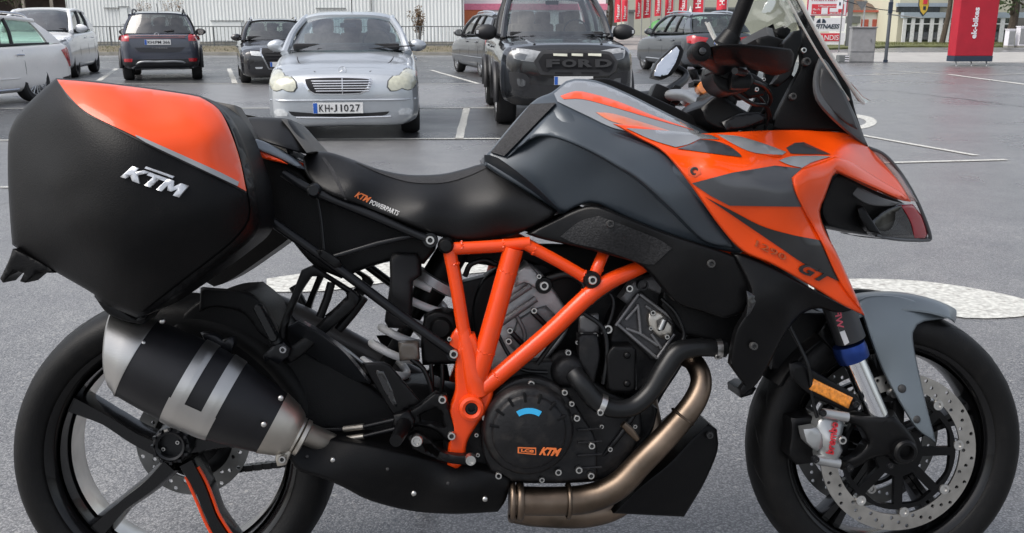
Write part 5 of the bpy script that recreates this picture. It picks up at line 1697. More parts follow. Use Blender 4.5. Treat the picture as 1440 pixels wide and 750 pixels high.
skin_mesh('jacket', [(0, 0, 0.93 * hk, 0.17 * hk, 0.13 * hk), (0, 0, 1.12 * hk, 0.165 * hk, 0.125 * hk), (0, 0, 1.33 * hk, 0.19 * hk, 0.13 * hk), (0, 0, 1.45 * hk, 0.10 * hk, 0.09 * hk), (0.2 * hk, 0, 1.41 * hk, 0.08 * hk), (0.26 * hk, 0, 1.15 * hk, 0.06 * hk), (0.255 * hk, -0.08 * hk, 0.92 * hk, 0.05 * hk), (-0.2 * hk, 0, 1.41 * hk, 0.08 * hk), (-0.26 * hk, 0, 1.15 * hk, 0.06 * hk), (-0.255 * hk, -0.08 * hk, 0.92 * hk, 0.05 * hk)],
          [(0, 1), (1, 2), (2, 3), (2, 4), (4, 5), (5, 6), (2, 7), (7, 8), (8, 9)], mat('jacket_dark', (0.05, 0.06, 0.09), 0.8), per)
skin_mesh('trousers', [(0, 0, 0.93 * hk, 0.165 * hk, 0.12 * hk), (0.10 * hk, 0, 0.84 * hk, 0.11 * hk), (0.11 * hk, -0.01 * hk, 0.5 * hk, 0.08 * hk), (0.11 * hk, 0.02 * hk, 0.12 * hk, 0.065 * hk), (-0.10 * hk, 0, 0.84 * hk, 0.11 * hk), (-0.11 * hk, -0.01 * hk, 0.5 * hk, 0.08 * hk), (-0.11 * hk, 0.02 * hk, 0.12 * hk, 0.065 * hk)],
          [(0, 1), (1, 2), (2, 3), (0, 4), (4, 5), (5, 6)], mat('trousers_blue', (0.04, 0.05, 0.08), 0.85), per)
# fronts of the cars whose noses are turned away or out of the frame
for c_, z_ in ((cw, 0.62), (co, 0.66), (cb, 0.66), (ct, 0.80)):
    c_.patch([(0.44, z_), (0.78, z_ + 0.05), (0.80, z_ - 0.08), (0.48, z_ - 0.10)], 'front', 'headlamp', M_LAMP, 0.02, 0.012, 0.04, both=True)
    c_.patch([(-0.38, z_), (0.38, z_), (0.32, z_ - 0.13), (-0.32, z_ - 0.13)], 'front', 'grille', M_PLAST, 0.02, 0.012, 0.05)
    c_.patch([(-0.5, 0.36), (0.5, 0.36), (0.45, 0.25), (-0.45, 0.25)], 'front', 'lower_intake', M_PLAST, 0.02, 0.010, 0.05)
# ================================================================ the motorcycle
LEAN = R(10)
YAW = math.atan2(0.105, 1.571)
def cam_point(px, py, zc):
    return CAM + ray(px, py) * zc
RW = 0.336                                   # rear tyre radius
FWR = 0.312                                   # front tyre radius
BR = Matrix.Rotation(YAW, 4, 'Z') @ Matrix.Rotation(-LEAN, 4, 'X')
_rc = cam_point(257, 628, 2.008)
_o = _rc - (BR @ Vector((0, 0, 0.3445)))
_o.z = 0.0
BM = Matrix.Translation(_o) @ BR
BMI = BM.inverted()
BIKE = empty('motorcycle', (0, 0, 0), 0, 'orange and black sport touring motorcycle with side cases leaning on its stand', 'motorcycle')
BIKE.matrix_world = BM
_cl = np.array(BMI @ CAM)
_cfl = np.array((BMI.to_3x3() @ _cf))
def Bn(P, lat):
    """pixels (n,2) and lateral offsets (n) -> points in the bike's own frame"""
    P = np.asarray(P, float)
    d = np.array([BMI.to_3x3() @ ray(x, y) for x, y in P])
    t = (np.asarray(lat) - _cl[1]) / d[:, 1]
    return _cl + d * t[:, None]
def B(px, py, lat):
    return Vector(Bn([(px, py)], [lat])[0])
def mpp(p):
    """metres per photo pixel at a point of the bike"""
    return float(np.dot(np.array(p) - _cl, _cfl)) / F
M_BLK = mat('black_plastic', (0.0034, 0.0034, 0.0038), 0.34, spec=0.20, var=0.2, bump=0.12, bscale=350, dirt=0.012)
M_BLKM = mat('matt_black', (0.0034, 0.0034, 0.0038), 0.44, spec=0.17, var=0.2, bump=0.25, bscale=420, dirt=0.012)
M_BLKG = mat('gloss_black', (0.008, 0.008, 0.009), 0.16, var=0.2, coat=0.6)
M_STEELB = mat('black_steel', (0.0075, 0.008, 0.0095), 0.3, metal=0.15, var=0.25, spec=0.35)
M_ORANGE = mat('orange_paint', (0.80, 0.068, 0.002), 0.34, var=0.04, coat=0.6, coat_rough=0.03, spec=0.25)
M_ORFR = mat('orange_frame', (0.74, 0.056, 0.003), 0.36, var=0.08, vscale=14, coat=0.35, coat_rough=0.1, spec=0.3, dirt=0.08, bump=0.08, bscale=90)
M_SLATE = mat('slate_satin', (0.040, 0.051, 0.063), 0.34, metal=0.3, var=0.06, coat=0.3, coat_rough=0.2)
M_SLATEG = mat('slate_gloss_sheen', (0.27, 0.28, 0.29), 0.22, metal=0.3, var=0.08, coat=1.0, coat_rough=0.05)  # gloss slate with the sky's sheen put into a paler base colour
M_FEND = mat('fender_grey', (0.135, 0.16, 0.178), 0.36, metal=0.3, var=0.06, coat=0.3, coat_rough=0.3)
M_DGREY = mat('dark_grey_vinyl', (0.045, 0.048, 0.054), 0.3, var=0.06, coat=0.4)
M_DBLK = mat('black_vinyl', (0.010, 0.010, 0.011), 0.3, coat=0.6)
M_SEATV = mat('seat_vinyl', (0.005, 0.005, 0.0055), 0.42, spec=0.3, var=0.15, bump=0.25, bscale=600)
M_SEATF = mat('seat_fabric', (0.022, 0.022, 0.024), 0.85, var=0.4, vscale=260, bump=0.7, bscale=500)
M_PAD = mat('grip_pad', (0.022, 0.022, 0.024), 0.8, var=0.6, vscale=300, bump=0.9, bscale=420)
M_CARB = mat('weave_plastic', (0.010, 0.010, 0.011), 0.46, spec=0.35, var=0.6, vscale=220, bump=0.6, bscale=240)
M_STEEL = mat('brushed_steel', (0.52, 0.51, 0.49), 0.34, metal=1.0, var=0.12, vscale=6, bump=0.12, bscale=60, brush=(1, 14, 14))
M_STEELC = mat('collar_steel', (0.50, 0.47, 0.42), 0.42, metal=1.0, var=0.2, vscale=8)
M_HEADER = mat('header_pipe', (0.185, 0.14, 0.105), 0.40, metal=1.0, var=0.5, vscale=9, dirt=0.35)
M_BOLT = mat('bolt_zinc', (0.55, 0.54, 0.52), 0.32, metal=1.0, var=0.15, vscale=40)
M_SOCK = mat('bolt_socket', (0.03, 0.03, 0.03), 0.6)
M_ENG = mat('engine_dark', (0.011, 0.011, 0.012), 0.42, metal=0.25, spec=0.3, var=0.3, vscale=18, bump=0.3, bscale=160, dirt=0.12)
M_ENGL = mat('engine_alloy', (0.42, 0.42, 0.425), 0.48, metal=0.7, var=0.25, vscale=16, bump=0.35, bscale=180, dirt=0.2)
M_ENGM = mat('engine_mid', (0.17, 0.17, 0.175), 0.5, metal=0.5, var=0.25, vscale=16, bump=0.3, bscale=170, dirt=0.15)
M_ENGD = mat('engine_charcoal', (0.045, 0.045, 0.048), 0.45, metal=0.4, var=0.3, vscale=18, bump=0.3, bscale=170, dirt=0.12)
M_RUB = mat('hose_rubber', (0.006, 0.0064, 0.007), 0.34, spec=0.35, var=0.2)
M_TYREM = mat('bike_tyre', (0.0045, 0.0045, 0.0047), 0.5, spec=0.2, var=0.25, vscale=16, bump=0.25, bscale=260, dirt=0.025)
M_RIM = mat('rim_black', (0.004, 0.004, 0.0045), 0.22, var=0.2, coat=0.25, spec=0.25)
M_BARREL = mat('rim_barrel', (0.72, 0.70, 0.66), 0.3, metal=0.9, var=0.25, vscale=10)
M_DISC = mat('disc_steel', (0.42, 0.40, 0.37), 0.36, metal=1.0, var=0.18, vscale=25, bump=0.1)
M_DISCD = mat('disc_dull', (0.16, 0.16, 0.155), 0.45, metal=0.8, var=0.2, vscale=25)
M_SPRING = mat('spring_white', (0.74, 0.74, 0.74), 0.35, var=0.06)
M_AMBER = mat('amber_reflector', (0.72, 0.24, 0.02), 0.22, var=0.35, vscale=120, coat=0.8, bump=0.5, bscale=300)
M_CALI = mat('caliper_grey', (0.40, 0.41, 0.41), 0.38, metal=0.75, var=0.1)
M_REDT = mat('red_print', (0.45, 0.02, 0.03), 0.5)
M_BLUEA = mat('blue_anodised', (0.02, 0.05, 0.22), 0.3, metal=0.8)
M_BADGE = mat('badge_silver', (0.62, 0.63, 0.65), 0.3, metal=0.6)
M_WHITEP = mat('white_print', (0.62, 0.62, 0.62), 0.5)
M_STICK = mat('blue_sticker', (0.03, 0.36, 0.66), 0.4)
M_ORPR = mat('orange_print', (0.60, 0.14, 0.03), 0.5)
M_GREYP = mat('grey_print', (0.26, 0.27, 0.28), 0.35, coat=0.6)
M_CLEAR = glass_mat('clear_screen', (0.93, 0.95, 0.94), 0.035)
M_LENS = glass_mat('headlamp_lens_clear', (0.42, 0.42, 0.42), 0.08)
M_REDL = mat('lens_red', (0.30, 0.012, 0.02), 0.14, coat=1.0)
M_MIRG = mat('mirror_silver', (0.88, 0.9, 0.92), 0.03, metal=1.0, var=0.01)
M_BRONZE = mat('fluid_amber', (0.55, 0.17, 0.03), 0.12, coat=1.0, var=0.5, vscale=60)
M_GREYPL = mat('grey_plastic', (0.075, 0.078, 0.082), 0.45, var=0.1)

def latf(lat):
    if callable(lat): return lat
    if isinstance(lat, (int, float)): return lambda P: np.full(len(P), float(lat))
    return tps(lat)
def panel(name, outline, lat, m, thick=0.006, rnd=4.0, rdep=None, parent=None, grid=None, holes=(), back=None, mirror=False,
          step=7.0, corner=38, ang=42, smooth=True):
    """a moulded piece: its outline, its relief across the bike (lat) and a rolled edge; walls run inwards"""
    ol = smooth_outline(outline, step, corner) if smooth else smooth_outline(outline, step, -1.0)
    hs = [smooth_outline(h, step, corner) for h in holes]
    A = np.array(ol)
    ext = (A.max(0) - A.min(0)).max()
    if grid is None: grid = min(14.0, max(5.0, ext / 24.0))
    rings = [rnd * 0.3, rnd * 0.65, rnd] if rnd > 0 else []
    V, tri = fill2d(ol, hs, grid, rings)
    f0 = latf(lat)
    rd = rdep if rdep is not None else rnd * 0.0014
    def full(P):
        P = np.asarray(P, float)
        y = f0(P)
        if rnd > 0:
            d = edge_dist(P, ol)
            for h in hs: d = np.minimum(d, edge_dist(P, h))
            q = np.clip(1 - d / rnd, 0, 1)
            y = y + rd * (1 - np.sqrt(np.clip(1 - q * q, 0, 1)))
        return y
    y = full(V)
    P = Bn(V, y)
    Q = P.copy()
    Q[:, 1] = (back if back is not None else 0) if back is not None else P[:, 1] + thick
    if back is not None: Q[:, 1] = np.maximum(Q[:, 1], P[:, 1] + 0.002)
    n = len(P)
    F_ = []
    for t in tri:
        a, b, c = P[t[0]], P[t[1]], P[t[2]]
        nn = np.cross(b - a, c - a)
        F_.append(tuple(int(i) for i in (t if nn[1] < 0 else t[::-1])))
    be = bound_edges(F_)
    FF = F_ + [tuple(i + n for i in reversed(t)) for t in F_] + [(b, a, a + n, b + n) for a, b in be]
    o = mobj(name, list(P) + list(Q), FF, m, parent or BIKE, ang)
    if mirror:
        mo = o.copy()
        C.objects.link(mo)
        mo.scale = (1, -1, 1)
        o['_m'] = 1
        del o['_m']
    o_f[o.name] = full
    return o
o_f = {}
def decal(name, outline, base, m, off=0.0032, thick=0.0012, parent=None, smooth=True, mirror=False, grid=None, corner=30):
    f = o_f[base.name] if not callable(base) else base
    return panel(name, outline, lambda P: f(P) - off, m, thick=thick, rnd=0, parent=parent or (base if not callable(base) else BIKE), smooth=smooth, mirror=mirror, grid=grid or 8, corner=corner)
def ptext(name, s, p0, ux, uy, base, m, off=0.003, parent=None, depth=0.0, shear=0.0, bold=0.0, spacing=1.0):
    """lettering laid on a panel: p0 lower left pixel, ux along the line, uy up"""
    f = o_f[base.name] if not callable(base) else base
    v, fc, asp = text2d(s, shear, bold, spacing)
    px = np.array([(p0[0] + ux[0] * a + uy[0] * b, p0[1] + ux[1] * a + uy[1] * b) for a, b in v])
    P = Bn(px, f(px) - off)
    n = len(P)
    Q = P.copy(); Q[:, 1] += off * 0.8
    F_ = []
    for t in fc:
        a, b, c = P[t[0]], P[t[1]], P[t[2]]
        F_.append(tuple(t) if np.cross(b - a, c - a)[1] < 0 else tuple(reversed(t)))
    be = bound_edges_poly(F_)
    return mobj(name, list(P) + list(Q), F_ + [(b, a, a + n, b + n) for a, b in be], m, parent or (base if not callable(base) else BIKE))
def ptube(name, pts, r, m, n=12, sub=5, parent=None, mirror=False, cap=True):
    P = [B(*p) for p in pts]
    rr = [(r[i] if isinstance(r, (list, tuple)) else r) * mpp(P[i]) for i in range(len(P))]
    if sub and len(P) > 2: P, rr = catmull(P, rr, sub)
    v, f = tube_geo(P, rr, n, cap)
    o = mobj(name, v, f, m, parent or BIKE, 50)
    if mirror:
        mo = o.copy(); C.objects.link(mo); mo.scale = (1, -1, 1)
    return o
def axis_y(c):
    """lathe frame: local z points to the near side (-y) of the bike"""
    return Matrix.Translation(c) @ Matrix.Rotation(math.pi / 2, 4, 'X')
_bolt = {}
def bolt(px, py, lat, r=5.0, parent=None, m=None, name='bolt', dome=False):
    m = m or M_BOLT
    c = B(px, py, lat)
    s = r * mpp(c)
    key = (m.name, dome)
    if key not in _bolt:
        mb = MB()
        if dome: mb.lathe([(1.0, -0.5), (1.0, 0.1), (0.8, 0.45), (0.4, 0.62), (0.0, 0.66)], 16)
        else:
            mb.lathe([(1.0, -0.8), (1.0, 0.45), (0.88, 0.6), (0.55, 0.6)], 18)
            mb.lathe([(0.55, 0.6), (0.5, 0.1), (0.0, 0.1)], 6, mi=1)
        o = mb.build(name, [m, M_SOCK], parent or BIKE)
        _bolt[key] = o.data
    else:
        o = bpy.data.objects.new(name, _bolt[key])
        C.objects.link(o)
        o.parent = parent or BIKE
    o.matrix_local = axis_y(c) @ Matrix.Scale(s, 4)
    return o
def plathe(name, px, py, lat, prof, m, n=40, parent=None, px_units=True):
    c = B(px, py, lat)
    k = mpp(c) if px_units else 1.0
    return MB().lathe([(r * k, h * (1 if not px_units else k)) for r, h in prof], n, axis_y(c)).build(name, m, parent or BIKE)

# ---------------------------------------------------------------- wheels
def ring_holes(r0, r1, n_rows, y, th, c, name, m, parent, count=40, hr=0.0045, phase=0.0, skew=0.16):
    ol = [(r1 * math.cos(a), r1 * math.sin(a)) for a in np.linspace(0, 2 * math.pi, 96, endpoint=False)]
    hs = [[(r0 * math.cos(a), r0 * math.sin(a)) for a in np.linspace(0, 2 * math.pi, 80, endpoint=False)]]
    for i in range(count):
        q = i % n_rows
        rr = r0 + (r1 - r0) * (0.22 + 0.56 * q / max(1, n_rows - 1))
        a = 2 * math.pi * i / count + phase
        hs.append([(rr * math.cos(a) + hr * math.cos(b), rr * math.sin(a) + hr * math.sin(b)) for b in np.linspace(0, 2 * math.pi, 8, endpoint=False)])
    V, tri = fill2d(ol, hs)
    P = [(c.x + a, c.y + y, c.z + b) for a, b in V]
    Q = [(c.x + a, c.y + y + th, c.z + b) for a, b in V]
    n = len(P)
    F_ = []
    for t in tri:
        a, b, d = (np.array(P[i]) for i in t)
        F_.append(tuple(int(i) for i in (t if np.cross(b - a, d - a)[1] < 0 else t[::-1])))
    be = bound_edges(F_)
    return mobj(name, P + Q, F_ + [tuple(i + n for i in reversed(t)) for t in F_] + [(b, a, a + n, b + n) for a, b in be], m, parent, 40)
def flat_arm(c, pts, widths, y0, y1, bevel=0.004):
    """a bar in the wheel plane: centre line points (x,z about c), widths, depth y0..y1"""
    L, Rr = [], []
    n = len(pts)
    P, W = catmull([Vector((p[0], p[1], 0)) for p in pts], list(widths), 6)
    for i, p in enumerate(P):
        t = (P[min(i + 1, len(P) - 1)] - P[max(i - 1, 0)]).normalized()
        nn = Vector((-t.y, t.x, 0))
        L.append(p + nn * W[i] / 2); Rr.append(p - nn * W[i] / 2)
    k = len(L)
    v, f = [], []
    prof = [(1.0, y1), (1.0, y0 + (y1 - y0) * 0.35), (0.62, y0)]
    for i in range(k):
        mid = (L[i] + Rr[i]) / 2
        for s_ in (L[i], Rr[i]):
            for (q, y) in prof:
                e = mid + (s_ - mid) * q
                v.append((c.x + e.x, c.y + y, c.z + e.y))
    for i in range(k - 1):
        a, b = i * 6, (i + 1) * 6
        for (p_, q_) in ((0, 1), (1, 2), (2, 5), (5, 4), (4, 3), (3, 0)):
            f.append((a + p_, b + p_, b + q_, a + q_))
    f.append((0, 1, 2, 5, 4, 3)); f.append(tuple(reversed([(k - 1) * 6 + i for i in (0, 1, 2, 5, 4, 3)])))
    return v, f
def fixn(o):
    bm = bmesh.new(); bm.from_mesh(o.data); bmesh.ops.recalc_face_normals(bm, faces=bm.faces); bm.to_mesh(o.data); bm.free()
    return o
def tyre_mesh(c, R_, rim, hw, parent, grooves):
    prof = [(rim, -hw * 0.80), (rim + 0.006, -hw * 0.90), (rim + (R_ - rim) * 0.35, -hw * 1.0), (rim + (R_ - rim) * 0.62, -hw * 0.95), (rim + (R_ - rim) * 0.82, -hw * 0.76), (rim + (R_ - rim) * 0.94, -hw * 0.47), (R_, -hw * 0.12)]
    prof = prof + [(r, -y) for r, y in reversed(prof)]
    P, _ = catmull([Vector((r, y, 0)) for r, y in prof], [0] * len(prof), 3)
    o = MB().lathe([(p.x, -p.y) for p in P], 128, axis_y(c)).build('tyre', M_TYREM, parent, 60)
    fixn(o)
    # tread grooves drawn as proud strips, groove shade put into their darker colour
    mb = MB()
    for i in range(grooves):
        a0 = 2 * math.pi * i / grooves
        for sd in (-1, 1):
            pts = []
            for q in range(7):
                t = q / 6
                y = sd * hw * (0.20 + 0.66 * t)
                # radius on the tyre surface at this y
                yy = abs(y)
                for u, v_ in zip(P, P[1:]):
                    if u.y <= -yy <= v_.y:
                        rr = u.x + (v_.x - u.x) * ((-yy - u.y) / (v_.y - u.y + 1e-9)); break
                a = a0 + (0.5 if sd > 0 else 0) * 2 * math.pi / grooves + 0.30 * t
                rr -= 0.0022 if 0 < q < 6 else 0.0002
                pts.append((c.x + rr * math.cos(a), c.y + y * 0.985, c.z + rr * math.sin(a)))
            mb.tube(pts, [0.0008, 0.0026, 0.003, 0.003, 0.003, 0.0026, 0.0008], 5)
    mb.build('groove_strip', mat('groove_shade', (0.004, 0.004, 0.004), 0.9), parent)
    return o
def bike_wheel(c, R_, rim, hw, name, ang0, tyre_g, hub_y0, hub_y1, hub_r):
    lip = MB().lathe([(rim - 0.016, hw * 0.60), (rim - 0.006, hw * 0.80), (rim + 0.005, hw * 0.84), (rim + 0.004, hw * 0.74), (rim - 0.004, hw * 0.66),
                      (rim - 0.018, hw * 0.30), (rim - 0.020, 0), (rim - 0.018, -hw * 0.30), (rim - 0.004, -hw * 0.66), (rim + 0.005, -hw * 0.84), (rim - 0.006, -hw * 0.80), (rim - 0.016, -hw * 0.60)], 96, axis_y(c))
    w = fixn(lip.build('wheel', M_RIM, BIKE, 50))
    # inner barrel a touch inside the lip
    fixn(MB().lathe([(rim - 0.022, hw * 0.58), (rim - 0.026, hw * 0.2), (rim - 0.026, -hw * 0.2), (rim - 0.022, -hw * 0.58), (rim - 0.019, -hw * 0.58), (rim - 0.019, hw * 0.58)], 96, axis_y(c)).build('rim_barrel', M_RIM, w))
    tyre_mesh(c, R_, rim, hw, w, tyre_g)
    return w
RC = B(257, 628, 0.0)
FC = B(1239, 622, 0.0)
RIMR = 0.257
rw = bike_wheel(RC, RW, RIMR, 0.098, 'wheel', 0, 26, 0, 0, 0.05)
fixn(MB().lathe([(RIMR - 0.030, 0.02), (RIMR - 0.032, -0.005), (RIMR - 0.032, -0.045), (RIMR - 0.027, -0.056), (RIMR - 0.024, -0.056), (RIMR - 0.024, 0.02)], 96, axis_y(RC)).build('barrel_band', M_BARREL, rw))
hubc = B(240, 627, -0.085)
for i, a in enumerate((152, 224, 296, 8, 80)):
    a = R(a)
    def pol(r, da): return (r * math.cos(a + da), r * math.sin(a + da))
    v, f = flat_arm(RC, [pol(0.03, 0.3), pol(0.09, 0.10), pol(0.16, 0.0), pol(RIMR - 0.02, 0.0)], [0.046, 0.038, 0.033, 0.050], -0.055, 0.0)
    sp_ = fixn(mobj('spoke', v, f, M_RIM, rw, 40))
    if i == 2:
        for sd in (-1, 1):
            pts = [(RC.x + pol(r, d + sd * w_ / r / 2)[0], -0.050 + 0.0, RC.z + pol(r, d + sd * w_ / r / 2)[1]) for r, d, w_ in ((0.055, 0.2, 0.034), (0.09, 0.10, 0.036), (0.13, 0.03, 0.034), (0.16, 0.0, 0.033), (0.20, 0.0, 0.036), (RIMR - 0.022, 0, 0.046))]
            MB().tube(pts, 0.0035, 6, sub=4).build('orange_pinstripe', M_ORFR, rw)
k_ = mpp(hubc)
fixn(MB().lathe([(0.0, -0.015), (17 * k_, -0.015), (17 * k_, 0.004), (20 * k_, 0.006), (22 * k_, 0.0), (25 * k_, -0.002), (27 * k_, -0.012), (29 * k_, -0.07), (34 * k_, -0.10), (36 * k_, -0.14)], 36, axis_y(hubc)).build('hub', M_STEELB, rw))
for a in (25, 205): bolt(240 + 11 * math.cos(R(a)), 627 - 11 * math.sin(R(a)), -0.075, 3.0, rw, name='hub_pin')
for i in range(12):
    a = 2 * math.pi * i / 12
    MB().box((hubc.x + 24.5 * k_ * math.cos(a), hubc.y + 0.0, hubc.z + 24.5 * k_ * math.sin(a)), (0.006, 0.012, 0.006)).build('nut_lug', M_STEELB, rw, None)
ring_holes(0.088, 0.126, 3, 0.075, 0.005, B(258, 632, 0.0), 'brake_disc', M_DISCD, rw, 42, 0.0048)
fixn(MB().lathe([(0.02, -0.02), (0.045, -0.03), (0.062, -0.074), (0.066, -0.078), (0.066, -0.085), (0.02, -0.085)], 40, axis_y(B(255, 628, 0.0))).build('disc_carrier', M_BLK, rw))
# chain and sprocket on the far side
spr = B(258, 628, 0.0)
MB().lathe([(0.05, -0.108), (0.098, -0.108), (0.104, -0.112), (0.098, -0.116), (0.05, -0.116)], 44, axis_y(spr)).build('sprocket', M_STEELB, BIKE)
mb = MB()
ch0, ch1 = B(330, 660, 0.112), B(600, 628, 0.112)
nl = 40
for i in range(nl):
    p = ch0.lerp(ch1, i / nl)
    mb.box(p, (0.017, 0.020 if i % 2 else 0.012, 0.014), M=Matrix.Rotation(math.atan2(-(ch1.z - ch0.z), ch1.x - ch0.x), 3, 'Y'))
mb.build('chain', M_STEELB, BIKE, None)

FRIM = 0.237
fw = bike_wheel(FC, FWR, FRIM, 0.064, 'wheel', 0, 22, 0, 0, 0.04)
for i in range(5):
    a = R(235 + 72 * i)
    def pol(r, da): return (r * math.cos(a + da), r * math.sin(a + da))
    for s_ in (-1, 1):
        v, f = flat_arm(FC, [pol(0.03, s_ * 0.25), pol(0.09, s_ * 0.08), pol(0.15, s_ * 0.055), pol(FRIM - 0.018, s_ * 0.075)], [0.026, 0.02, 0.018, 0.028], -0.02, 0.02)
        fixn(mobj('spoke', v, f, M_RIM, fw, 40))
fixn(MB().lathe([(0.0, 0.10), (0.022, 0.10), (0.028, 0.07), (0.045, 0.055), (0.045, -0.055), (0.028, -0.07), (0.022, -0.10), (0, -0.10)], 36, axis_y(FC)).build('hub', M_RIM, fw))
# near and far brake discs with spider carriers
for side in (-1, 1):
    yd = side * 0.080
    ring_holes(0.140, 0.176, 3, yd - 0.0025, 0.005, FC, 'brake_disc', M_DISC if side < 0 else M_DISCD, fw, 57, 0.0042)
    # carrier: hub ring plus arms with openings
    ol = [(0.128 * math.cos(a), 0.128 * math.sin(a)) for a in np.linspace(0, 2 * math.pi, 60, endpoint=False)]
    hs = [[(0.026 * math.cos(a), 0.026 * math.sin(a)) for a in np.linspace(0, 2 * math.pi, 24, endpoint=False)]]
    for i in range(8):
        a = 2 * math.pi * (i + 0.5) / 8
        tri_ = []
        for r_, da in ((0.054, -0.22), (0.116, -0.31), (0.120, 0.0), (0.116, 0.31), (0.054, 0.22)):
            tri_.append((r_ * math.cos(a + da), r_ * math.sin(a + da)))
        hs.append(smooth_outline(tri_, 0.006, 60))
    V, tri = fill2d(ol, hs)
    P = [(FC.x + a, yd - 0.006, FC.z + b) for a, b in V]; Q = [(FC.x + a, yd + 0.006, FC.z + b) for a, b in V]
    n = len(P); F_ = []
    for t in tri:
        a, b, d = (np.array(P[i]) for i in t)
        F_.append(tuple(int(i) for i in (t if np.cross(b - a, d - a)[1] < 0 else t[::-1])))
    be = bound_edges(F_)
    mobj('disc_carrier', P + Q, F_ + [tuple(i + n for i in reversed(t)) for t in F_] + [(b, a, a + n, b + n) for a, b in be], M_BLK, fw, 40)
    for i in range(8):
        a = 2 * math.pi * i / 8 + 0.1
        c = Vector((FC.x + 0.134 * math.cos(a), yd - 0.001 * side, FC.z + 0.134 * math.sin(a)))
        v, f = flat_arm(Vector((FC.x, 0, FC.z)), [(0.118 * math.cos(a), 0.118 * math.sin(a)), (0.143 * math.cos(a), 0.143 * math.sin(a))], [0.016, 0.022], yd - 0.003, yd + 0.003)
        fixn(mobj('disc_tab', v, f, M_DISC, fw, 40))
        fixn(MB().lathe([(0.0, 0.006), (0.0055, 0.006), (0.006, 0.010), (0.011, 0.010), (0.012, 0.006), (0.012, -0.008)], 18, axis_y(c)).build('disc_bobbin', M_BOLT, fw))

# ---------------------------------------------------------------- fork, caliper, mudguard
FL = -0.118
for sd, mir in ((1, True),):
    ptube('fork_upper', [(1100, 235, FL), (1140, 330, FL), (1196, 478, FL)], [22, 22, 21], mat('fork_grey', (0.045, 0.046, 0.05), 0.35, metal=0.5), 20, 3, mirror=True)
    ptube('fork_collar', [(1193, 484, FL), (1196, 493, FL), (1201, 505, FL)], [22, 23.5, 22], M_BLUEA, 24, 2, mirror=True)
    ptube('fork_slider', [(1198, 500, FL), (1220, 552, FL), (1243, 604, FL)], 15.5, M_CHROME, 24, 3, mirror=True)
    ptube('fork_foot_sleeve', [(1237, 586, FL), (1246, 604, FL), (1262, 632, FL)], [21, 22, 20], M_BLK, 22, 3, mirror=True)
lab = B(1190, 465, FL)
panel('fork_sticker', [(1170, 433), (1186, 438), (1203, 476), (1188, 486), (1182, 470)], FL - 0.028, M_WHITEP, 0.002, 0, mirror=False, smooth=False)
panel('fork_sticker_band', [(1171, 438), (1182, 441), (1190, 464), (1181, 467)], FL - 0.0295, M_SOCK, 0.001, 0, smooth=False)
ptext('lettering', 'WP', (1178, 463), (-4.5, -24), (9, -2), lambda P: np.full(len(P), FL - 0.0298), mat('wp_pink', (0.55, 0.08, 0.12), 0.5), 0.001, bold=0.02)
panel('axle_bracket', [(1190, 580), (1216, 584), (1240, 586), (1258, 586), (1274, 602), (1288, 622), (1290, 640), (1280, 652), (1264, 651), (1247, 640), (1225, 646), (1205, 657), (1183, 661), (1179, 648), (1204, 640), (1222, 622), (1210, 602), (1190, 594)], [(1190, 588, -0.125), (1230, 615, -0.145), (1272, 635, -0.15), (1185, 655, -0.12)], M_BLK, back=-0.10, rnd=7)
fixn(plathe('axle_end', 1272, 635, -0.158, [(17, -20), (17, 4), (14, 7), (10.5, 7), (10.5, -8), (0, -8)], M_BLK, 30))
panel('axle_bracket', [(1196, 582), (1258, 586), (1288, 622), (1280, 652), (1247, 640), (1205, 657), (1183, 655), (1222, 622)], 0.10, M_BLK, thick=0.03, rnd=5)
bolt(1252, 655, -0.148, 4.5, m=M_STEELB)
CAL = panel('caliper', [(1150, 590), (1160, 585), (1175, 588), (1184, 586), (1187, 597), (1182, 620), (1185, 634), (1176, 650), (1162, 656), (1152, 655), (1147, 640), (1151, 622), (1146, 606)], [(1165, 590, -0.150), (1168, 620, -0.165), (1160, 650, -0.150), (1186, 600, -0.14), (1146, 630, -0.14)], M_CALI, back=-0.09, rnd=6)
panel('caliper_bridge', [(1130, 604), (1148, 601), (1156, 611), (1158, 628), (1148, 635), (1134, 622)], -0.158, M_CALI, 0.03, 3, parent=CAL)
panel('caliper_body', [(1112, 588), (1150, 584), (1156, 600), (1150, 650), (1120, 654), (1108, 640), (1112, 612)], -0.115, M_BLK, 0.07, 5, parent=CAL)
ptube('caliper_rod', [(1157, 581, -0.15), (1192, 587, -0.15)], 7, M_CALI, 14, 0, parent=CAL)
ptube('caliper_rod', [(1147, 646, -0.15), (1180, 652, -0.15)], 7, M_CALI, 14, 0, parent=CAL)
for x, y in ((1157, 581), (1147, 646)): bolt(x, y, -0.162, 5, CAL, M_STEELB)
bolt(1184, 619, -0.165, 6, CAL); bolt(1195, 658, -0.155, 5, CAL, M_STEELB)
ptext('lettering', 'brembo', (1172.5, 640), (7, -45), (-10.5, -2), CAL, M_REDT, 0.005, bold=0.02)
co_ = CAL.copy(); C.objects.link(co_); co_.scale = (1, -1, 1)
for ch_ in list(CAL.children):
    if ch_.name.startswith('caliper'):
        q = ch_.copy(); C.objects.link(q); q.parent = co_
# amber reflector on its bracket
panel('reflector_bracket', [(1112, 512), (1124, 508), (1150, 524), (1204, 556), (1212, 566), (1206, 576), (1190, 580), (1140, 556), (1116, 534)], -0.135, M_BLK, 0.01, 4)
panel('reflector', [(1144.5, 533), (1199.5, 559.5), (1193, 575), (1138.5, 548)], -0.142, M_AMBER, 0.008, 2.5)
bolt(1203, 569, -0.142, 5, m=M_STEELB)
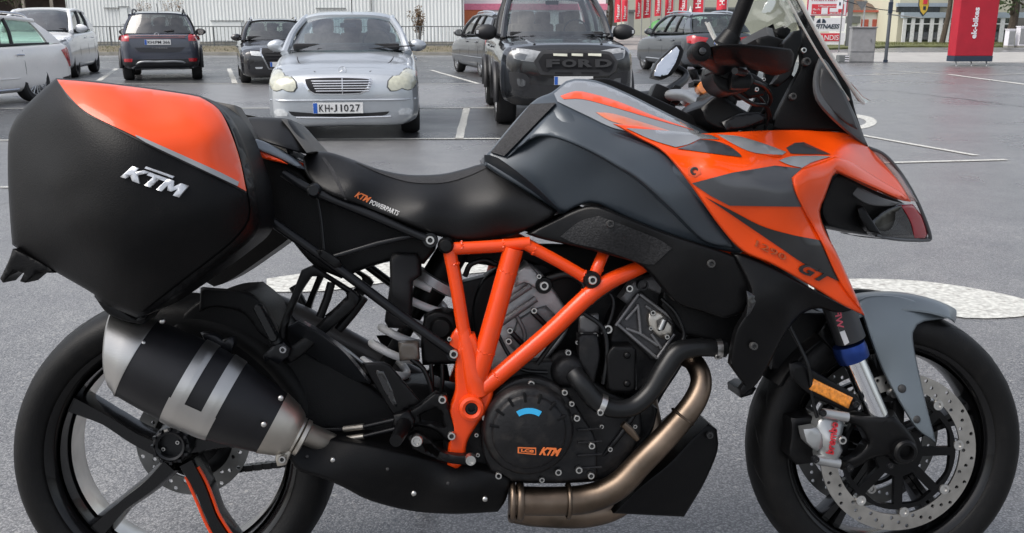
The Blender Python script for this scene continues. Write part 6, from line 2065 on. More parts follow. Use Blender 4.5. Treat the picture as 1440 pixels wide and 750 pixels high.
# mudguard: arched shell over the tyre plus side blades
def arch_shell(name, c, r, a0, a1, hw, m, th=0.004, drop=0.03):
    v, f = [], []
    na, nv = 22, 12
    for k in range(2):
        for i in range(na + 1):
            a = a0 + (a1 - a0) * i / na
            taper = 1.0 - 0.55 * max(0, (0.14 - i / na) / 0.14) ** 1.3
            for j in range(nv + 1):
                t = -1 + 2 * j / nv
                rr = r - k * th - drop * abs(t) ** 2.6
                v.append((c.x + rr * math.cos(a), t * hw * taper, c.z + rr * math.sin(a)))
    n1 = (na + 1) * (nv + 1)
    for k in range(2):
        for i in range(na):
            for j in range(nv):
                q = k * n1 + i * (nv + 1) + j
                f.append((q, q + 1, q + nv + 2, q + nv + 1))
    be = bound_edges_poly([x for x in f if max(x) < n1])
    f += [(b, a, a + n1, b + n1) for a, b in be]
    return fixn(mobj(name, v, f, m, BIKE, 40))
mg = arch_shell('mudguard', FC, FWR + 0.034, R(62), R(117), 0.076, M_FEND)
tipP = B(1340, 447, -0.03)
panel('mudguard_blade', [(1204, 424), (1225, 416), (1262, 417), (1300, 428), (1340, 446), (1326, 449), (1300, 452), (1290, 457), (1284, 468), (1285, 486), (1292, 522), (1303, 570), (1314, 612), (1315.5, 622), (1291, 605), (1272, 577), (1244, 526), (1225, 479), (1214, 446)],
      [(1204, 424, -0.070), (1262, 417, -0.060), (1300, 428, -0.055), (1340, 446, -0.030), (1250, 450, -0.092), (1225, 480, -0.100), (1270, 520, -0.108), (1295, 570, -0.118), (1315, 622, -0.122), (1244, 526, -0.105), (1285, 470, -0.090), (1310, 450, -0.062)], M_FEND, 0.004, 4, mirror=True, grid=9)
bolt(1268, 547, -0.112, 6.5, m=M_SOCK, dome=True); bolt(1288, 590, -0.120, 6.5, m=M_SOCK, dome=True)
# rear part of the mudguard, dark, behind the fork
arch_shell('mudguard_rear', FC, FWR + 0.020, R(118), R(150), 0.060, M_BLK)
panel('mudguard_stay', [(1168, 440), (1196, 452), (1222, 520), (1200, 530), (1176, 500), (1150, 470)], -0.072, M_BLK, 0.01, 3, mirror=True)
ptube('brake_hose', [(1108, 455, -0.13), (1125, 488, -0.14), (1138, 520, -0.145), (1142, 560, -0.13), (1150, 590, -0.13)], 2.6, M_RUB, 8)

# ---------------------------------------------------------------- tank and side covers
tank = panel('fuel_tank', [(682, 219), (690, 212), (746, 146), (776, 130), (796, 114), (808, 111), (840, 114), (880, 130), (940, 160), (990, 184), (1012, 200), (1045, 270), (1066, 340), (1040, 357), (984, 345), (896, 313), (840, 287), (816, 289), (792, 301), (712, 253), (682, 233)],
      [(682, 226, -0.120), (746, 146, -0.100), (796, 114, -0.060), (840, 114, -0.055), (880, 130, -0.075), (940, 160, -0.10), (990, 185, -0.13), (782, 144, -0.150), (864, 184, -0.200), (936, 216, -0.228), (712, 250, -0.148), (792, 300, -0.166), (896, 310, -0.186), (1000, 338, -0.205),
       (1050, 330, -0.212), (1000, 220, -0.235), (760, 215, -0.172), (840, 245, -0.193), (930, 290, -0.208)], M_SLATE, rnd=5, back=0.0, mirror=True, grid=9)
ftk = o_f[tank.name]
panel('tank_shoulder', [(712, 222), (784, 146), (826, 165), (864, 185), (936, 217), (974, 263), (1010, 316), (1036, 350), (1000, 344), (978, 330), (944, 296), (900, 256), (866, 234), (838, 218), (806, 203), (780, 194), (762, 192), (746, 197)],
      [(712, 222, -0.152), (784, 146, -0.156), (864, 185, -0.206), (936, 217, -0.236), (974, 263, -0.246), (762, 192, -0.196), (806, 203, -0.218), (866, 234, -0.240), (944, 296, -0.246), (1000, 344, -0.225), (1036, 350, -0.222)], M_SLATE, back=-0.14, rnd=5, rdep=0.010, mirror=True, grid=8)
padl = decal('tank_pad', [(690, 214), (746, 146.5), (782, 144.5), (709, 219.5)], tank, M_PAD, 0.010, 0.010, smooth=False)
ttop = decal('tank_sheen_panel', [(784, 143), (779, 132), (797, 117), (808, 113.5), (838, 116.5), (878, 132), (938, 162), (985, 186), (960, 192), (920, 190), (866, 181), (826, 163)], tank, M_SLATEG, 0.0025, 0.002)  # glossy tank top; its paleness is painted sky sheen
decal('tank_stripe', [(788, 135), (804, 129.5), (820, 129), (864, 141), (920, 163), (976, 183), (920, 167.5), (864, 151), (820, 139.5), (793, 139.5)], tank, M_ORANGE, 0.004, 0.002)
decal('tank_stripe', [(838, 158), (862, 160), (900, 171), (948, 186), (915, 184), (880, 176), (856, 169)], tank, mat('orange_fade', (0.62, 0.16, 0.07), 0.3, coat=0.8), 0.004, 0.002)
panel('tank_top_cover', [(822, 112), (846, 110), (868, 115), (930, 142), (986, 170), (1000, 186), (985, 186), (938, 163), (880, 135), (845, 118)], -0.035, M_BLKM, rnd=3, back=0.035)
panel('tank_rear_trim', [(681, 218), (700, 222), (748, 258), (792, 300), (780, 303), (740, 272), (700, 247), (681, 234)], [(681, 226, -0.122), (740, 262, -0.168), (792, 300, -0.178)], M_SLATE, 0.01, 4, mirror=True)
sc = panel('side_cover', [(740, 329), (770, 314), (815, 293), (838, 290), (860, 297), (930, 325), (1000, 348), (1034, 360), (1052, 392), (1056, 412), (1046, 440), (1020, 448), (985, 438), (950, 425), (905, 376), (860, 360), (800, 345), (760, 336)],
      [(740, 329, -0.165), (815, 293, -0.182), (860, 325, -0.205), (930, 330, -0.212), (1034, 362, -0.222), (1050, 410, -0.215), (1000, 430, -0.205), (900, 372, -0.19), (800, 342, -0.18), (950, 380, -0.215)], M_BLK, rnd=5, thick=0.02, mirror=True)
decal('textured_insert', [(788, 333), (815, 312), (842, 304), (880, 318), (925, 336), (945, 349), (920, 372), (900, 370), (850, 352), (810, 343)], sc, M_CARB, 0.0025, 0.002, corner=25)
bolt(858, 315, -0.212, 5.5, sc, M_SOCK); bolt(1000, 371, -0.222, 6, sc, M_SOCK)
panel('radiator_shroud', [(1030, 356), (1048, 358), (1089, 376), (1149, 410), (1200, 436), (1178, 440), (1150, 434), (1128, 442), (1108, 464), (1092, 492), (1078, 520), (1060, 545), (1041, 559), (1040, 548), (1046, 540), (1026, 512), (1030, 486), (1036, 462), (1050, 438), (1056, 408)],
      [(1030, 356, -0.225), (1089, 380, -0.240), (1149, 412, -0.225), (1195, 436, -0.195), (1080, 450, -0.235), (1045, 500, -0.225), (1041, 559, -0.205), (1110, 440, -0.23), (1128, 442, -0.20), (1060, 420, -0.245)], M_BLK, rnd=5, thick=0.015, mirror=True)
bolt(1060, 487, -0.234, 5.5, m=M_SOCK)
panel('shroud_crease', [(1050, 409), (1060, 414), (1066, 420), (1056, 440), (1049, 447), (1051, 430)], -0.246, M_BLKG, 0.004, 2)
panel('radiator', [(935, 400), (1045, 412), (1048, 450), (1035, 505), (1000, 480), (960, 470), (930, 430)], -0.13, M_BLKM, back=0.13, rnd=3)
panel('inner_mudguard', [(1100, 440), (1170, 440), (1190, 470), (1170, 520), (1120, 520), (1085, 520), (1088, 480)], -0.045, M_BLKM, back=0.045, rnd=3)
panel('mudguard_flap', [(1041, 550), (1052, 544), (1064, 546), (1058, 555), (1042, 560)], -0.05, M_BLK, back=0.05, rnd=3)

# ---------------------------------------------------------------- orange fairing and headlamp
fair = panel('fairing', [(862, 174), (900, 195), (936, 216), (974, 263), (1011, 316), (1045, 353), (1089, 373), (1149, 407), (1183, 428), (1216, 444), (1201, 409), (1179, 360), (1160, 323), (1153, 297), (1160, 278), (1171, 248), (1177, 242), (1224, 263), (1262, 280), (1281, 284), (1265, 257), (1239, 225), (1219, 205), (1186, 187), (1104, 183), (1007, 187), (960, 188), (905, 178)],
      [(862, 174, -0.222), (936, 216, -0.250), (974, 263, -0.262), (1011, 316, -0.258), (1045, 353, -0.248), (1149, 407, -0.235), (1216, 444, -0.200), (1201, 409, -0.215), (1160, 323, -0.228), (1153, 297, -0.232), (1177, 242, -0.225), (1224, 263, -0.160), (1281, 284, -0.070), (1239, 225, -0.075), (1220, 205, -0.085), (1186, 187, -0.105), (1104, 183, -0.130), (1007, 187, -0.150), (960, 188, -0.170),
       (1000, 225, -0.260), (1060, 238, -0.275), (1115, 250, -0.285), (1130, 238, -0.275), (1175, 221, -0.218), (1201, 230, -0.180), (1268, 271, -0.085), (1060, 300, -0.275), (1100, 330, -0.266), (1127, 291, -0.275), (1153, 338, -0.250), (1179, 394, -0.226), (1030, 208, -0.205), (1100, 212, -0.215), (1160, 203, -0.155), (940, 200, -0.215), (1210, 212, -0.125)],
      M_ORANGE, 0.006, 4, mirror=True, grid=8)
ff = o_f[fair.name]
decal('grey_graphic', [(973, 258), (1030, 243), (1090, 233), (1128, 237), (1113, 250), (1117, 268), (1127, 291), (1026, 289.5), (1000, 276)], fair, M_DGREY, smooth=False)
decal('black_graphic', [(991, 277), (1030, 297), (1071, 318), (1112, 330), (1153, 338), (1166, 366), (1180, 396), (1134, 373), (1089, 343), (1030, 303)], fair, M_DBLK, corner=25)
decal('grey_graphic', [(953, 209), (974, 202), (985, 196), (1005, 198), (1025, 205), (1041, 217), (1043, 221), (996, 215)], fair, M_DGREY, corner=25)
decal('pale_graphic', [(880, 180), (940, 184), (1000, 190), (1012, 196), (985, 195), (968, 203), (950, 207), (915, 196)], fair, M_SLATEG, corner=25)
decal('grey_graphic', [(1008, 189), (1040, 192), (1080, 204), (1106, 214), (1100, 218), (1062, 215), (1036, 205)], fair, M_GREYP, corner=25)
decal('grey_graphic', [(1106, 208), (1118, 201), (1130, 200), (1150, 209), (1168, 217), (1140, 217), (1112, 216)], fair, M_DGREY, corner=25)
decal('grey_graphic', [(1096, 226), (1112, 220), (1150, 219), (1168, 220), (1140, 229), (1128, 236), (1110, 232)], fair, M_GREYP, corner=25)
decal('orange_sliver', [(1000, 190), (1018, 190), (1060, 206), (1100, 220), (1085, 220), (1040, 206)], fair, M_ORANGE, 0.003)
lipO = [(1113, 250), (1127, 238), (1152, 229), (1175, 220), (1201, 230), (1240, 254), (1270, 272), (1281, 284), (1262, 280), (1224, 263), (1177, 242), (1171, 248), (1160, 278), (1153, 297), (1160, 323), (1179, 360), (1201, 409), (1216, 444), (1180, 396), (1153, 338), (1127, 291), (1117, 268)]
panel('fairing_lip', lipO, lambda P: ff(P) - 0.010, M_ORANGE, 0.009, 5, 0.009, mirror=True, grid=7)
ptext('letter', 'G', (1122, 382), (24, 11), (6, -15), fair, M_DBLK, 0.005, shear=0.4, bold=0.03)
ptext('letter', 'T', (1146, 393), (24, 11), (6, -15), fair, M_DBLK, 0.005, shear=0.4, bold=0.03)
ptext('lettering', '1290', (1062, 346), (46, 23), (-3, -11), fair, mat('ghost_print', (0.40, 0.075, 0.02), 0.35, coat=0.4), 0.005, shear=0.35)
bolt(976, 241, -0.262, 6, fair, M_SOCK)
decal('bolt_recess_shade', [(967, 236), (976, 231), (985, 236), (986, 244), (978, 249), (968, 246)], fair, mat('orange_shaded', (0.55, 0.06, 0.005), 0.35), 0.0012, 0.001)  # recess shade around the bolt put into a darker orange
panel('headlamp_bay', [(1158, 282), (1172, 250), (1180, 244), (1226, 266), (1266, 283), (1284, 296), (1262, 330), (1236, 334), (1212, 328), (1190, 324), (1164, 318), (1156, 300)], [(1160, 290, -0.17), (1200, 290, -0.12), (1270, 290, -0.05), (1220, 330, -0.07)], M_BLKM, back=0.0, rnd=4, mirror=True)
panel('lamp_shelf', [(1180, 252), (1200, 275), (1222, 288), (1250, 290), (1268, 286), (1240, 278), (1205, 262)], [(1180, 252, -0.20), (1268, 286, -0.07)], M_GREYPL, 0.004, 2, mirror=True)
panel('lamp_bracket', [(1205, 290), (1214, 290), (1228, 312), (1240, 330), (1222, 326), (1208, 306)], -0.12, M_BLK, 0.02, 3, mirror=True)
HL = panel('headlamp', [(1218, 318), (1240, 298), (1266, 287), (1284, 288), (1296, 302), (1306, 326), (1304, 336), (1292, 340), (1240, 335), (1224, 328)], [(1218, 318, -0.100), (1284, 288, -0.055), (1306, 330, -0.012), (1250, 330, -0.085)], M_LENS, back=0.0, rnd=4, mirror=True)
panel('headlamp_reflector', [(1224, 318), (1242, 302), (1266, 293), (1284, 300), (1294, 330), (1244, 331)], [(1218, 318, -0.07), (1284, 300, -0.03), (1250, 330, -0.055)], M_BLKG, 0.01, 2, parent=HL)
panel('red_lens', [(1266, 288), (1283, 287), (1297, 304), (1305, 330), (1301, 336), (1286, 335), (1280, 312)], lambda P: o_f[HL.name](P) - 0.004, M_REDL, 0.004, 3, parent=HL)
ptube('lamp_edge', [(1222, 208, -0.082), (1244, 218, -0.074), (1266, 243, -0.062), (1284, 272, -0.052), (1298, 302, -0.035), (1308, 332, -0.010), (1302, 338, -0.012), (1262, 337, -0.07), (1232, 331, -0.09)], 2.4, M_GREYPL, 8, mirror=True)
panel('lamp_upper_lens', [(1222, 206), (1240, 213), (1262, 236), (1290, 284), (1281, 283), (1262, 254), (1240, 226)], [(1222, 206, -0.08), (1290, 284, -0.05)], glass_mat('upper_lens', (0.75, 0.6, 0.58), 0.12), 0.004, 2, mirror=True)

# ---------------------------------------------------------------- windscreen, cockpit, handlebars
edge_px = [(1105, -40), (1122, -5), (1143, 35), (1166, 75), (1190, 112), (1207, 138), (1214, 145)]
rows = []
for i, (x, y) in enumerate(edge_px):
    hw = [0.265, 0.265, 0.25, 0.22, 0.18, 0.135, 0.105][i]
    p = B(x, y, -hw)
    rows.append((p.x, p.z, hw))
v, f = [], []
nv = 16
for (x, z, hw) in rows:
    for j in range(nv + 1):
        t = -1 + 2 * j / nv
        v.append((x + 0.055 * (1 - t * t), t * hw, z + 0.012 * (1 - t * t)))
for i in range(len(rows) - 1):
    for j in range(nv):
        a = i * (nv + 1) + j
        f.append((a, a + 1, a + nv + 2, a + nv + 1))
k0 = len(v)
v += [(p[0] - 0.003, p[1], p[2] - 0.002) for p in v]
f += [tuple(reversed([q + k0 for q in t])) for t in f]
ws = mobj('windscreen', v, f, M_CLEAR, BIKE, 60)
M_EDGE = mat('screen_edge', (0.74, 0.73, 0.68), 0.12, coat=1.0, metal=0.2)
for sd in (-1, 1):
    MB().tube([(x, sd * hw, z) for x, z, hw in rows], 0.0042, 8, sub=4).build('screen_edge', M_EDGE, ws)
    MB().tube([(x - 0.012, sd * (hw - 0.018), z - 0.002) for x, z, hw in rows[:-1]], 0.0022, 8, sub=4).build('screen_edge', M_EDGE, ws)
cock = panel('cockpit_side', [(1118, 18), (1129, 12), (1140, 33), (1166, 80), (1190, 112), (1204, 160), (1219, 204), (1186, 186), (1130, 184), (1086, 184), (1092, 160), (1112, 120), (1126, 92), (1124, 60), (1128, 44)], [(1118, 18, -0.10), (1166, 80, -0.125), (1204, 160, -0.105), (1219, 204, -0.088), (1086, 184, -0.115), (1112, 120, -0.12)], M_BLKM, 0.012, 4, mirror=True)
panel('wind_deflector', [(1153, 82), (1147, 100), (1145, 120), (1149, 140), (1164, 160), (1190, 184), (1214, 203), (1221, 206), (1214, 190), (1203, 163), (1190, 135), (1172, 100), (1160, 84)], [(1153, 82, -0.150), (1147, 135, -0.172), (1190, 150, -0.15), (1221, 206, -0.090), (1180, 175, -0.160)], M_GREYPL, 0.008, 4, mirror=True)
panel('deflector_face', [(1156, 92), (1152, 118), (1156, 138), (1170, 156), (1194, 176), (1206, 182), (1200, 164), (1186, 134), (1168, 102)], lambda P: np.full(len(P), -0.168), mat('deflector_dark', (0.032, 0.032, 0.034), 0.5), 0.004, 3, mirror=True)
panel('screen_mount', [(1100, 62), (1116, 44), (1127, 42), (1128, 60), (1118, 90), (1112, 108), (1094, 122), (1086, 118), (1104, 90)], -0.135, M_BLK, 0.02, 3, mirror=True)
bolt(1134, 87, -0.135, 6, m=M_SOCK); bolt(1130, 71, -0.14, 4, m=M_BOLT); bolt(1115, 136, -0.13, 5, m=M_SOCK)
panel('dashboard', [(1062, 56), (1080, 50), (1112, 60), (1120, 66), (1110, 74), (1070, 70)], -0.10, M_BLKM, back=0.10, rnd=3)
panel('dash_screen', [(1077, 38), (1086, 40), (1092, 60), (1082, 60)], -0.085, M_GREYPL, back=0.085, rnd=2)
panel('dash_cowl', [(1088, 42), (1104, 36), (1112, 42), (1110, 52), (1096, 56)], 0.02, M_BLKM, back=0.12, rnd=3)
# hand guards
guard = panel('hand_guard', [(1000, 66), (1012, 62.5), (1040, 62), (1080, 65), (1112, 69), (1117, 76), (1115, 92), (1109, 101), (1094, 104), (1078, 98), (1050, 91), (1020, 89), (1002, 88)], [(1000, 76, -0.425), (1050, 76, -0.42), (1090, 82, -0.39), (1116, 84, -0.345)], M_BLKM, 0.03, 6, mirror=True)
fixn(plathe('bar_end', 986, 73, -0.435, [(0, 2), (5, 2), (6, 5), (10, 5), (14, 2), (15, -4), (15, -22)], M_BLKM, 30))
fixn(plathe('bar_end', 986, 73, -0.437, [(5, -3), (5, 8), (3, 9), (0, 9)], M_BLKG, 16))
bo = B(986, 73, -0.435); bi = B(1030, 104, -0.20); bc = B(1012, 140, -0.06)
for sd in (1, -1):
    S = lambda p: Vector((p.x, p.y * sd, p.z))
    grip = MB().tube([S(bo) + Vector((0, 0.012 * sd, 0)), S(bo.lerp(bi, 0.5)), S(bo.lerp(bi, 0.62))], 0.0185, 16).build('grip', M_RUB, BIKE)
    MB().tube([S(bo.lerp(bi, 0.55)), S(bi), S(bc)], [0.013, 0.014, 0.014], 14, sub=5).build('handlebar', mat('bar_silver', (0.3, 0.31, 0.32), 0.35, metal=0.8) if sd < 0 else M_STEELB, BIKE)
    c = S(bo.lerp(bi, 0.70))
    MB().box(c, (0.055, 0.06, 0.05), M=Matrix.Rotation(0.4, 3, 'Y'), bevel=0.010).box(c + Vector((0.02, 0.02 * -sd, -0.03)), (0.04, 0.05, 0.03), bevel=0.008).build('switch_housing', M_BLK, BIKE)
    # lever ahead of the grip
    MB().tube([c + Vector((0.03, 0, 0.0)), S(bo.lerp(bi, 0.4)) + Vector((0.055, 0, -0.02)), S(bo) + Vector((0.065, 0.02 * sd, -0.03))], [0.009, 0.007, 0.006], 8, sub=4).build('lever', M_STEELB, BIKE)
panel('master_cylinder', [(1002, 92), (1030, 94), (1054, 100), (1062, 114), (1050, 128), (1024, 132), (1008, 124), (1000, 108)], [(1000, 100, -0.33), (1060, 115, -0.26)], M_BLK, 0.07, 6)
panel('switch_block', [(1038, 98), (1060, 104), (1080, 118), (1074, 134), (1052, 138), (1034, 124)], -0.22, M_BLKM, 0.06, 5)
for (x, y, l_, r_) in ((1052, 108, -0.29, 3.2), (1047, 116, -0.29, 2.6), (1064, 126, -0.24, 3), (1074, 112, -0.24, 2.6)): bolt(x, y, l_, r_)
ptube('brake_line', [(1052, 112, -0.27), (1075, 122, -0.23), (1084, 140, -0.16), (1072, 160, -0.10), (1060, 180, -0.08)], 3.2, M_RUB, 8)
ptube('control_cable', [(1030, 128, -0.24), (1058, 146, -0.20), (1078, 150, -0.14), (1085, 172, -0.10)], 3.0, M_RUB, 8)
ptube('control_cable', [(1040, 130, -0.2), (1066, 136, -0.17), (1080, 160, -0.12), (1076, 182, -0.1)], 2.6, M_RUB, 8)
ptube('clutch_cable', [(966, 138, 0.26), (1000, 150, 0.15), (1040, 158, 0.06), (1062, 180, 0.02)], 3.0, M_RUB, 8)
panel('upper_clamp', [(985, 152), (1000, 138), (1013, 130), (1026, 142), (1052, 158), (1077, 166), (1076, 174), (1040, 184), (1008, 182), (992, 172)], -0.115, M_BLK, back=0.115, rnd=5)
panel('clamp_cap', [(1015, 172), (1040, 160), (1066, 158), (1076, 162), (1074, 170), (1048, 180), (1022, 183)], -0.13, M_STEELB, 0.03, 3)
panel('bar_riser', [(1004, 128), (1018, 118), (1032, 122), (1038, 140), (1032, 156), (1012, 158), (1000, 146)], -0.075, M_BLK, back=0.0, rnd=5, mirror=True)
ptube('silver_bar', [(963, 146, 0.20), (972, 134, 0.18), (984, 138, 0.12), (1000, 156, 0.06)], [8, 9, 9, 8], mat('bar_grey', (0.26, 0.27, 0.28), 0.4, metal=0.7), 16)
panel('clutch_perch', [(934, 141), (940, 129), (949, 120), (957, 121), (958, 127), (963, 131), (961, 142), (952, 149), (939, 146)], 0.30, M_BLK, 0.05, 4)
res = fixn(plathe('fluid_reservoir', 989, 124, 0.06, [(0, 9), (9, 9), (10, 6), (10, -10), (0, -10)], M_BRONZE, 24))
panel('reservoir_lid', [(976, 114), (1001, 114), (1002, 120), (976, 120)], 0.05, M_BLKM, 0.05, 2)
panel('cockpit_floor', [(930, 168), (980, 176), (1010, 184), (1090, 184), (1090, 196), (1000, 196), (950, 182)], -0.06, M_BLKM, back=0.06, rnd=2)
# mirrors: the left one shows its glass, the right one's stalk leaves the frame
mirr = panel('mirror_housing', [(917, 108), (922, 90), (936, 75), (950, 63), (957, 63.5), (962, 71), (956, 90), (944, 106), (930, 111.5)], [(930, 108, 0.386), (920, 106, 0.386), (955, 66, 0.412), (950, 88, 0.399)], M_BLK, 0.035, 3)
panel('mirror_glass', [(919.5, 106.5), (924.5, 91), (938, 77), (951.5, 65.5), (955.5, 71), (950, 88), (939, 105), (929, 108)], [(930, 108, 0.382), (920, 106, 0.382), (955, 66, 0.408), (950, 88, 0.395)], M_MIRG, 0.003, 0.6, 0.0004, parent=mirr)
mc = B(940, 88, 0.41)
MB().tube([mc + Vector((0, 0.02, 0)), mc + Vector((0.05, 0.015, -0.035)), Vector((bo.lerp(bi, 0.7).x, -bo.lerp(bi, 0.7).y, bo.lerp(bi, 0.7).z))], [0.012, 0.011, 0.014], 12, sub=5).build('mirror_stalk', M_BLK, BIKE)
panel('mirror_stay', [(970, 98), (980, 98), (984, 112), (976, 112)], 0.33, M_BLK, 0.02, 2)
ptube('mirror_stalk', [(1024, 62, -0.36), (1033, 40, -0.365), (1046, 8, -0.375), (1062, -34, -0.385)], [12.5, 10.5, 10.5, 11], M_BLKM, 18)
fixn(MB().tube([B(1018, 66, -0.36), B(1030, 48, -0.363)], [0.022, 0.018], 18).build('stalk_base', M_BLK, BIKE))
mh = B(1070, -60, -0.42)
bm = bmesh.new(); bmesh.ops.create_icosphere(bm, subdivisions=3, radius=1)
for q in bm.verts: q.co = Vector((mh.x + q.co.x * (0.045 if q.co.x > 0 else 0.012), mh.y - 0.03 + q.co.y * 0.10, mh.z + q.co.z * 0.055))
bm.verts.index_update()
mobj('mirror_housing', [q.co.copy() for q in bm.verts], [[q.index for q in fc.verts] for fc in bm.faces], M_BLK, BIKE, 60); bm.free()

# ---------------------------------------------------------------- seat and tail
seat = panel('seat', [(426, 222), (434, 214), (456, 213), (480, 219), (508, 230), (540, 240), (576, 246), (620, 245), (652, 238), (676, 231), (690, 233), (706, 243), (744, 270), (784, 297), (776, 306), (744, 323), (706, 335), (664, 340), (622, 334), (566, 313), (505, 290), (462, 274), (440, 258), (428, 240)],
      [(434, 214, -0.10), (480, 219, -0.09), (540, 240, -0.085), (620, 245, -0.085), (680, 231, -0.095), (744, 270, -0.165), (784, 297, -0.172), (706, 335, -0.150), (620, 333, -0.165), (505, 290, -0.17), (440, 258, -0.155), (500, 258, -0.166), (600, 288, -0.176), (700, 292, -0.176)], M_SEATV, rnd=7, rdep=0.012, back=0.0, mirror=True, grid=9)
decal('seat_fabric', [(500, 228.5), (540, 242), (576, 248), (620, 247), (652, 240), (676, 233), (688, 234), (660, 247), (630, 256), (600, 258), (570, 255), (535, 244)], seat, M_SEATF, 0.002, 0.002)
decal('seat_seam', [(452, 222), (456, 221), (470, 240), (480, 262), (488, 282), (484, 281), (474, 260), (464, 240)], seat, M_SEATF, 0.001, 0.001)
ptext('lettering', 'KTM', (498, 277), (20, 9), (4.5, -8), seat, M_ORPR, 0.002, shear=0.3, bold=0.04)
ptext('lettering', 'POWERPARTS', (519, 287), (41, 17), (2, -6.5), seat, M_WHITEP, 0.002, shear=0.3)
panel('pillion_seat', [(338, 168), (352, 165), (396, 166), (410, 169), (428, 192), (445, 213), (430, 216), (404, 210), (372, 200), (350, 193), (341, 184)], [(338, 168, -0.09), (410, 169, -0.09), (445, 213, -0.10), (390, 190, -0.15), (350, 190, -0.14), (430, 214, -0.145)], M_SEATV, rnd=6, rdep=0.010, back=0.0, mirror=True)
panel('pillion_front', [(395, 167.5), (409, 168.5), (428, 191), (445, 213), (431, 215), (418, 197), (404, 178)], [(395, 167, -0.115), (445, 213, -0.12), (415, 195, -0.15)], mat('seat_taupe', (0.085, 0.08, 0.072), 0.6, bump=0.4, bscale=400), rnd=3, back=0.0, mirror=True)
panel('tail_trim', [(343, 203), (350, 196), (362, 196), (386, 206), (412, 222), (428, 238), (418, 236), (390, 222), (362, 211)], [(343, 203, -0.20), (390, 212, -0.175), (428, 238, -0.16)], mat('tail_grey', (0.14, 0.16, 0.185), 0.3, metal=0.3, coat=0.5), 0.02, 4, mirror=True)
panel('tail_orange', [(344, 205), (364, 212), (396, 226), (404, 231), (374, 224), (346, 215)], [(344, 205, -0.195), (404, 231, -0.165)], M_ORFR, 0.01, 2, mirror=True)
panel('tail_body', [(346, 214), (376, 223), (420, 238), (452, 268), (520, 298), (600, 332), (612, 352), (596, 372), (560, 366), (520, 376), (480, 392), (440, 372), (404, 330), (372, 290), (356, 250)], -0.10, M_BLKM, back=0.10, rnd=6)
panel('case_rack', [(288, 140), (330, 148), (352, 186), (360, 206), (345, 214), (330, 190), (300, 160)], -0.21, mat('taupe_plastic', (0.10, 0.095, 0.085), 0.6), 0.06, 5, mirror=True)
# subframe
ptube('subframe_tube', [(398, 243, -0.158), (438, 268, -0.160), (520, 302, -0.162), (608, 339, -0.165)], 6.5, M_STEELB, 14, 3, mirror=True)
ptube('subframe_tube', [(362, 298, -0.165), (460, 366, -0.165), (560, 441, -0.168), (640, 498, -0.170)], 7.0, M_STEELB, 14, 3, mirror=True)
ptube('subframe_brace', [(470, 361, -0.16), (530, 343, -0.16), (596, 328, -0.155)], 4.0, M_STEELB, 10, 0, mirror=True)
ptube('subframe_brace', [(446, 272, -0.15), (452, 310, -0.15), (456, 352, -0.15)], 2.2, M_STEELB, 8, 0)
fixn(plathe('tube_knuckle', 441, 268, -0.172, [(0, 3), (7, 3), (10, 0), (11, -8)], M_STEELB, 18))
panel('cable_tie', [(444, 352), (456, 352), (478, 366), (480, 376), (470, 377), (450, 362)], -0.178, M_BLK, 0.012, 2)

# ---------------------------------------------------------------- orange trellis frame
TR = -0.165
def ft(pts, r, **k): return ptube('frame_tube', pts, r, M_ORFR, 16, 4, mirror=True, **k)
ft([(634, 350, TR), (690, 347, TR), (745, 342, TR)], 9)
ft([(632, 352, TR), (643, 410, TR), (656, 492, TR)], 9.5)
ft([(722, 350, TR), (700, 430, TR), (676, 515, TR), (668, 546, TR)], [14.5, 14.5, 14.5, 12])
ft([(738, 343, TR), (785, 368, TR), (833, 396, TR)], 8.5)
ft([(668, 556, TR), (690, 538, TR), (770, 470, TR), (840, 406, TR), (905, 374, TR + 0.02)], [12, 12.5, 12.5, 12.5, 10])
ft([(833, 395, TR), (842, 372, TR), (850, 354, TR + 0.02)], 8.5)
ft([(652, 462, TR), (657, 490, TR), (666, 530, TR), (672, 556, TR)], [9, 12, 16, 16])
fp = panel('frame_plate', [(646, 470), (668, 470), (684, 520), (694, 548), (686, 576), (672, 596), (657, 622), (654, 650), (642, 660), (629, 654), (630, 630), (636, 600), (632, 578), (640, 552), (640, 520)], TR - 0.012, M_ORFR, 0.035, 5, 0.007, mirror=True)
panel('frame_gusset', [(652, 470), (642, 462), (634, 474), (632, 486), (640, 500), (650, 498)], TR - 0.008, M_ORFR, 0.02, 3, mirror=True)
fixn(plathe('swingarm_pivot', 663, 575, TR - 0.030, [(9, -3), (9, 2), (13, 4), (17, 2), (18, -6), (19, -16)], M_ORFR, 36, fp))
fixn(plathe('pivot_nut', 663, 575, TR - 0.028, [(0, -8), (5, -8), (5, 0), (8, 0), (12, -4), (13, -12)], M_STEELB, 24, fp))
fixn(plathe('frame_cap', 627, 346, TR - 0.016, [(0, 2), (8, 1.5), (11, -2), (12, -12)], M_BLK, 24, fp))
fixn(plathe('frame_boss', 833, 394, TR - 0.016, [(6, 1), (11, 1), (12.5, -2), (13, -14)], M_BLK, 28, fp))
bolt(833, 394, TR - 0.020, 6.5, fp)
bolt(605, 338, TR - 0.012, 6.5); fixn(plathe('tube_end', 605, 338, TR - 0.006, [(0, 0), (10, 0), (11, -3), (11, -12)], M_STEELB, 20))
fixn(plathe('tube_end', 638, 498, TR - 0.006, [(0, 0), (10, 0), (11, -3), (11, -12)], M_STEELB, 20)); bolt(638, 498, TR - 0.014, 6.5)
bolt(632, 477, TR - 0.010, 3.2)
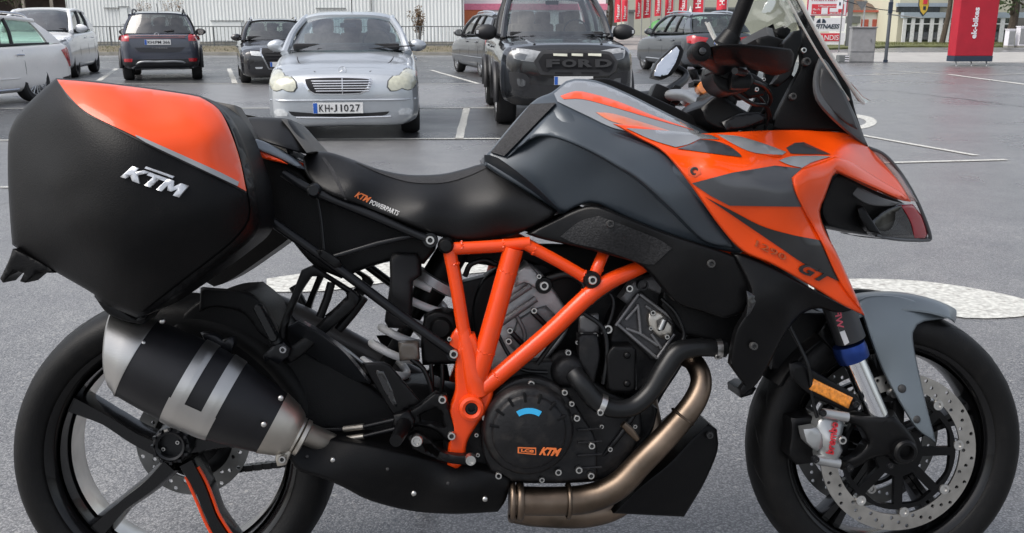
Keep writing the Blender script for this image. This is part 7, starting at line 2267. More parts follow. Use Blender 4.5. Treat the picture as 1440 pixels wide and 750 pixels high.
def weld(px, py, dx, dy, r, ratio=1.0):
    c = B(px, py, TR); d = (B(px + dx, py + dy, TR) - c).normalized(); k = mpp(c)
    q = Matrix.Translation(c) @ d.to_track_quat('Z', 'Y').to_matrix().to_4x4()
    pts = []
    for i in range(41):
        a = 2 * math.pi * i / 40
        pts.append(q @ Vector(((r - 0.7 + 0.3 * math.sin(i * 2.4)) * k * math.cos(a), (r - 0.7 + 0.3 * math.sin(i * 2.4)) * k * math.sin(a), 1.2 * k * math.sin(i * 1.7) * ratio)))
    MB().tube(pts, [k * (1.3 + 0.3 * (i % 2)) for i in range(41)], 6).build('weld_bead', M_ORFR, BIKE)
for w_ in ((713, 383, -2.5, 9, 14), (752, 351, 9, 5, 8.3), (820, 388, 9, 5, 8.3), (826, 417, 9, -7, 12.3), (840, 378, 3, -8, 8.3), (699, 530, 9, -7, 12.3), (637, 372, 2, 9, 9.2), (682, 495, -3, 9, 14.2), (650, 348, 9, -1, 8.8), (708, 346, 9, -0.5, 8.8)): weld(*w_)
# ---------------------------------------------------------------- engine
panel('crankcase', [(626, 590), (650, 560), (690, 530), (730, 510), (800, 510), (850, 545), (900, 570), (905, 610), (880, 650), (850, 675), (760, 680), (690, 676), (640, 668), (624, 630)], -0.125, M_ENG, back=0.125, rnd=6)
panel('engine_back', [(640, 400), (700, 385), (760, 372), (900, 395), (965, 440), (965, 500), (930, 560), (900, 620), (700, 620), (650, 560)], 0.03, M_ENG, back=0.10, rnd=2)
panel('rear_cylinder', [(742, 370), (762, 384), (782, 412), (800, 440), (796, 470), (760, 515), (722, 545), (688, 520), (700, 460), (718, 405)], -0.085, M_ENGL, back=0.085, rnd=5)
panel('cam_cover', [(728, 380), (744, 372), (770, 398), (760, 410), (738, 398), (724, 404)], -0.105, M_ENGL, 0.02, 4)
ptube('cooling_rib', [(712, 425, -0.10), (746, 402, -0.102)], 4.5, M_ENGM, 8, 0); ptube('cooling_rib', [(704, 455, -0.10), (754, 420, -0.102)], 5.0, M_ENGM, 8, 0)
ptube('cooling_rib', [(724, 440, -0.098), (738, 470, -0.098), (732, 500, -0.098)], 3.0, M_ENGM, 8, 3)
panel('cylinder_plate', [(728, 450), (750, 436), (768, 430), (782, 444), (776, 460), (752, 480), (730, 500), (716, 486)], -0.098, M_ENGM, 0.015, 4)
ptube('stud', [(748, 438, -0.108), (770, 460, -0.108)], 4.0, M_STEELB, 10, 0); ptube('stud', [(716, 464, -0.108), (740, 490, -0.108)], 4.0, M_STEELB, 10, 0)
for (x, y, r_) in ((765, 402, 6.8), (758, 389, 3.6), (751, 437, 4.5), (717, 465, 4.5), (715, 480, 5)): bolt(x, y, -0.118, r_)
fixn(plathe('bolt_washer', 765, 402, -0.112, [(0, 0), (11, 0), (12, -3), (12, -10)], M_BLK, 24))
panel('throttle_body', [(768, 392), (800, 380), (824, 396), (812, 425), (790, 440), (778, 420)], -0.075, M_BLKM, 0.10, 6)
ptube('wiring_loom', [(868, 400, -0.15), (826, 432, -0.15), (790, 466, -0.15), (755, 512, -0.14)], 3.6, M_RUB, 8)
ptube('wiring_loom', [(820, 440, -0.135), (848, 462, -0.14), (854, 500, -0.14), (848, 540, -0.14)], 3.4, M_RUB, 8)
panel('front_cylinder', [(862, 458), (890, 412), (906, 392), (940, 396), (962, 430), (968, 470), (940, 506), (905, 545), (875, 560), (852, 520)], -0.090, M_ENG, back=0.09, rnd=5)
hd = panel('cylinder_head', [(866, 458), (892, 416), (902, 410), (950, 450), (948, 470), (926, 505), (916, 505)], -0.112, M_ENGD, 0.02, 4, smooth=False)
for a, b in (((868, 456), (924, 504)), ((866, 458), (898, 414)), ((900, 414), (950, 452)), ((897, 428), (901, 470)), ((880, 450), (898, 430)), ((901, 470), (925, 486)), ((880, 462), (902, 470)), ((924, 504), (948, 470)), ((908, 430), (924, 442)), ((916, 470), (930, 490))):
    ptube('casting_rib', [a + (-0.118,), b + (-0.118,)], 2.4, M_ENGM, 8, 0, parent=hd)
ss = panel('sensor_plate', [(911, 442), (918, 436), (930, 440), (946, 458), (946, 470), (936, 478), (926, 474), (912, 458)], -0.128, M_STEELC, 0.014, 4, parent=hd)
panel('sensor_plug', [(924, 452), (934, 446), (940, 450), (934, 464), (926, 466)], -0.138, M_SOCK, 0.012, 2, parent=hd); ptube('sensor_tip', [(928, 464, -0.142), (934, 450, -0.142)], 3.6, M_CALI, 10, 0, parent=hd)
for (x, y, r_) in ((918, 440, 4), (938, 474, 3.6), (915, 462, 3)): bolt(x, y, -0.133, r_, hd)
panel('front_upper_case', [(872, 420), (890, 395), (930, 385), (950, 410), (940, 420), (905, 405), (884, 430)], -0.10, M_ENGM, 0.04, 5)
fixn(plathe('hose_stub', 904, 401, -0.13, [(5.5, -5), (5.5, 4), (7.5, 4), (8, -12)], M_STEELB, 22))
for (x, y, r_) in ((885, 406, 5.5), (854.5, 463, 6.8), (799, 496, 4.5), (785, 519, 4.5), (768, 537, 4), (837, 472, 4), (818, 472, 4), (867, 500, 3), (812, 482, 3)): bolt(x, y, -0.128, r_)
bx_ = panel('starter_cover', [(856, 492), (862, 486), (890, 486), (895, 492), (895, 548), (888, 553), (860, 553), (853, 547), (852, 500)], -0.150, M_BLK, 0.05, 5, 0.008)
for y in (500, 540): bolt(882, y, -0.153, 5, bx_, M_BLK, dome=True)
panel('pump_bracket', [(813, 470), (840, 470), (844, 500), (838, 530), (834, 545), (824, 525), (814, 505)], -0.142, M_ENG, 0.03, 4)
panel('alloy_bracket', [(815, 445), (842, 442), (842, 468), (815, 468)], -0.115, M_ENGM, 0.02, 2)
fixn(plathe('water_pump', 800, 524, -0.145, [(0, 2), (14, 2), (21, -3), (25, -14), (26, -40)], M_ENG, 36))
ptube('coolant_hose', [(806, 524, -0.165), (818, 540, -0.178), (838, 564, -0.178), (862, 575, -0.175), (890, 572, -0.170), (914, 552, -0.165), (934, 520, -0.160), (952, 496, -0.155), (980, 489, -0.150), (1020, 491, -0.145)], [13, 13.5, 13.5, 13, 13, 13.5, 15, 15, 13, 12], M_RUB, 20, 6)
def hose_clamp(px, py, lat, dirx, diry, r):
    c = B(px, py, lat); d = (B(px + dirx, py + diry, lat) - c).normalized()
    q = d.to_track_quat('Z', 'Y').to_matrix().to_4x4()
    k = mpp(c)
    o = fixn(MB().lathe([(r * k, -4 * k), ((r + 1.3) * k, -4 * k), ((r + 1.3) * k, 4 * k), (r * k, 4 * k)], 30, Matrix.Translation(c) @ q).build('hose_clamp', M_BOLT, BIKE))
    return o
hose_clamp(846, 569, -0.178, 10, 4, 13.6); bolt(844, 580, -0.195, 5)
hose_clamp(1010, 491, -0.146, 10, 0, 12.6); bolt(1009, 502, -0.16, 4)
# clutch cover
CLc = (744, 608)
cl = fixn(plathe('clutch_cover', 744, 608, -0.205, [(0, 4), (48, 4), (51, 2), (53, -1), (58, -2), (62, -6), (65, -14), (66, -50)], M_ENG, 72))
kcl = mpp(B(744, 608, -0.205))
for i in range(7):
    a = R(25 + i * 24)
    c = B(744 + 50 * math.cos(a), 608 - 50 * math.sin(a), -0.205)
    MB().box(c + Vector((0, -2.5 * kcl, 0)), (0.020, 0.006, 0.006), M=Matrix.Rotation(-a + math.pi / 2 * 0, 3, 'Y'), bevel=0.0015).build('cover_rib', M_BLK, cl, None)
fcl = lambda P: np.full(len(P), -0.205 - 4.2 * kcl)
st = [(744 + r_ * math.cos(R(a)), 608 - r_ * math.sin(R(a))) for r_, aa in ((34, range(58, 123, 8)), (26, range(122, 57, -8))) for a in aa]
panel('sticker', st, lambda P: fcl(P) - 0.001, M_STICK, 0.001, 0, parent=cl, smooth=False)
ptext('lettering', 'KTM', (758, 640), (29, 2), (3, -11), fcl, M_ORPR, 0.0015, cl, shear=0.3, bold=0.05)
panel('logo_box', [(728, 629), (754, 630), (754, 640), (728, 637.5)], lambda P: fcl(P) - 0.0005, M_ORPR, 0.001, 0, parent=cl, smooth=False, holes=())
panel('logo_box_inner', [(730, 630.7), (752.5, 631.7), (752.5, 638.3), (730, 636.2)], lambda P: fcl(P) - 0.0010, M_ENG, 0.001, 0, parent=cl, smooth=False)
ptext('lettering', 'LC8', (732.5, 635.6), (18, 1.5), (0.5, -4), fcl, M_ORPR, 0.0022, cl, bold=0.04)
for (x, y, r_) in ((747, 540, 5), (682.5, 588, 5), (811, 588, 5), (832, 627, 5), (785, 664, 5), (814, 661, 5.2), (831, 669, 5), (701, 669, 5), (794, 552, 4.5), (804, 568, 4), (762, 675, 4), (670, 612, 3), (672, 640, 3)): bolt(x, y, -0.175, r_)
panel('cover_flange', [(690, 560), (712, 540), (745, 530), (780, 540), (806, 565), (822, 590), (838, 620), (840, 672), (790, 678), (745, 678), (698, 676), (680, 640), (676, 590)], -0.165, M_ENG, 0.05, 5)
for i in range(4): ptube('casting_rib', [(812, 605 + i * 18, -0.17), (846, 603 + i * 18, -0.165)], 1.8, M_ENG, 6, 0)
panel('front_engine_block', [(850, 560), (900, 560), (925, 575), (915, 610), (880, 650), (850, 640)], -0.09, M_ENG, 0.18, 5)
panel('airbox', [(640, 352), (700, 353), (760, 345), (905, 350), (940, 400), (905, 420), (850, 400), (800, 402), (768, 380), (742, 368), (716, 378), (690, 374), (646, 368)], 0.03, M_BLKM, back=0.10, rnd=3)
panel('battery_box', [(690, 385), (716, 378), (724, 400), (705, 450), (690, 500), (670, 500), (664, 440), (674, 402)], 0.0, M_BLKM, back=0.10, rnd=5)
# ---------------------------------------------------------------- exhaust
ptube('exhaust_header', [(958, 500, -0.06), (976, 510, -0.10), (986, 535, -0.125), (976, 566, -0.14), (944, 606, -0.15), (902, 650, -0.155), (868, 684, -0.155), (828, 701, -0.15), (780, 705, -0.15), (716, 704, -0.15)], [13, 14, 15, 16.5, 17.5, 18, 19, 20, 20, 20], M_HEADER, 26, 7)
ptube('exhaust_header', [(905, 560, 0.0), (915, 640, -0.03), (880, 700, -0.06), (830, 722, -0.08), (760, 722, -0.09), (720, 716, -0.10)], 19, M_HEADER, 20, 6)
def pipe_ring(px, py, lat, r, w=4, m=None, d=(10, 0)):
    c = B(px, py, lat); dd = (B(px + d[0], py + d[1], lat) - c).normalized(); k = mpp(c)
    return fixn(MB().lathe([((r - 2) * k, -w * k), (r * k, -w * 0.7 * k), ((r + 1) * k, 0), (r * k, w * 0.7 * k), ((r - 2) * k, w * k)], 32, Matrix.Translation(c) @ dd.to_track_quat('Z', 'Y').to_matrix().to_4x4()).build('pipe_collar', m or M_HEADER, BIKE))
pipe_ring(731, 705, -0.15, 27, 5); pipe_ring(720, 704, -0.15, 28, 4); pipe_ring(799, 704, -0.15, 25.5, 3); pipe_ring(960, 586, -0.144, 18.5, 2.5, d=(-10, 13))
ptube('lambda_sensor', [(876, 596, -0.175), (886, 606, -0.172), (896, 618, -0.165)], [5, 6, 4], M_HEADER, 10, 0)
panel('bash_plate', [(862, 722), (898, 686), (940, 652), (972, 618), (996, 596), (1008, 604), (1009, 634), (990, 680), (962, 727), (920, 725)], [(862, 722, -0.13), (940, 652, -0.14), (1000, 600, -0.10), (962, 727, -0.10)], M_BLKM, back=0.10, rnd=4)
bolt(998, 612, -0.108, 5, m=M_SOCK)
box_ = panel('exhaust_box', [(404, 640), (413, 620), (440, 613), (480, 618), (560, 634), (640, 651), (706, 667), (718, 674), (712, 702), (700, 720), (640, 723), (580, 719), (520, 704), (480, 684), (450, 672), (420, 662)], [(413, 625, -0.215), (480, 645, -0.215), (560, 670, -0.205), (640, 690, -0.195), (706, 690, -0.175), (580, 715, -0.15), (440, 613, -0.185), (640, 651, -0.165), (700, 720, -0.15)], M_BLKM, back=0.05, rnd=6)
for (x, y) in ((468, 647), (582, 694), (682, 702)): bolt(x, y, -0.215 if x < 500 else -0.200, 4, box_, dome=True)
ptube('link_pipe', [(392, 606, -0.235), (412, 604, -0.228), (436, 612, -0.20), (470, 630, -0.15)], [20, 17, 16, 18], M_STEELC, 22, 4)
# silencer: sleeve sections along its axis
a0, a1 = B(193, 503, -0.245), B(385, 596, -0.225)
ax = (a1 - a0); La = ax.length; ax.normalize()
kq = mpp(a0)
MQ = Matrix.Translation(a0) @ ax.to_track_quat('Z', 'Y').to_matrix().to_4x4()
def rad(t): 
    ctl = [(-0.20, 53), (0.0, 59), (0.18, 62), (0.40, 64), (0.60, 61.5), (0.8, 55), (1.0, 46), (1.1, 40), (1.2, 26)]
    for (ta, ra), (tb, rb_) in zip(ctl, ctl[1:]):
        if t <= tb: 
            u = (t - ta) / (tb - ta)
            return (ra + (rb_ - ra) * u) * kq
    return ctl[-1][1] * kq
def sleeve(name, t0, t1, m, off=0.0, parent=None, close=True, shear=0.0, n=14):
    mb = MB()
    prof = [(rad(t) + off, t * La) for t in np.linspace(t0, t1, n)]
    if close: prof = [(max(0.001, prof[0][0] - 0.004), prof[0][1])] + prof + [(max(0.001, prof[-1][0] - 0.004), prof[-1][1])]
    o = mb.lathe(prof, 56, MQ).build(name, m, parent or BIKE, 50)
    if shear:
        for v_ in o.data.vertices:
            v_.co += ax * 0
    return fixn(o)
_lv = MQ.to_3x3().inverted() @ Vector((0, -0.62, -0.78))
ab_ = math.atan2(_lv.y, _lv.x)
sil = sleeve('silencer', 0.0, 0.99, mat('silencer_black', (0.009, 0.009, 0.011), 0.42, var=0.2, vscale=20, metal=0.3, bump=0.1))
sleeve('silencer_band', 0.34, 0.435, M_STEEL, 0.0022, sil); sleeve('silencer_band', 0.55, 0.645, M_STEEL, 0.0022, sil)
fixn(MB().lathe([(rad(t) + 0.0018, t * La) for t in np.linspace(0.33, 0.65, 8)], 22, MQ, a0=ab_ - R(38), a1=ab_ + R(38)).build('band_bridge', M_STEEL, sil, 50))
endp = MB().lathe([(rad(0.0) + 0.0015, 0.01 * La), (rad(0.0) + 0.002, 0.0), (rad(-0.08), -0.07 * La), (rad(-0.19), -0.16 * La), (rad(-0.2) - 0.006, -0.175 * La), (rad(-0.2) - 0.014, -0.17 * La), (0.036, -0.10 * La), (0.034, -0.08 * La), (0.034, 0.2 * La)], 56, MQ).build('end_cap', M_STEEL, sil, 40)
fixn(endp)
upq = (Vector((0, 0, 1)) - ax * ax.z).normalized()
for v_ in endp.data.vertices:
    d_ = v_.co - a0
    t_ = d_.dot(ax) / La
    if t_ < -0.001: v_.co -= ax * (0.46 * d_.dot(upq) * min(1.0, -t_ / 0.16))
cone = fixn(MB().lathe([(rad(0.985) + 0.0015, 0.985 * La), (rad(1.0) + 0.001, 1.0 * La), (rad(1.1), 1.10 * La), (rad(1.16), 1.16 * La), (0.030, 1.19 * La), (0.030, 1.22 * La)], 56, MQ).build('inlet_cone', M_STEELC, sil, 40))
for t, w in ((1.175, 0.006), (1.215, 0.006)):
    fixn(MB().lathe([(0.030, t * La - w), (0.037, t * La - w * 0.6), (0.037, t * La + w * 0.6), (0.030, t * La + w)], 30, MQ).build('pipe_clamp', M_STEELC, sil))
panel('clamp_lug', [(392, 628), (408, 622), (412, 632), (402, 654), (390, 656), (387, 645)], -0.245, M_STEELC, 0.02, 3, parent=sil); bolt(397, 646, -0.255, 5.5, sil)
for (x, y) in ((201, 483), (177, 521), (164, 549), (228, 452), (395, 560), (371, 597)):
    bolt(x, y, -0.245 - 0.060 + (0.02 if (x, y) in ((228, 452), (164, 549)) else 0.0), 4.2, sil, dome=True)
panel('silencer_bracket', [(282, 468), (300, 470), (312, 478), (328, 474), (330, 484), (322, 500), (306, 490), (290, 484)], -0.20, M_STEELB, 0.02, 3)

# ---------------------------------------------------------------- rear suspension, swingarm, footrests
ptube('swingarm', [(655, 575, 0.02), (560, 560, 0.06), (450, 545, 0.10), (340, 585, 0.115), (270, 618, 0.10)], [34, 34, 34, 32, 30], M_BLK, 20, 5)
ptube('swingarm_brace', [(630, 560, 0.05), (520, 500, 0.10), (430, 455, 0.12), (365, 425, 0.115)], [17, 18, 22, 21], mat('swingarm_satin', (0.05, 0.05, 0.052), 0.38, metal=0.4), 18, 5)
panel('hugger', [(232, 470), (270, 430), (310, 412), (345, 408), (372, 430), (400, 468), (440, 500), (505, 532), (560, 575), (556, 612), (470, 616), (430, 612), (400, 560), (340, 510), (290, 485)], [(232, 470, -0.10), (345, 408, -0.09), (430, 520, -0.085), (560, 590, -0.08), (430, 600, -0.10)], M_BLKM, back=0.10, rnd=6)
panel('hugger_panel', [(392, 466), (420, 452), (452, 470), (486, 498), (520, 540), (486, 533), (446, 520), (414, 500)], [(392, 466, -0.12), (450, 495, -0.14), (520, 540, -0.12)], mat('hugger_gloss', (0.022, 0.024, 0.028), 0.3, coat=0.4), 0.03, 5)
ptube('hugger_edge', [(440, 462, -0.10), (478, 486, -0.105), (512, 512, -0.105)], 2.6, M_CALI, 8, 3)
panel('case_mount_plate', [(282, 405), (345, 412), (372, 432), (392, 470), (384, 482), (366, 470), (340, 440), (300, 432), (280, 440)], -0.16, M_BLKM, 0.02, 3)
# pillion footrest hanger: a triangular frame
panel('footrest_hanger', [(424, 380), (440, 373), (462, 388), (500, 412), (506, 420), (500, 432), (462, 466), (420, 504), (402, 512), (392, 504), (388, 478), (394, 456), (410, 416)], -0.175, M_BLK, 0.018, 3, holes=[[(438, 389), (456, 391), (486, 411), (488, 418), (466, 438), (432, 470), (401, 490), (404, 458), (422, 414)]], mirror=True)
ptube('hanger_strut', [(466, 398, -0.165), (460, 420, -0.165), (450, 446, -0.165)], 6, M_BLK, 10, 0)
ptube('hanger_strut', [(512, 418, -0.15), (496, 440, -0.15), (476, 464, -0.15)], 7, M_BLK, 10, 0)
peg = ptube('pillion_peg', [(362, 432, -0.20), (374, 452, -0.20), (390, 482, -0.195)], [7, 8, 9], M_RUB, 12, 3, mirror=True)
for i in range(9): fixn(plathe('peg_ridge', 364 + i * 2.6, 434 + i * 5, -0.205, [(0, 7), (5, 7), (7, 4), (7, -6)], M_RUB, 8, peg))
panel('peg_hinge', [(384, 486), (396, 478), (408, 490), (406, 502), (392, 512), (380, 506), (372, 510), (370, 500)], -0.195, M_STEELB, 0.03, 3); bolt(398, 492, -0.205, 5, m=M_ENGL)
# shock absorber
sa, sb = B(612, 396, 0.0), B(538, 520, 0.0)
sd_ = (sb - sa); Ls = sd_.length; sd_.normalize()
MS = Matrix.Translation(sa) @ sd_.to_track_quat('Z', 'Y').to_matrix().to_4x4()
hel = []
for i in range(150):
    t = i / 149
    a = t * 2 * math.pi * 5.2
    hel.append(MS @ Vector((0.050 * math.cos(a), 0.050 * math.sin(a), Ls * (0.06 + 0.94 * t))))
MB().tube(hel, 0.0088, 10).build('shock_spring', M_SPRING, BIKE)
MB().lathe([(0.0, -0.10), (0.034, -0.10), (0.036, 0.02), (0.030, Ls * 0.3), (0.016, Ls * 0.3), (0.016, Ls + 0.02), (0.0, Ls + 0.02)], 24, MS).build('shock_body', M_BLKM, BIKE)
MB().lathe([(0.030, -0.012), (0.058, -0.010), (0.060, 0.008), (0.040, 0.014)], 30, MS).build('spring_collar', M_ENGL, BIKE)
MB().lathe([(0.02, Ls - 0.004), (0.056, Ls), (0.056, Ls + 0.014), (0.02, Ls + 0.016)], 30, MS).build('spring_seat', M_BLK, BIKE)
panel('shock_reservoir', [(552, 356), (586, 356), (591, 364), (592, 388), (580, 396), (578, 456), (570, 463), (546, 461), (541, 452), (548, 400), (548, 366)], [(570, 360, -0.125), (560, 420, -0.135), (586, 370, -0.12), (545, 440, -0.12)], mat('reservoir_grey', (0.010, 0.010, 0.011), 0.5, spec=0.25), 0.05, 6)
panel('preload_unit', [(596, 446), (612, 438), (638, 442), (642, 470), (640, 512), (594, 514), (592, 480)], -0.10, M_BLKM, 0.09, 5)
fixn(plathe('preload_cap', 620, 462, -0.105, [(0, 2), (12, 2), (16, -2), (17, -10)], M_BLK, 26))
panel('connector_plug', [(560, 482), (588, 482), (590, 506), (562, 508)], -0.125, mat('plug_smoke', (0.10, 0.085, 0.07), 0.3, coat=0.5), 0.03, 3)
ptube('wiring_loom', [(578, 505, -0.12), (596, 520, -0.12), (606, 545, -0.12), (610, 565, -0.12)], 3.4, M_RUB, 8)
ptube('wiring_loom', [(606, 512, -0.11), (608, 540, -0.11), (606, 570, -0.10)], 3.0, M_RUB, 8); ptube('wiring_loom', [(622, 512, -0.11), (622, 540, -0.11), (616, 570, -0.10)], 3.0, M_RUB, 8)
panel('linkage_block', [(520, 540), (600, 540), (640, 560), (640, 620), (560, 620), (510, 590)], -0.06, M_BLKM, back=0.06, rnd=4)
# heel guard, footrest, brake pedal
panel('heel_guard', [(509, 511), (540, 510), (548, 514), (570, 540), (592, 566), (574, 574), (562, 584), (552, 582), (536, 556)], -0.185, M_BLK, 0.008, 3, mirror=True)
panel('heel_guard_recess', [(526, 520), (540, 522), (552, 548), (560, 574), (552, 570), (538, 546)], -0.187, M_BLKG, 0.003, 2)
hg = panel('footrest_bracket', [(556, 590), (586, 572), (612, 552), (628, 556), (632, 576), (640, 604), (640, 620), (628, 622), (612, 606), (584, 600), (566, 606)], -0.178, M_BLK, 0.02, 4, mirror=True, holes=[[(590, 584), (612, 574), (620, 580), (624, 600), (610, 596), (592, 594)]])
bolt(622, 562, -0.186, 6, hg); bolt(635, 613, -0.186, 6, hg)
panel('footrest_mount', [(554, 584), (574, 578), (584, 592), (580, 606), (564, 608), (552, 600)], -0.205, M_BLK, 0.03, 4); bolt(568, 598, -0.212, 6, m=M_STEELB)
fp0 = B(568, 598, -0.205)
MB().tube([fp0, fp0 + Vector((-0.01, -0.10, -0.004))], [0.015, 0.012], 12).build('footrest', M_BLK, BIKE)
panel('brake_pedal', [(572, 614), (584, 608), (596, 612), (620, 634), (640, 640), (664, 640), (670, 648), (662, 655), (630, 651), (604, 642), (580, 632)], -0.205, M_BLK, 0.018, 4, holes=[[(596, 624), (604, 624), (618, 636), (616, 642), (600, 634)]])
fixn(plathe('pedal_pivot', 586, 620, -0.214, [(0, 2), (4, 2), (5, 4), (7.5, 4), (9, 1), (9, -6)], M_BOLT, 22)); 
fixn(plathe('pedal_tip', 662, 647, -0.214, [(0, 1), (4.5, 1), (5, 4), (7, 4), (8, 0), (8, -8)], M_BOLT, 22))
ptube('brake_rod', [(440, 605, -0.12), (480, 604, -0.15), (512, 600, -0.17), (556, 590, -0.185)], [3, 3.2, 3.2, 3], M_STEELB, 10, 0)
ptube('rod_sleeve', [(484, 603.5, -0.1525), (512, 600, -0.17)], 4.4, M_STEELC, 10, 0)
ptube('rod_sleeve', [(486, 617.5, -0.158), (512, 613.5, -0.17)], 4.4, M_STEELC, 10, 0)
ptube('brake_rod', [(470, 620, -0.15), (510, 614, -0.17), (560, 602, -0.185)], [3, 3.2, 3], M_STEELB, 10, 0)
# side stand on the far side
s0, s1 = B(600, 640, 0.14), None
s1 = Vector((s0.x - 0.02, 0.44, 0.0))
wz = (BM @ s1).z
s1.z -= wz / math.cos(LEAN) - 0.008
MB().tube([s0, s0.lerp(s1, 0.5), s1], [0.014, 0.012, 0.011], 12).build('side_stand', M_STEELB, BIKE)
MB().box(s1 + Vector((0.0, 0.01, 0.002)), (0.08, 0.05, 0.010), bevel=0.003).build('stand_foot', M_STEELB, BIKE)

# ---------------------------------------------------------------- side cases
pan_ol = [(79, 110), (58, 128), (29, 157), (15, 181), (11.5, 200), (11, 248), (14, 306), (17, 344), (34, 356), (79, 383), (132, 414), (139, 424), (192, 447), (216, 438), (269, 402), (327, 359), (357, 335), (366, 314), (363, 282), (351, 224), (331, 176), (312, 152), (288, 138), (269, 132), (192, 121), (120, 113)]
pan_ctrl = [(79, 110, -0.355), (29, 157, -0.320), (11, 248, -0.315), (17, 344, -0.320), (79, 383, -0.350), (192, 447, -0.355), (269, 402, -0.375), (366, 314, -0.355), (351, 224, -0.345), (312, 152, -0.335), (192, 121, -0.345), (269, 132, -0.335),
            (90, 150, -0.415), (60, 200, -0.385), (50, 280, -0.375), (80, 340, -0.395), (100, 200, -0.440), (75, 260, -0.420), (110, 270, -0.452), (98, 320, -0.435), (140, 180, -0.455), (200, 200, -0.465), (260, 230, -0.450), (340, 268, -0.402), (200, 300, -0.478), (270, 320, -0.455), (330, 320, -0.410), (160, 380, -0.440), (220, 390, -0.425), (180, 140, -0.400), (260, 160, -0.400), (300, 190, -0.410)]
case = panel('side_case', pan_ol, pan_ctrl, M_BLKM, rnd=9, rdep=0.018, back=-0.205, grid=10)
fcase = o_f[case.name]
lid = decal('case_lid', [(80, 112), (98, 136), (125, 160), (182, 188), (230, 212), (307, 248), (346, 269), (336, 222), (322, 182), (307, 154), (286, 139.5), (268, 134), (192, 123), (120, 115)], case, M_ORANGE, 0.004, 0.004, grid=8, corner=30)
decal('lid_groove', [(78, 111), (96, 137.5), (124, 162.5), (181, 191), (229, 215), (306, 251), (347, 272), (346, 269), (307, 248), (230, 212), (182, 188), (125, 160), (98, 136), (80, 112)], case, M_SOCK, 0.0012, 0.001, smooth=False)
decal('grey_stripe', [(190, 190), (206, 196), (300, 238), (336, 256), (334, 262), (296, 244), (204, 200)], case, M_GREYP, 0.006, 0.002, corner=25)
decal('case_rim', [(366, 314), (363, 282), (351, 224), (331, 176), (312, 152), (290, 139), (309, 155), (325, 182), (338, 222), (349, 272), (352, 300), (346, 318), (322, 345), (262, 392), (200, 440), (216, 438), (269, 402), (327, 359), (357, 335)], case, M_BLK, 0.003, 0.003, corner=25)
# raised badge: slanted letters with a bar over the T
def slab_text(name, outline): return panel(name, outline, lambda P: fcase(P) - 0.006, M_BADGE, 0.005, 1.0, 0.001, parent=case, smooth=False)
def BG(u, w):   # badge frame: u along the word 0..1, w up 0..1
    return (169 + 84 * u + 13 * w, 249 + 29.5 * u - 16.5 * w + 0)
def bg(pts): return [BG(*p) for p in pts]
for nm, pts in (('badge_letter', [(0, 0), (0.09, 0), (0.115, 0.32), (0.20, 0), (0.32, 0), (0.21, 0.52), (0.36, 1.0), (0.24, 1.0), (0.145, 0.68), (0.15, 1.0), (0.05, 1.0)]),
                ('badge_letter', [(0.40, 0), (0.50, 0), (0.53, 0.74), (0.66, 0.74), (0.66, 1.0), (0.33, 1.0), (0.33, 0.74), (0.43, 0.74)]),
                ('badge_letter', [(0.60, 0), (0.69, 0), (0.71, 0.55), (0.76, 0.20), (0.82, 0.20), (0.88, 0.55), (0.88, 0), (0.98, 0), (0.99, 1.0), (0.86, 1.0), (0.80, 0.58), (0.745, 1.0), (0.64, 1.0)]),
                ('badge_bar', [(0.23, 1.14), (0.70, 1.14), (0.70, 1.30), (0.23, 1.30)])):
    slab_text(nm, bg(pts))
latch = panel('case_latch', [(18, 350), (34, 357), (66, 374), (78, 384), (66, 384), (54, 382), (48, 388), (36, 398), (28, 396), (34, 384), (26, 382), (14, 388), (4, 398), (0, 392), (8, 376), (14, 362)], -0.335, M_BLKM, 0.05, 3)
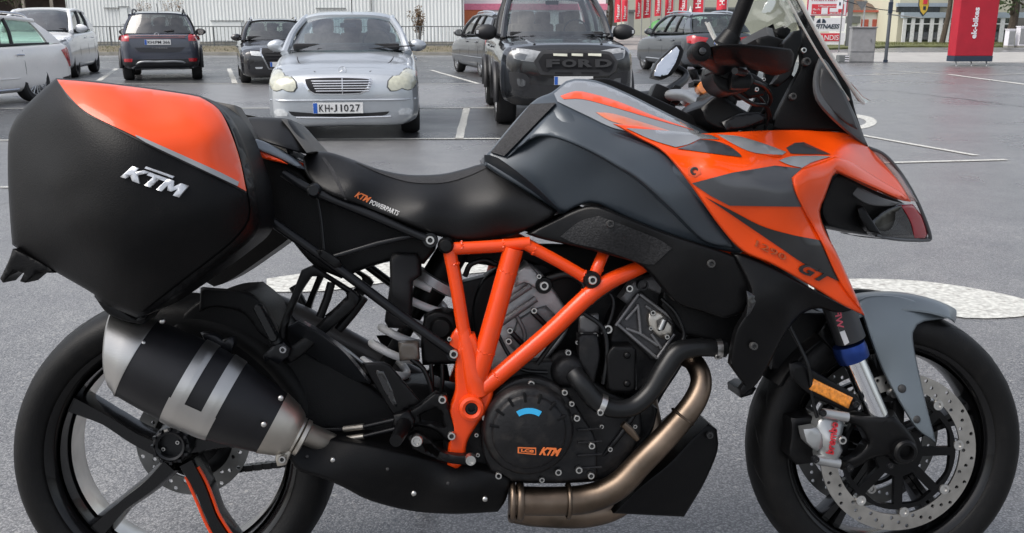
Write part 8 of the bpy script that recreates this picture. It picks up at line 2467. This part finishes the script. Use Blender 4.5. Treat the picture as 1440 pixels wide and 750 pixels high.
panel('case_bracket', [(132, 416), (150, 424), (192, 449), (212, 441), (200, 456), (176, 452), (150, 440)], -0.30, M_BLK, 0.06, 3)
# the case on the far side: same shell mirrored
fcs = case.copy(); C.objects.link(fcs); fcs.scale = (1, -1, 1)
for ch_ in list(case.children):
    q = ch_.copy(); C.objects.link(q); q.parent = fcs
# number plate carrier and tail lamp behind
panel('tail_unit', [(250, 200), (345, 205), (360, 240), (330, 262), (262, 240)], -0.06, M_BLKM, back=0.06, rnd=5)
panel('plate_carrier', [(200, 250), (262, 232), (280, 258), (236, 330), (206, 380), (196, 372), (214, 320)], -0.03, M_BLKM, back=0.03, rnd=4)
panel('rear_number_plate', [(196, 300), (206, 296), (186, 400), (176, 402)], -0.10, M_PLATE, back=0.10, rnd=1)
# wires, clips and small hardware that fill the gaps around the engine
ptube('wiring_loom', [(700, 470, -0.11), (716, 500, -0.12), (735, 520, -0.13), (770, 524, -0.13)], 3, M_RUB, 8)
ptube('wiring_loom', [(842, 400, -0.12), (862, 420, -0.13), (858, 450, -0.13), (846, 470, -0.13)], 2.6, M_RUB, 8)
ptube('wiring_loom', [(930, 420, -0.13), (950, 440, -0.14), (962, 470, -0.14), (955, 486, -0.14)], 2.6, M_RUB, 8)
ptube('oil_line', [(848, 640, -0.12), (872, 612, -0.13), (890, 585, -0.13), (900, 560, -0.12)], 4.0, M_STEELB, 10)
ptube('breather_hose', [(770, 392, -0.09), (800, 386, -0.10), (822, 400, -0.11), (818, 425, -0.11), (800, 445, -0.11)], 6, M_RUB, 12)
ptube('breather_hose', [(654, 388, -0.05), (662, 372, -0.06), (682, 366, -0.06), (698, 372, -0.06)], 4, M_RUB, 10)
for (x, y, r_) in ((664, 640, 3), (690, 640, 2.6), (846, 600, 3.2), (858, 632, 3.6), (872, 580, 3.2), (893, 600, 3), (650, 432, 2.4), (640, 392, 2.4)): bolt(x, y, -0.150, r_)
for (x, y) in ((432, 642), (545, 660), (630, 680)): bolt(x, y, -0.222 if x < 500 else -0.212, 2.4, box_, M_SOCK, dome=True)
bpy.context.view_layer.update()
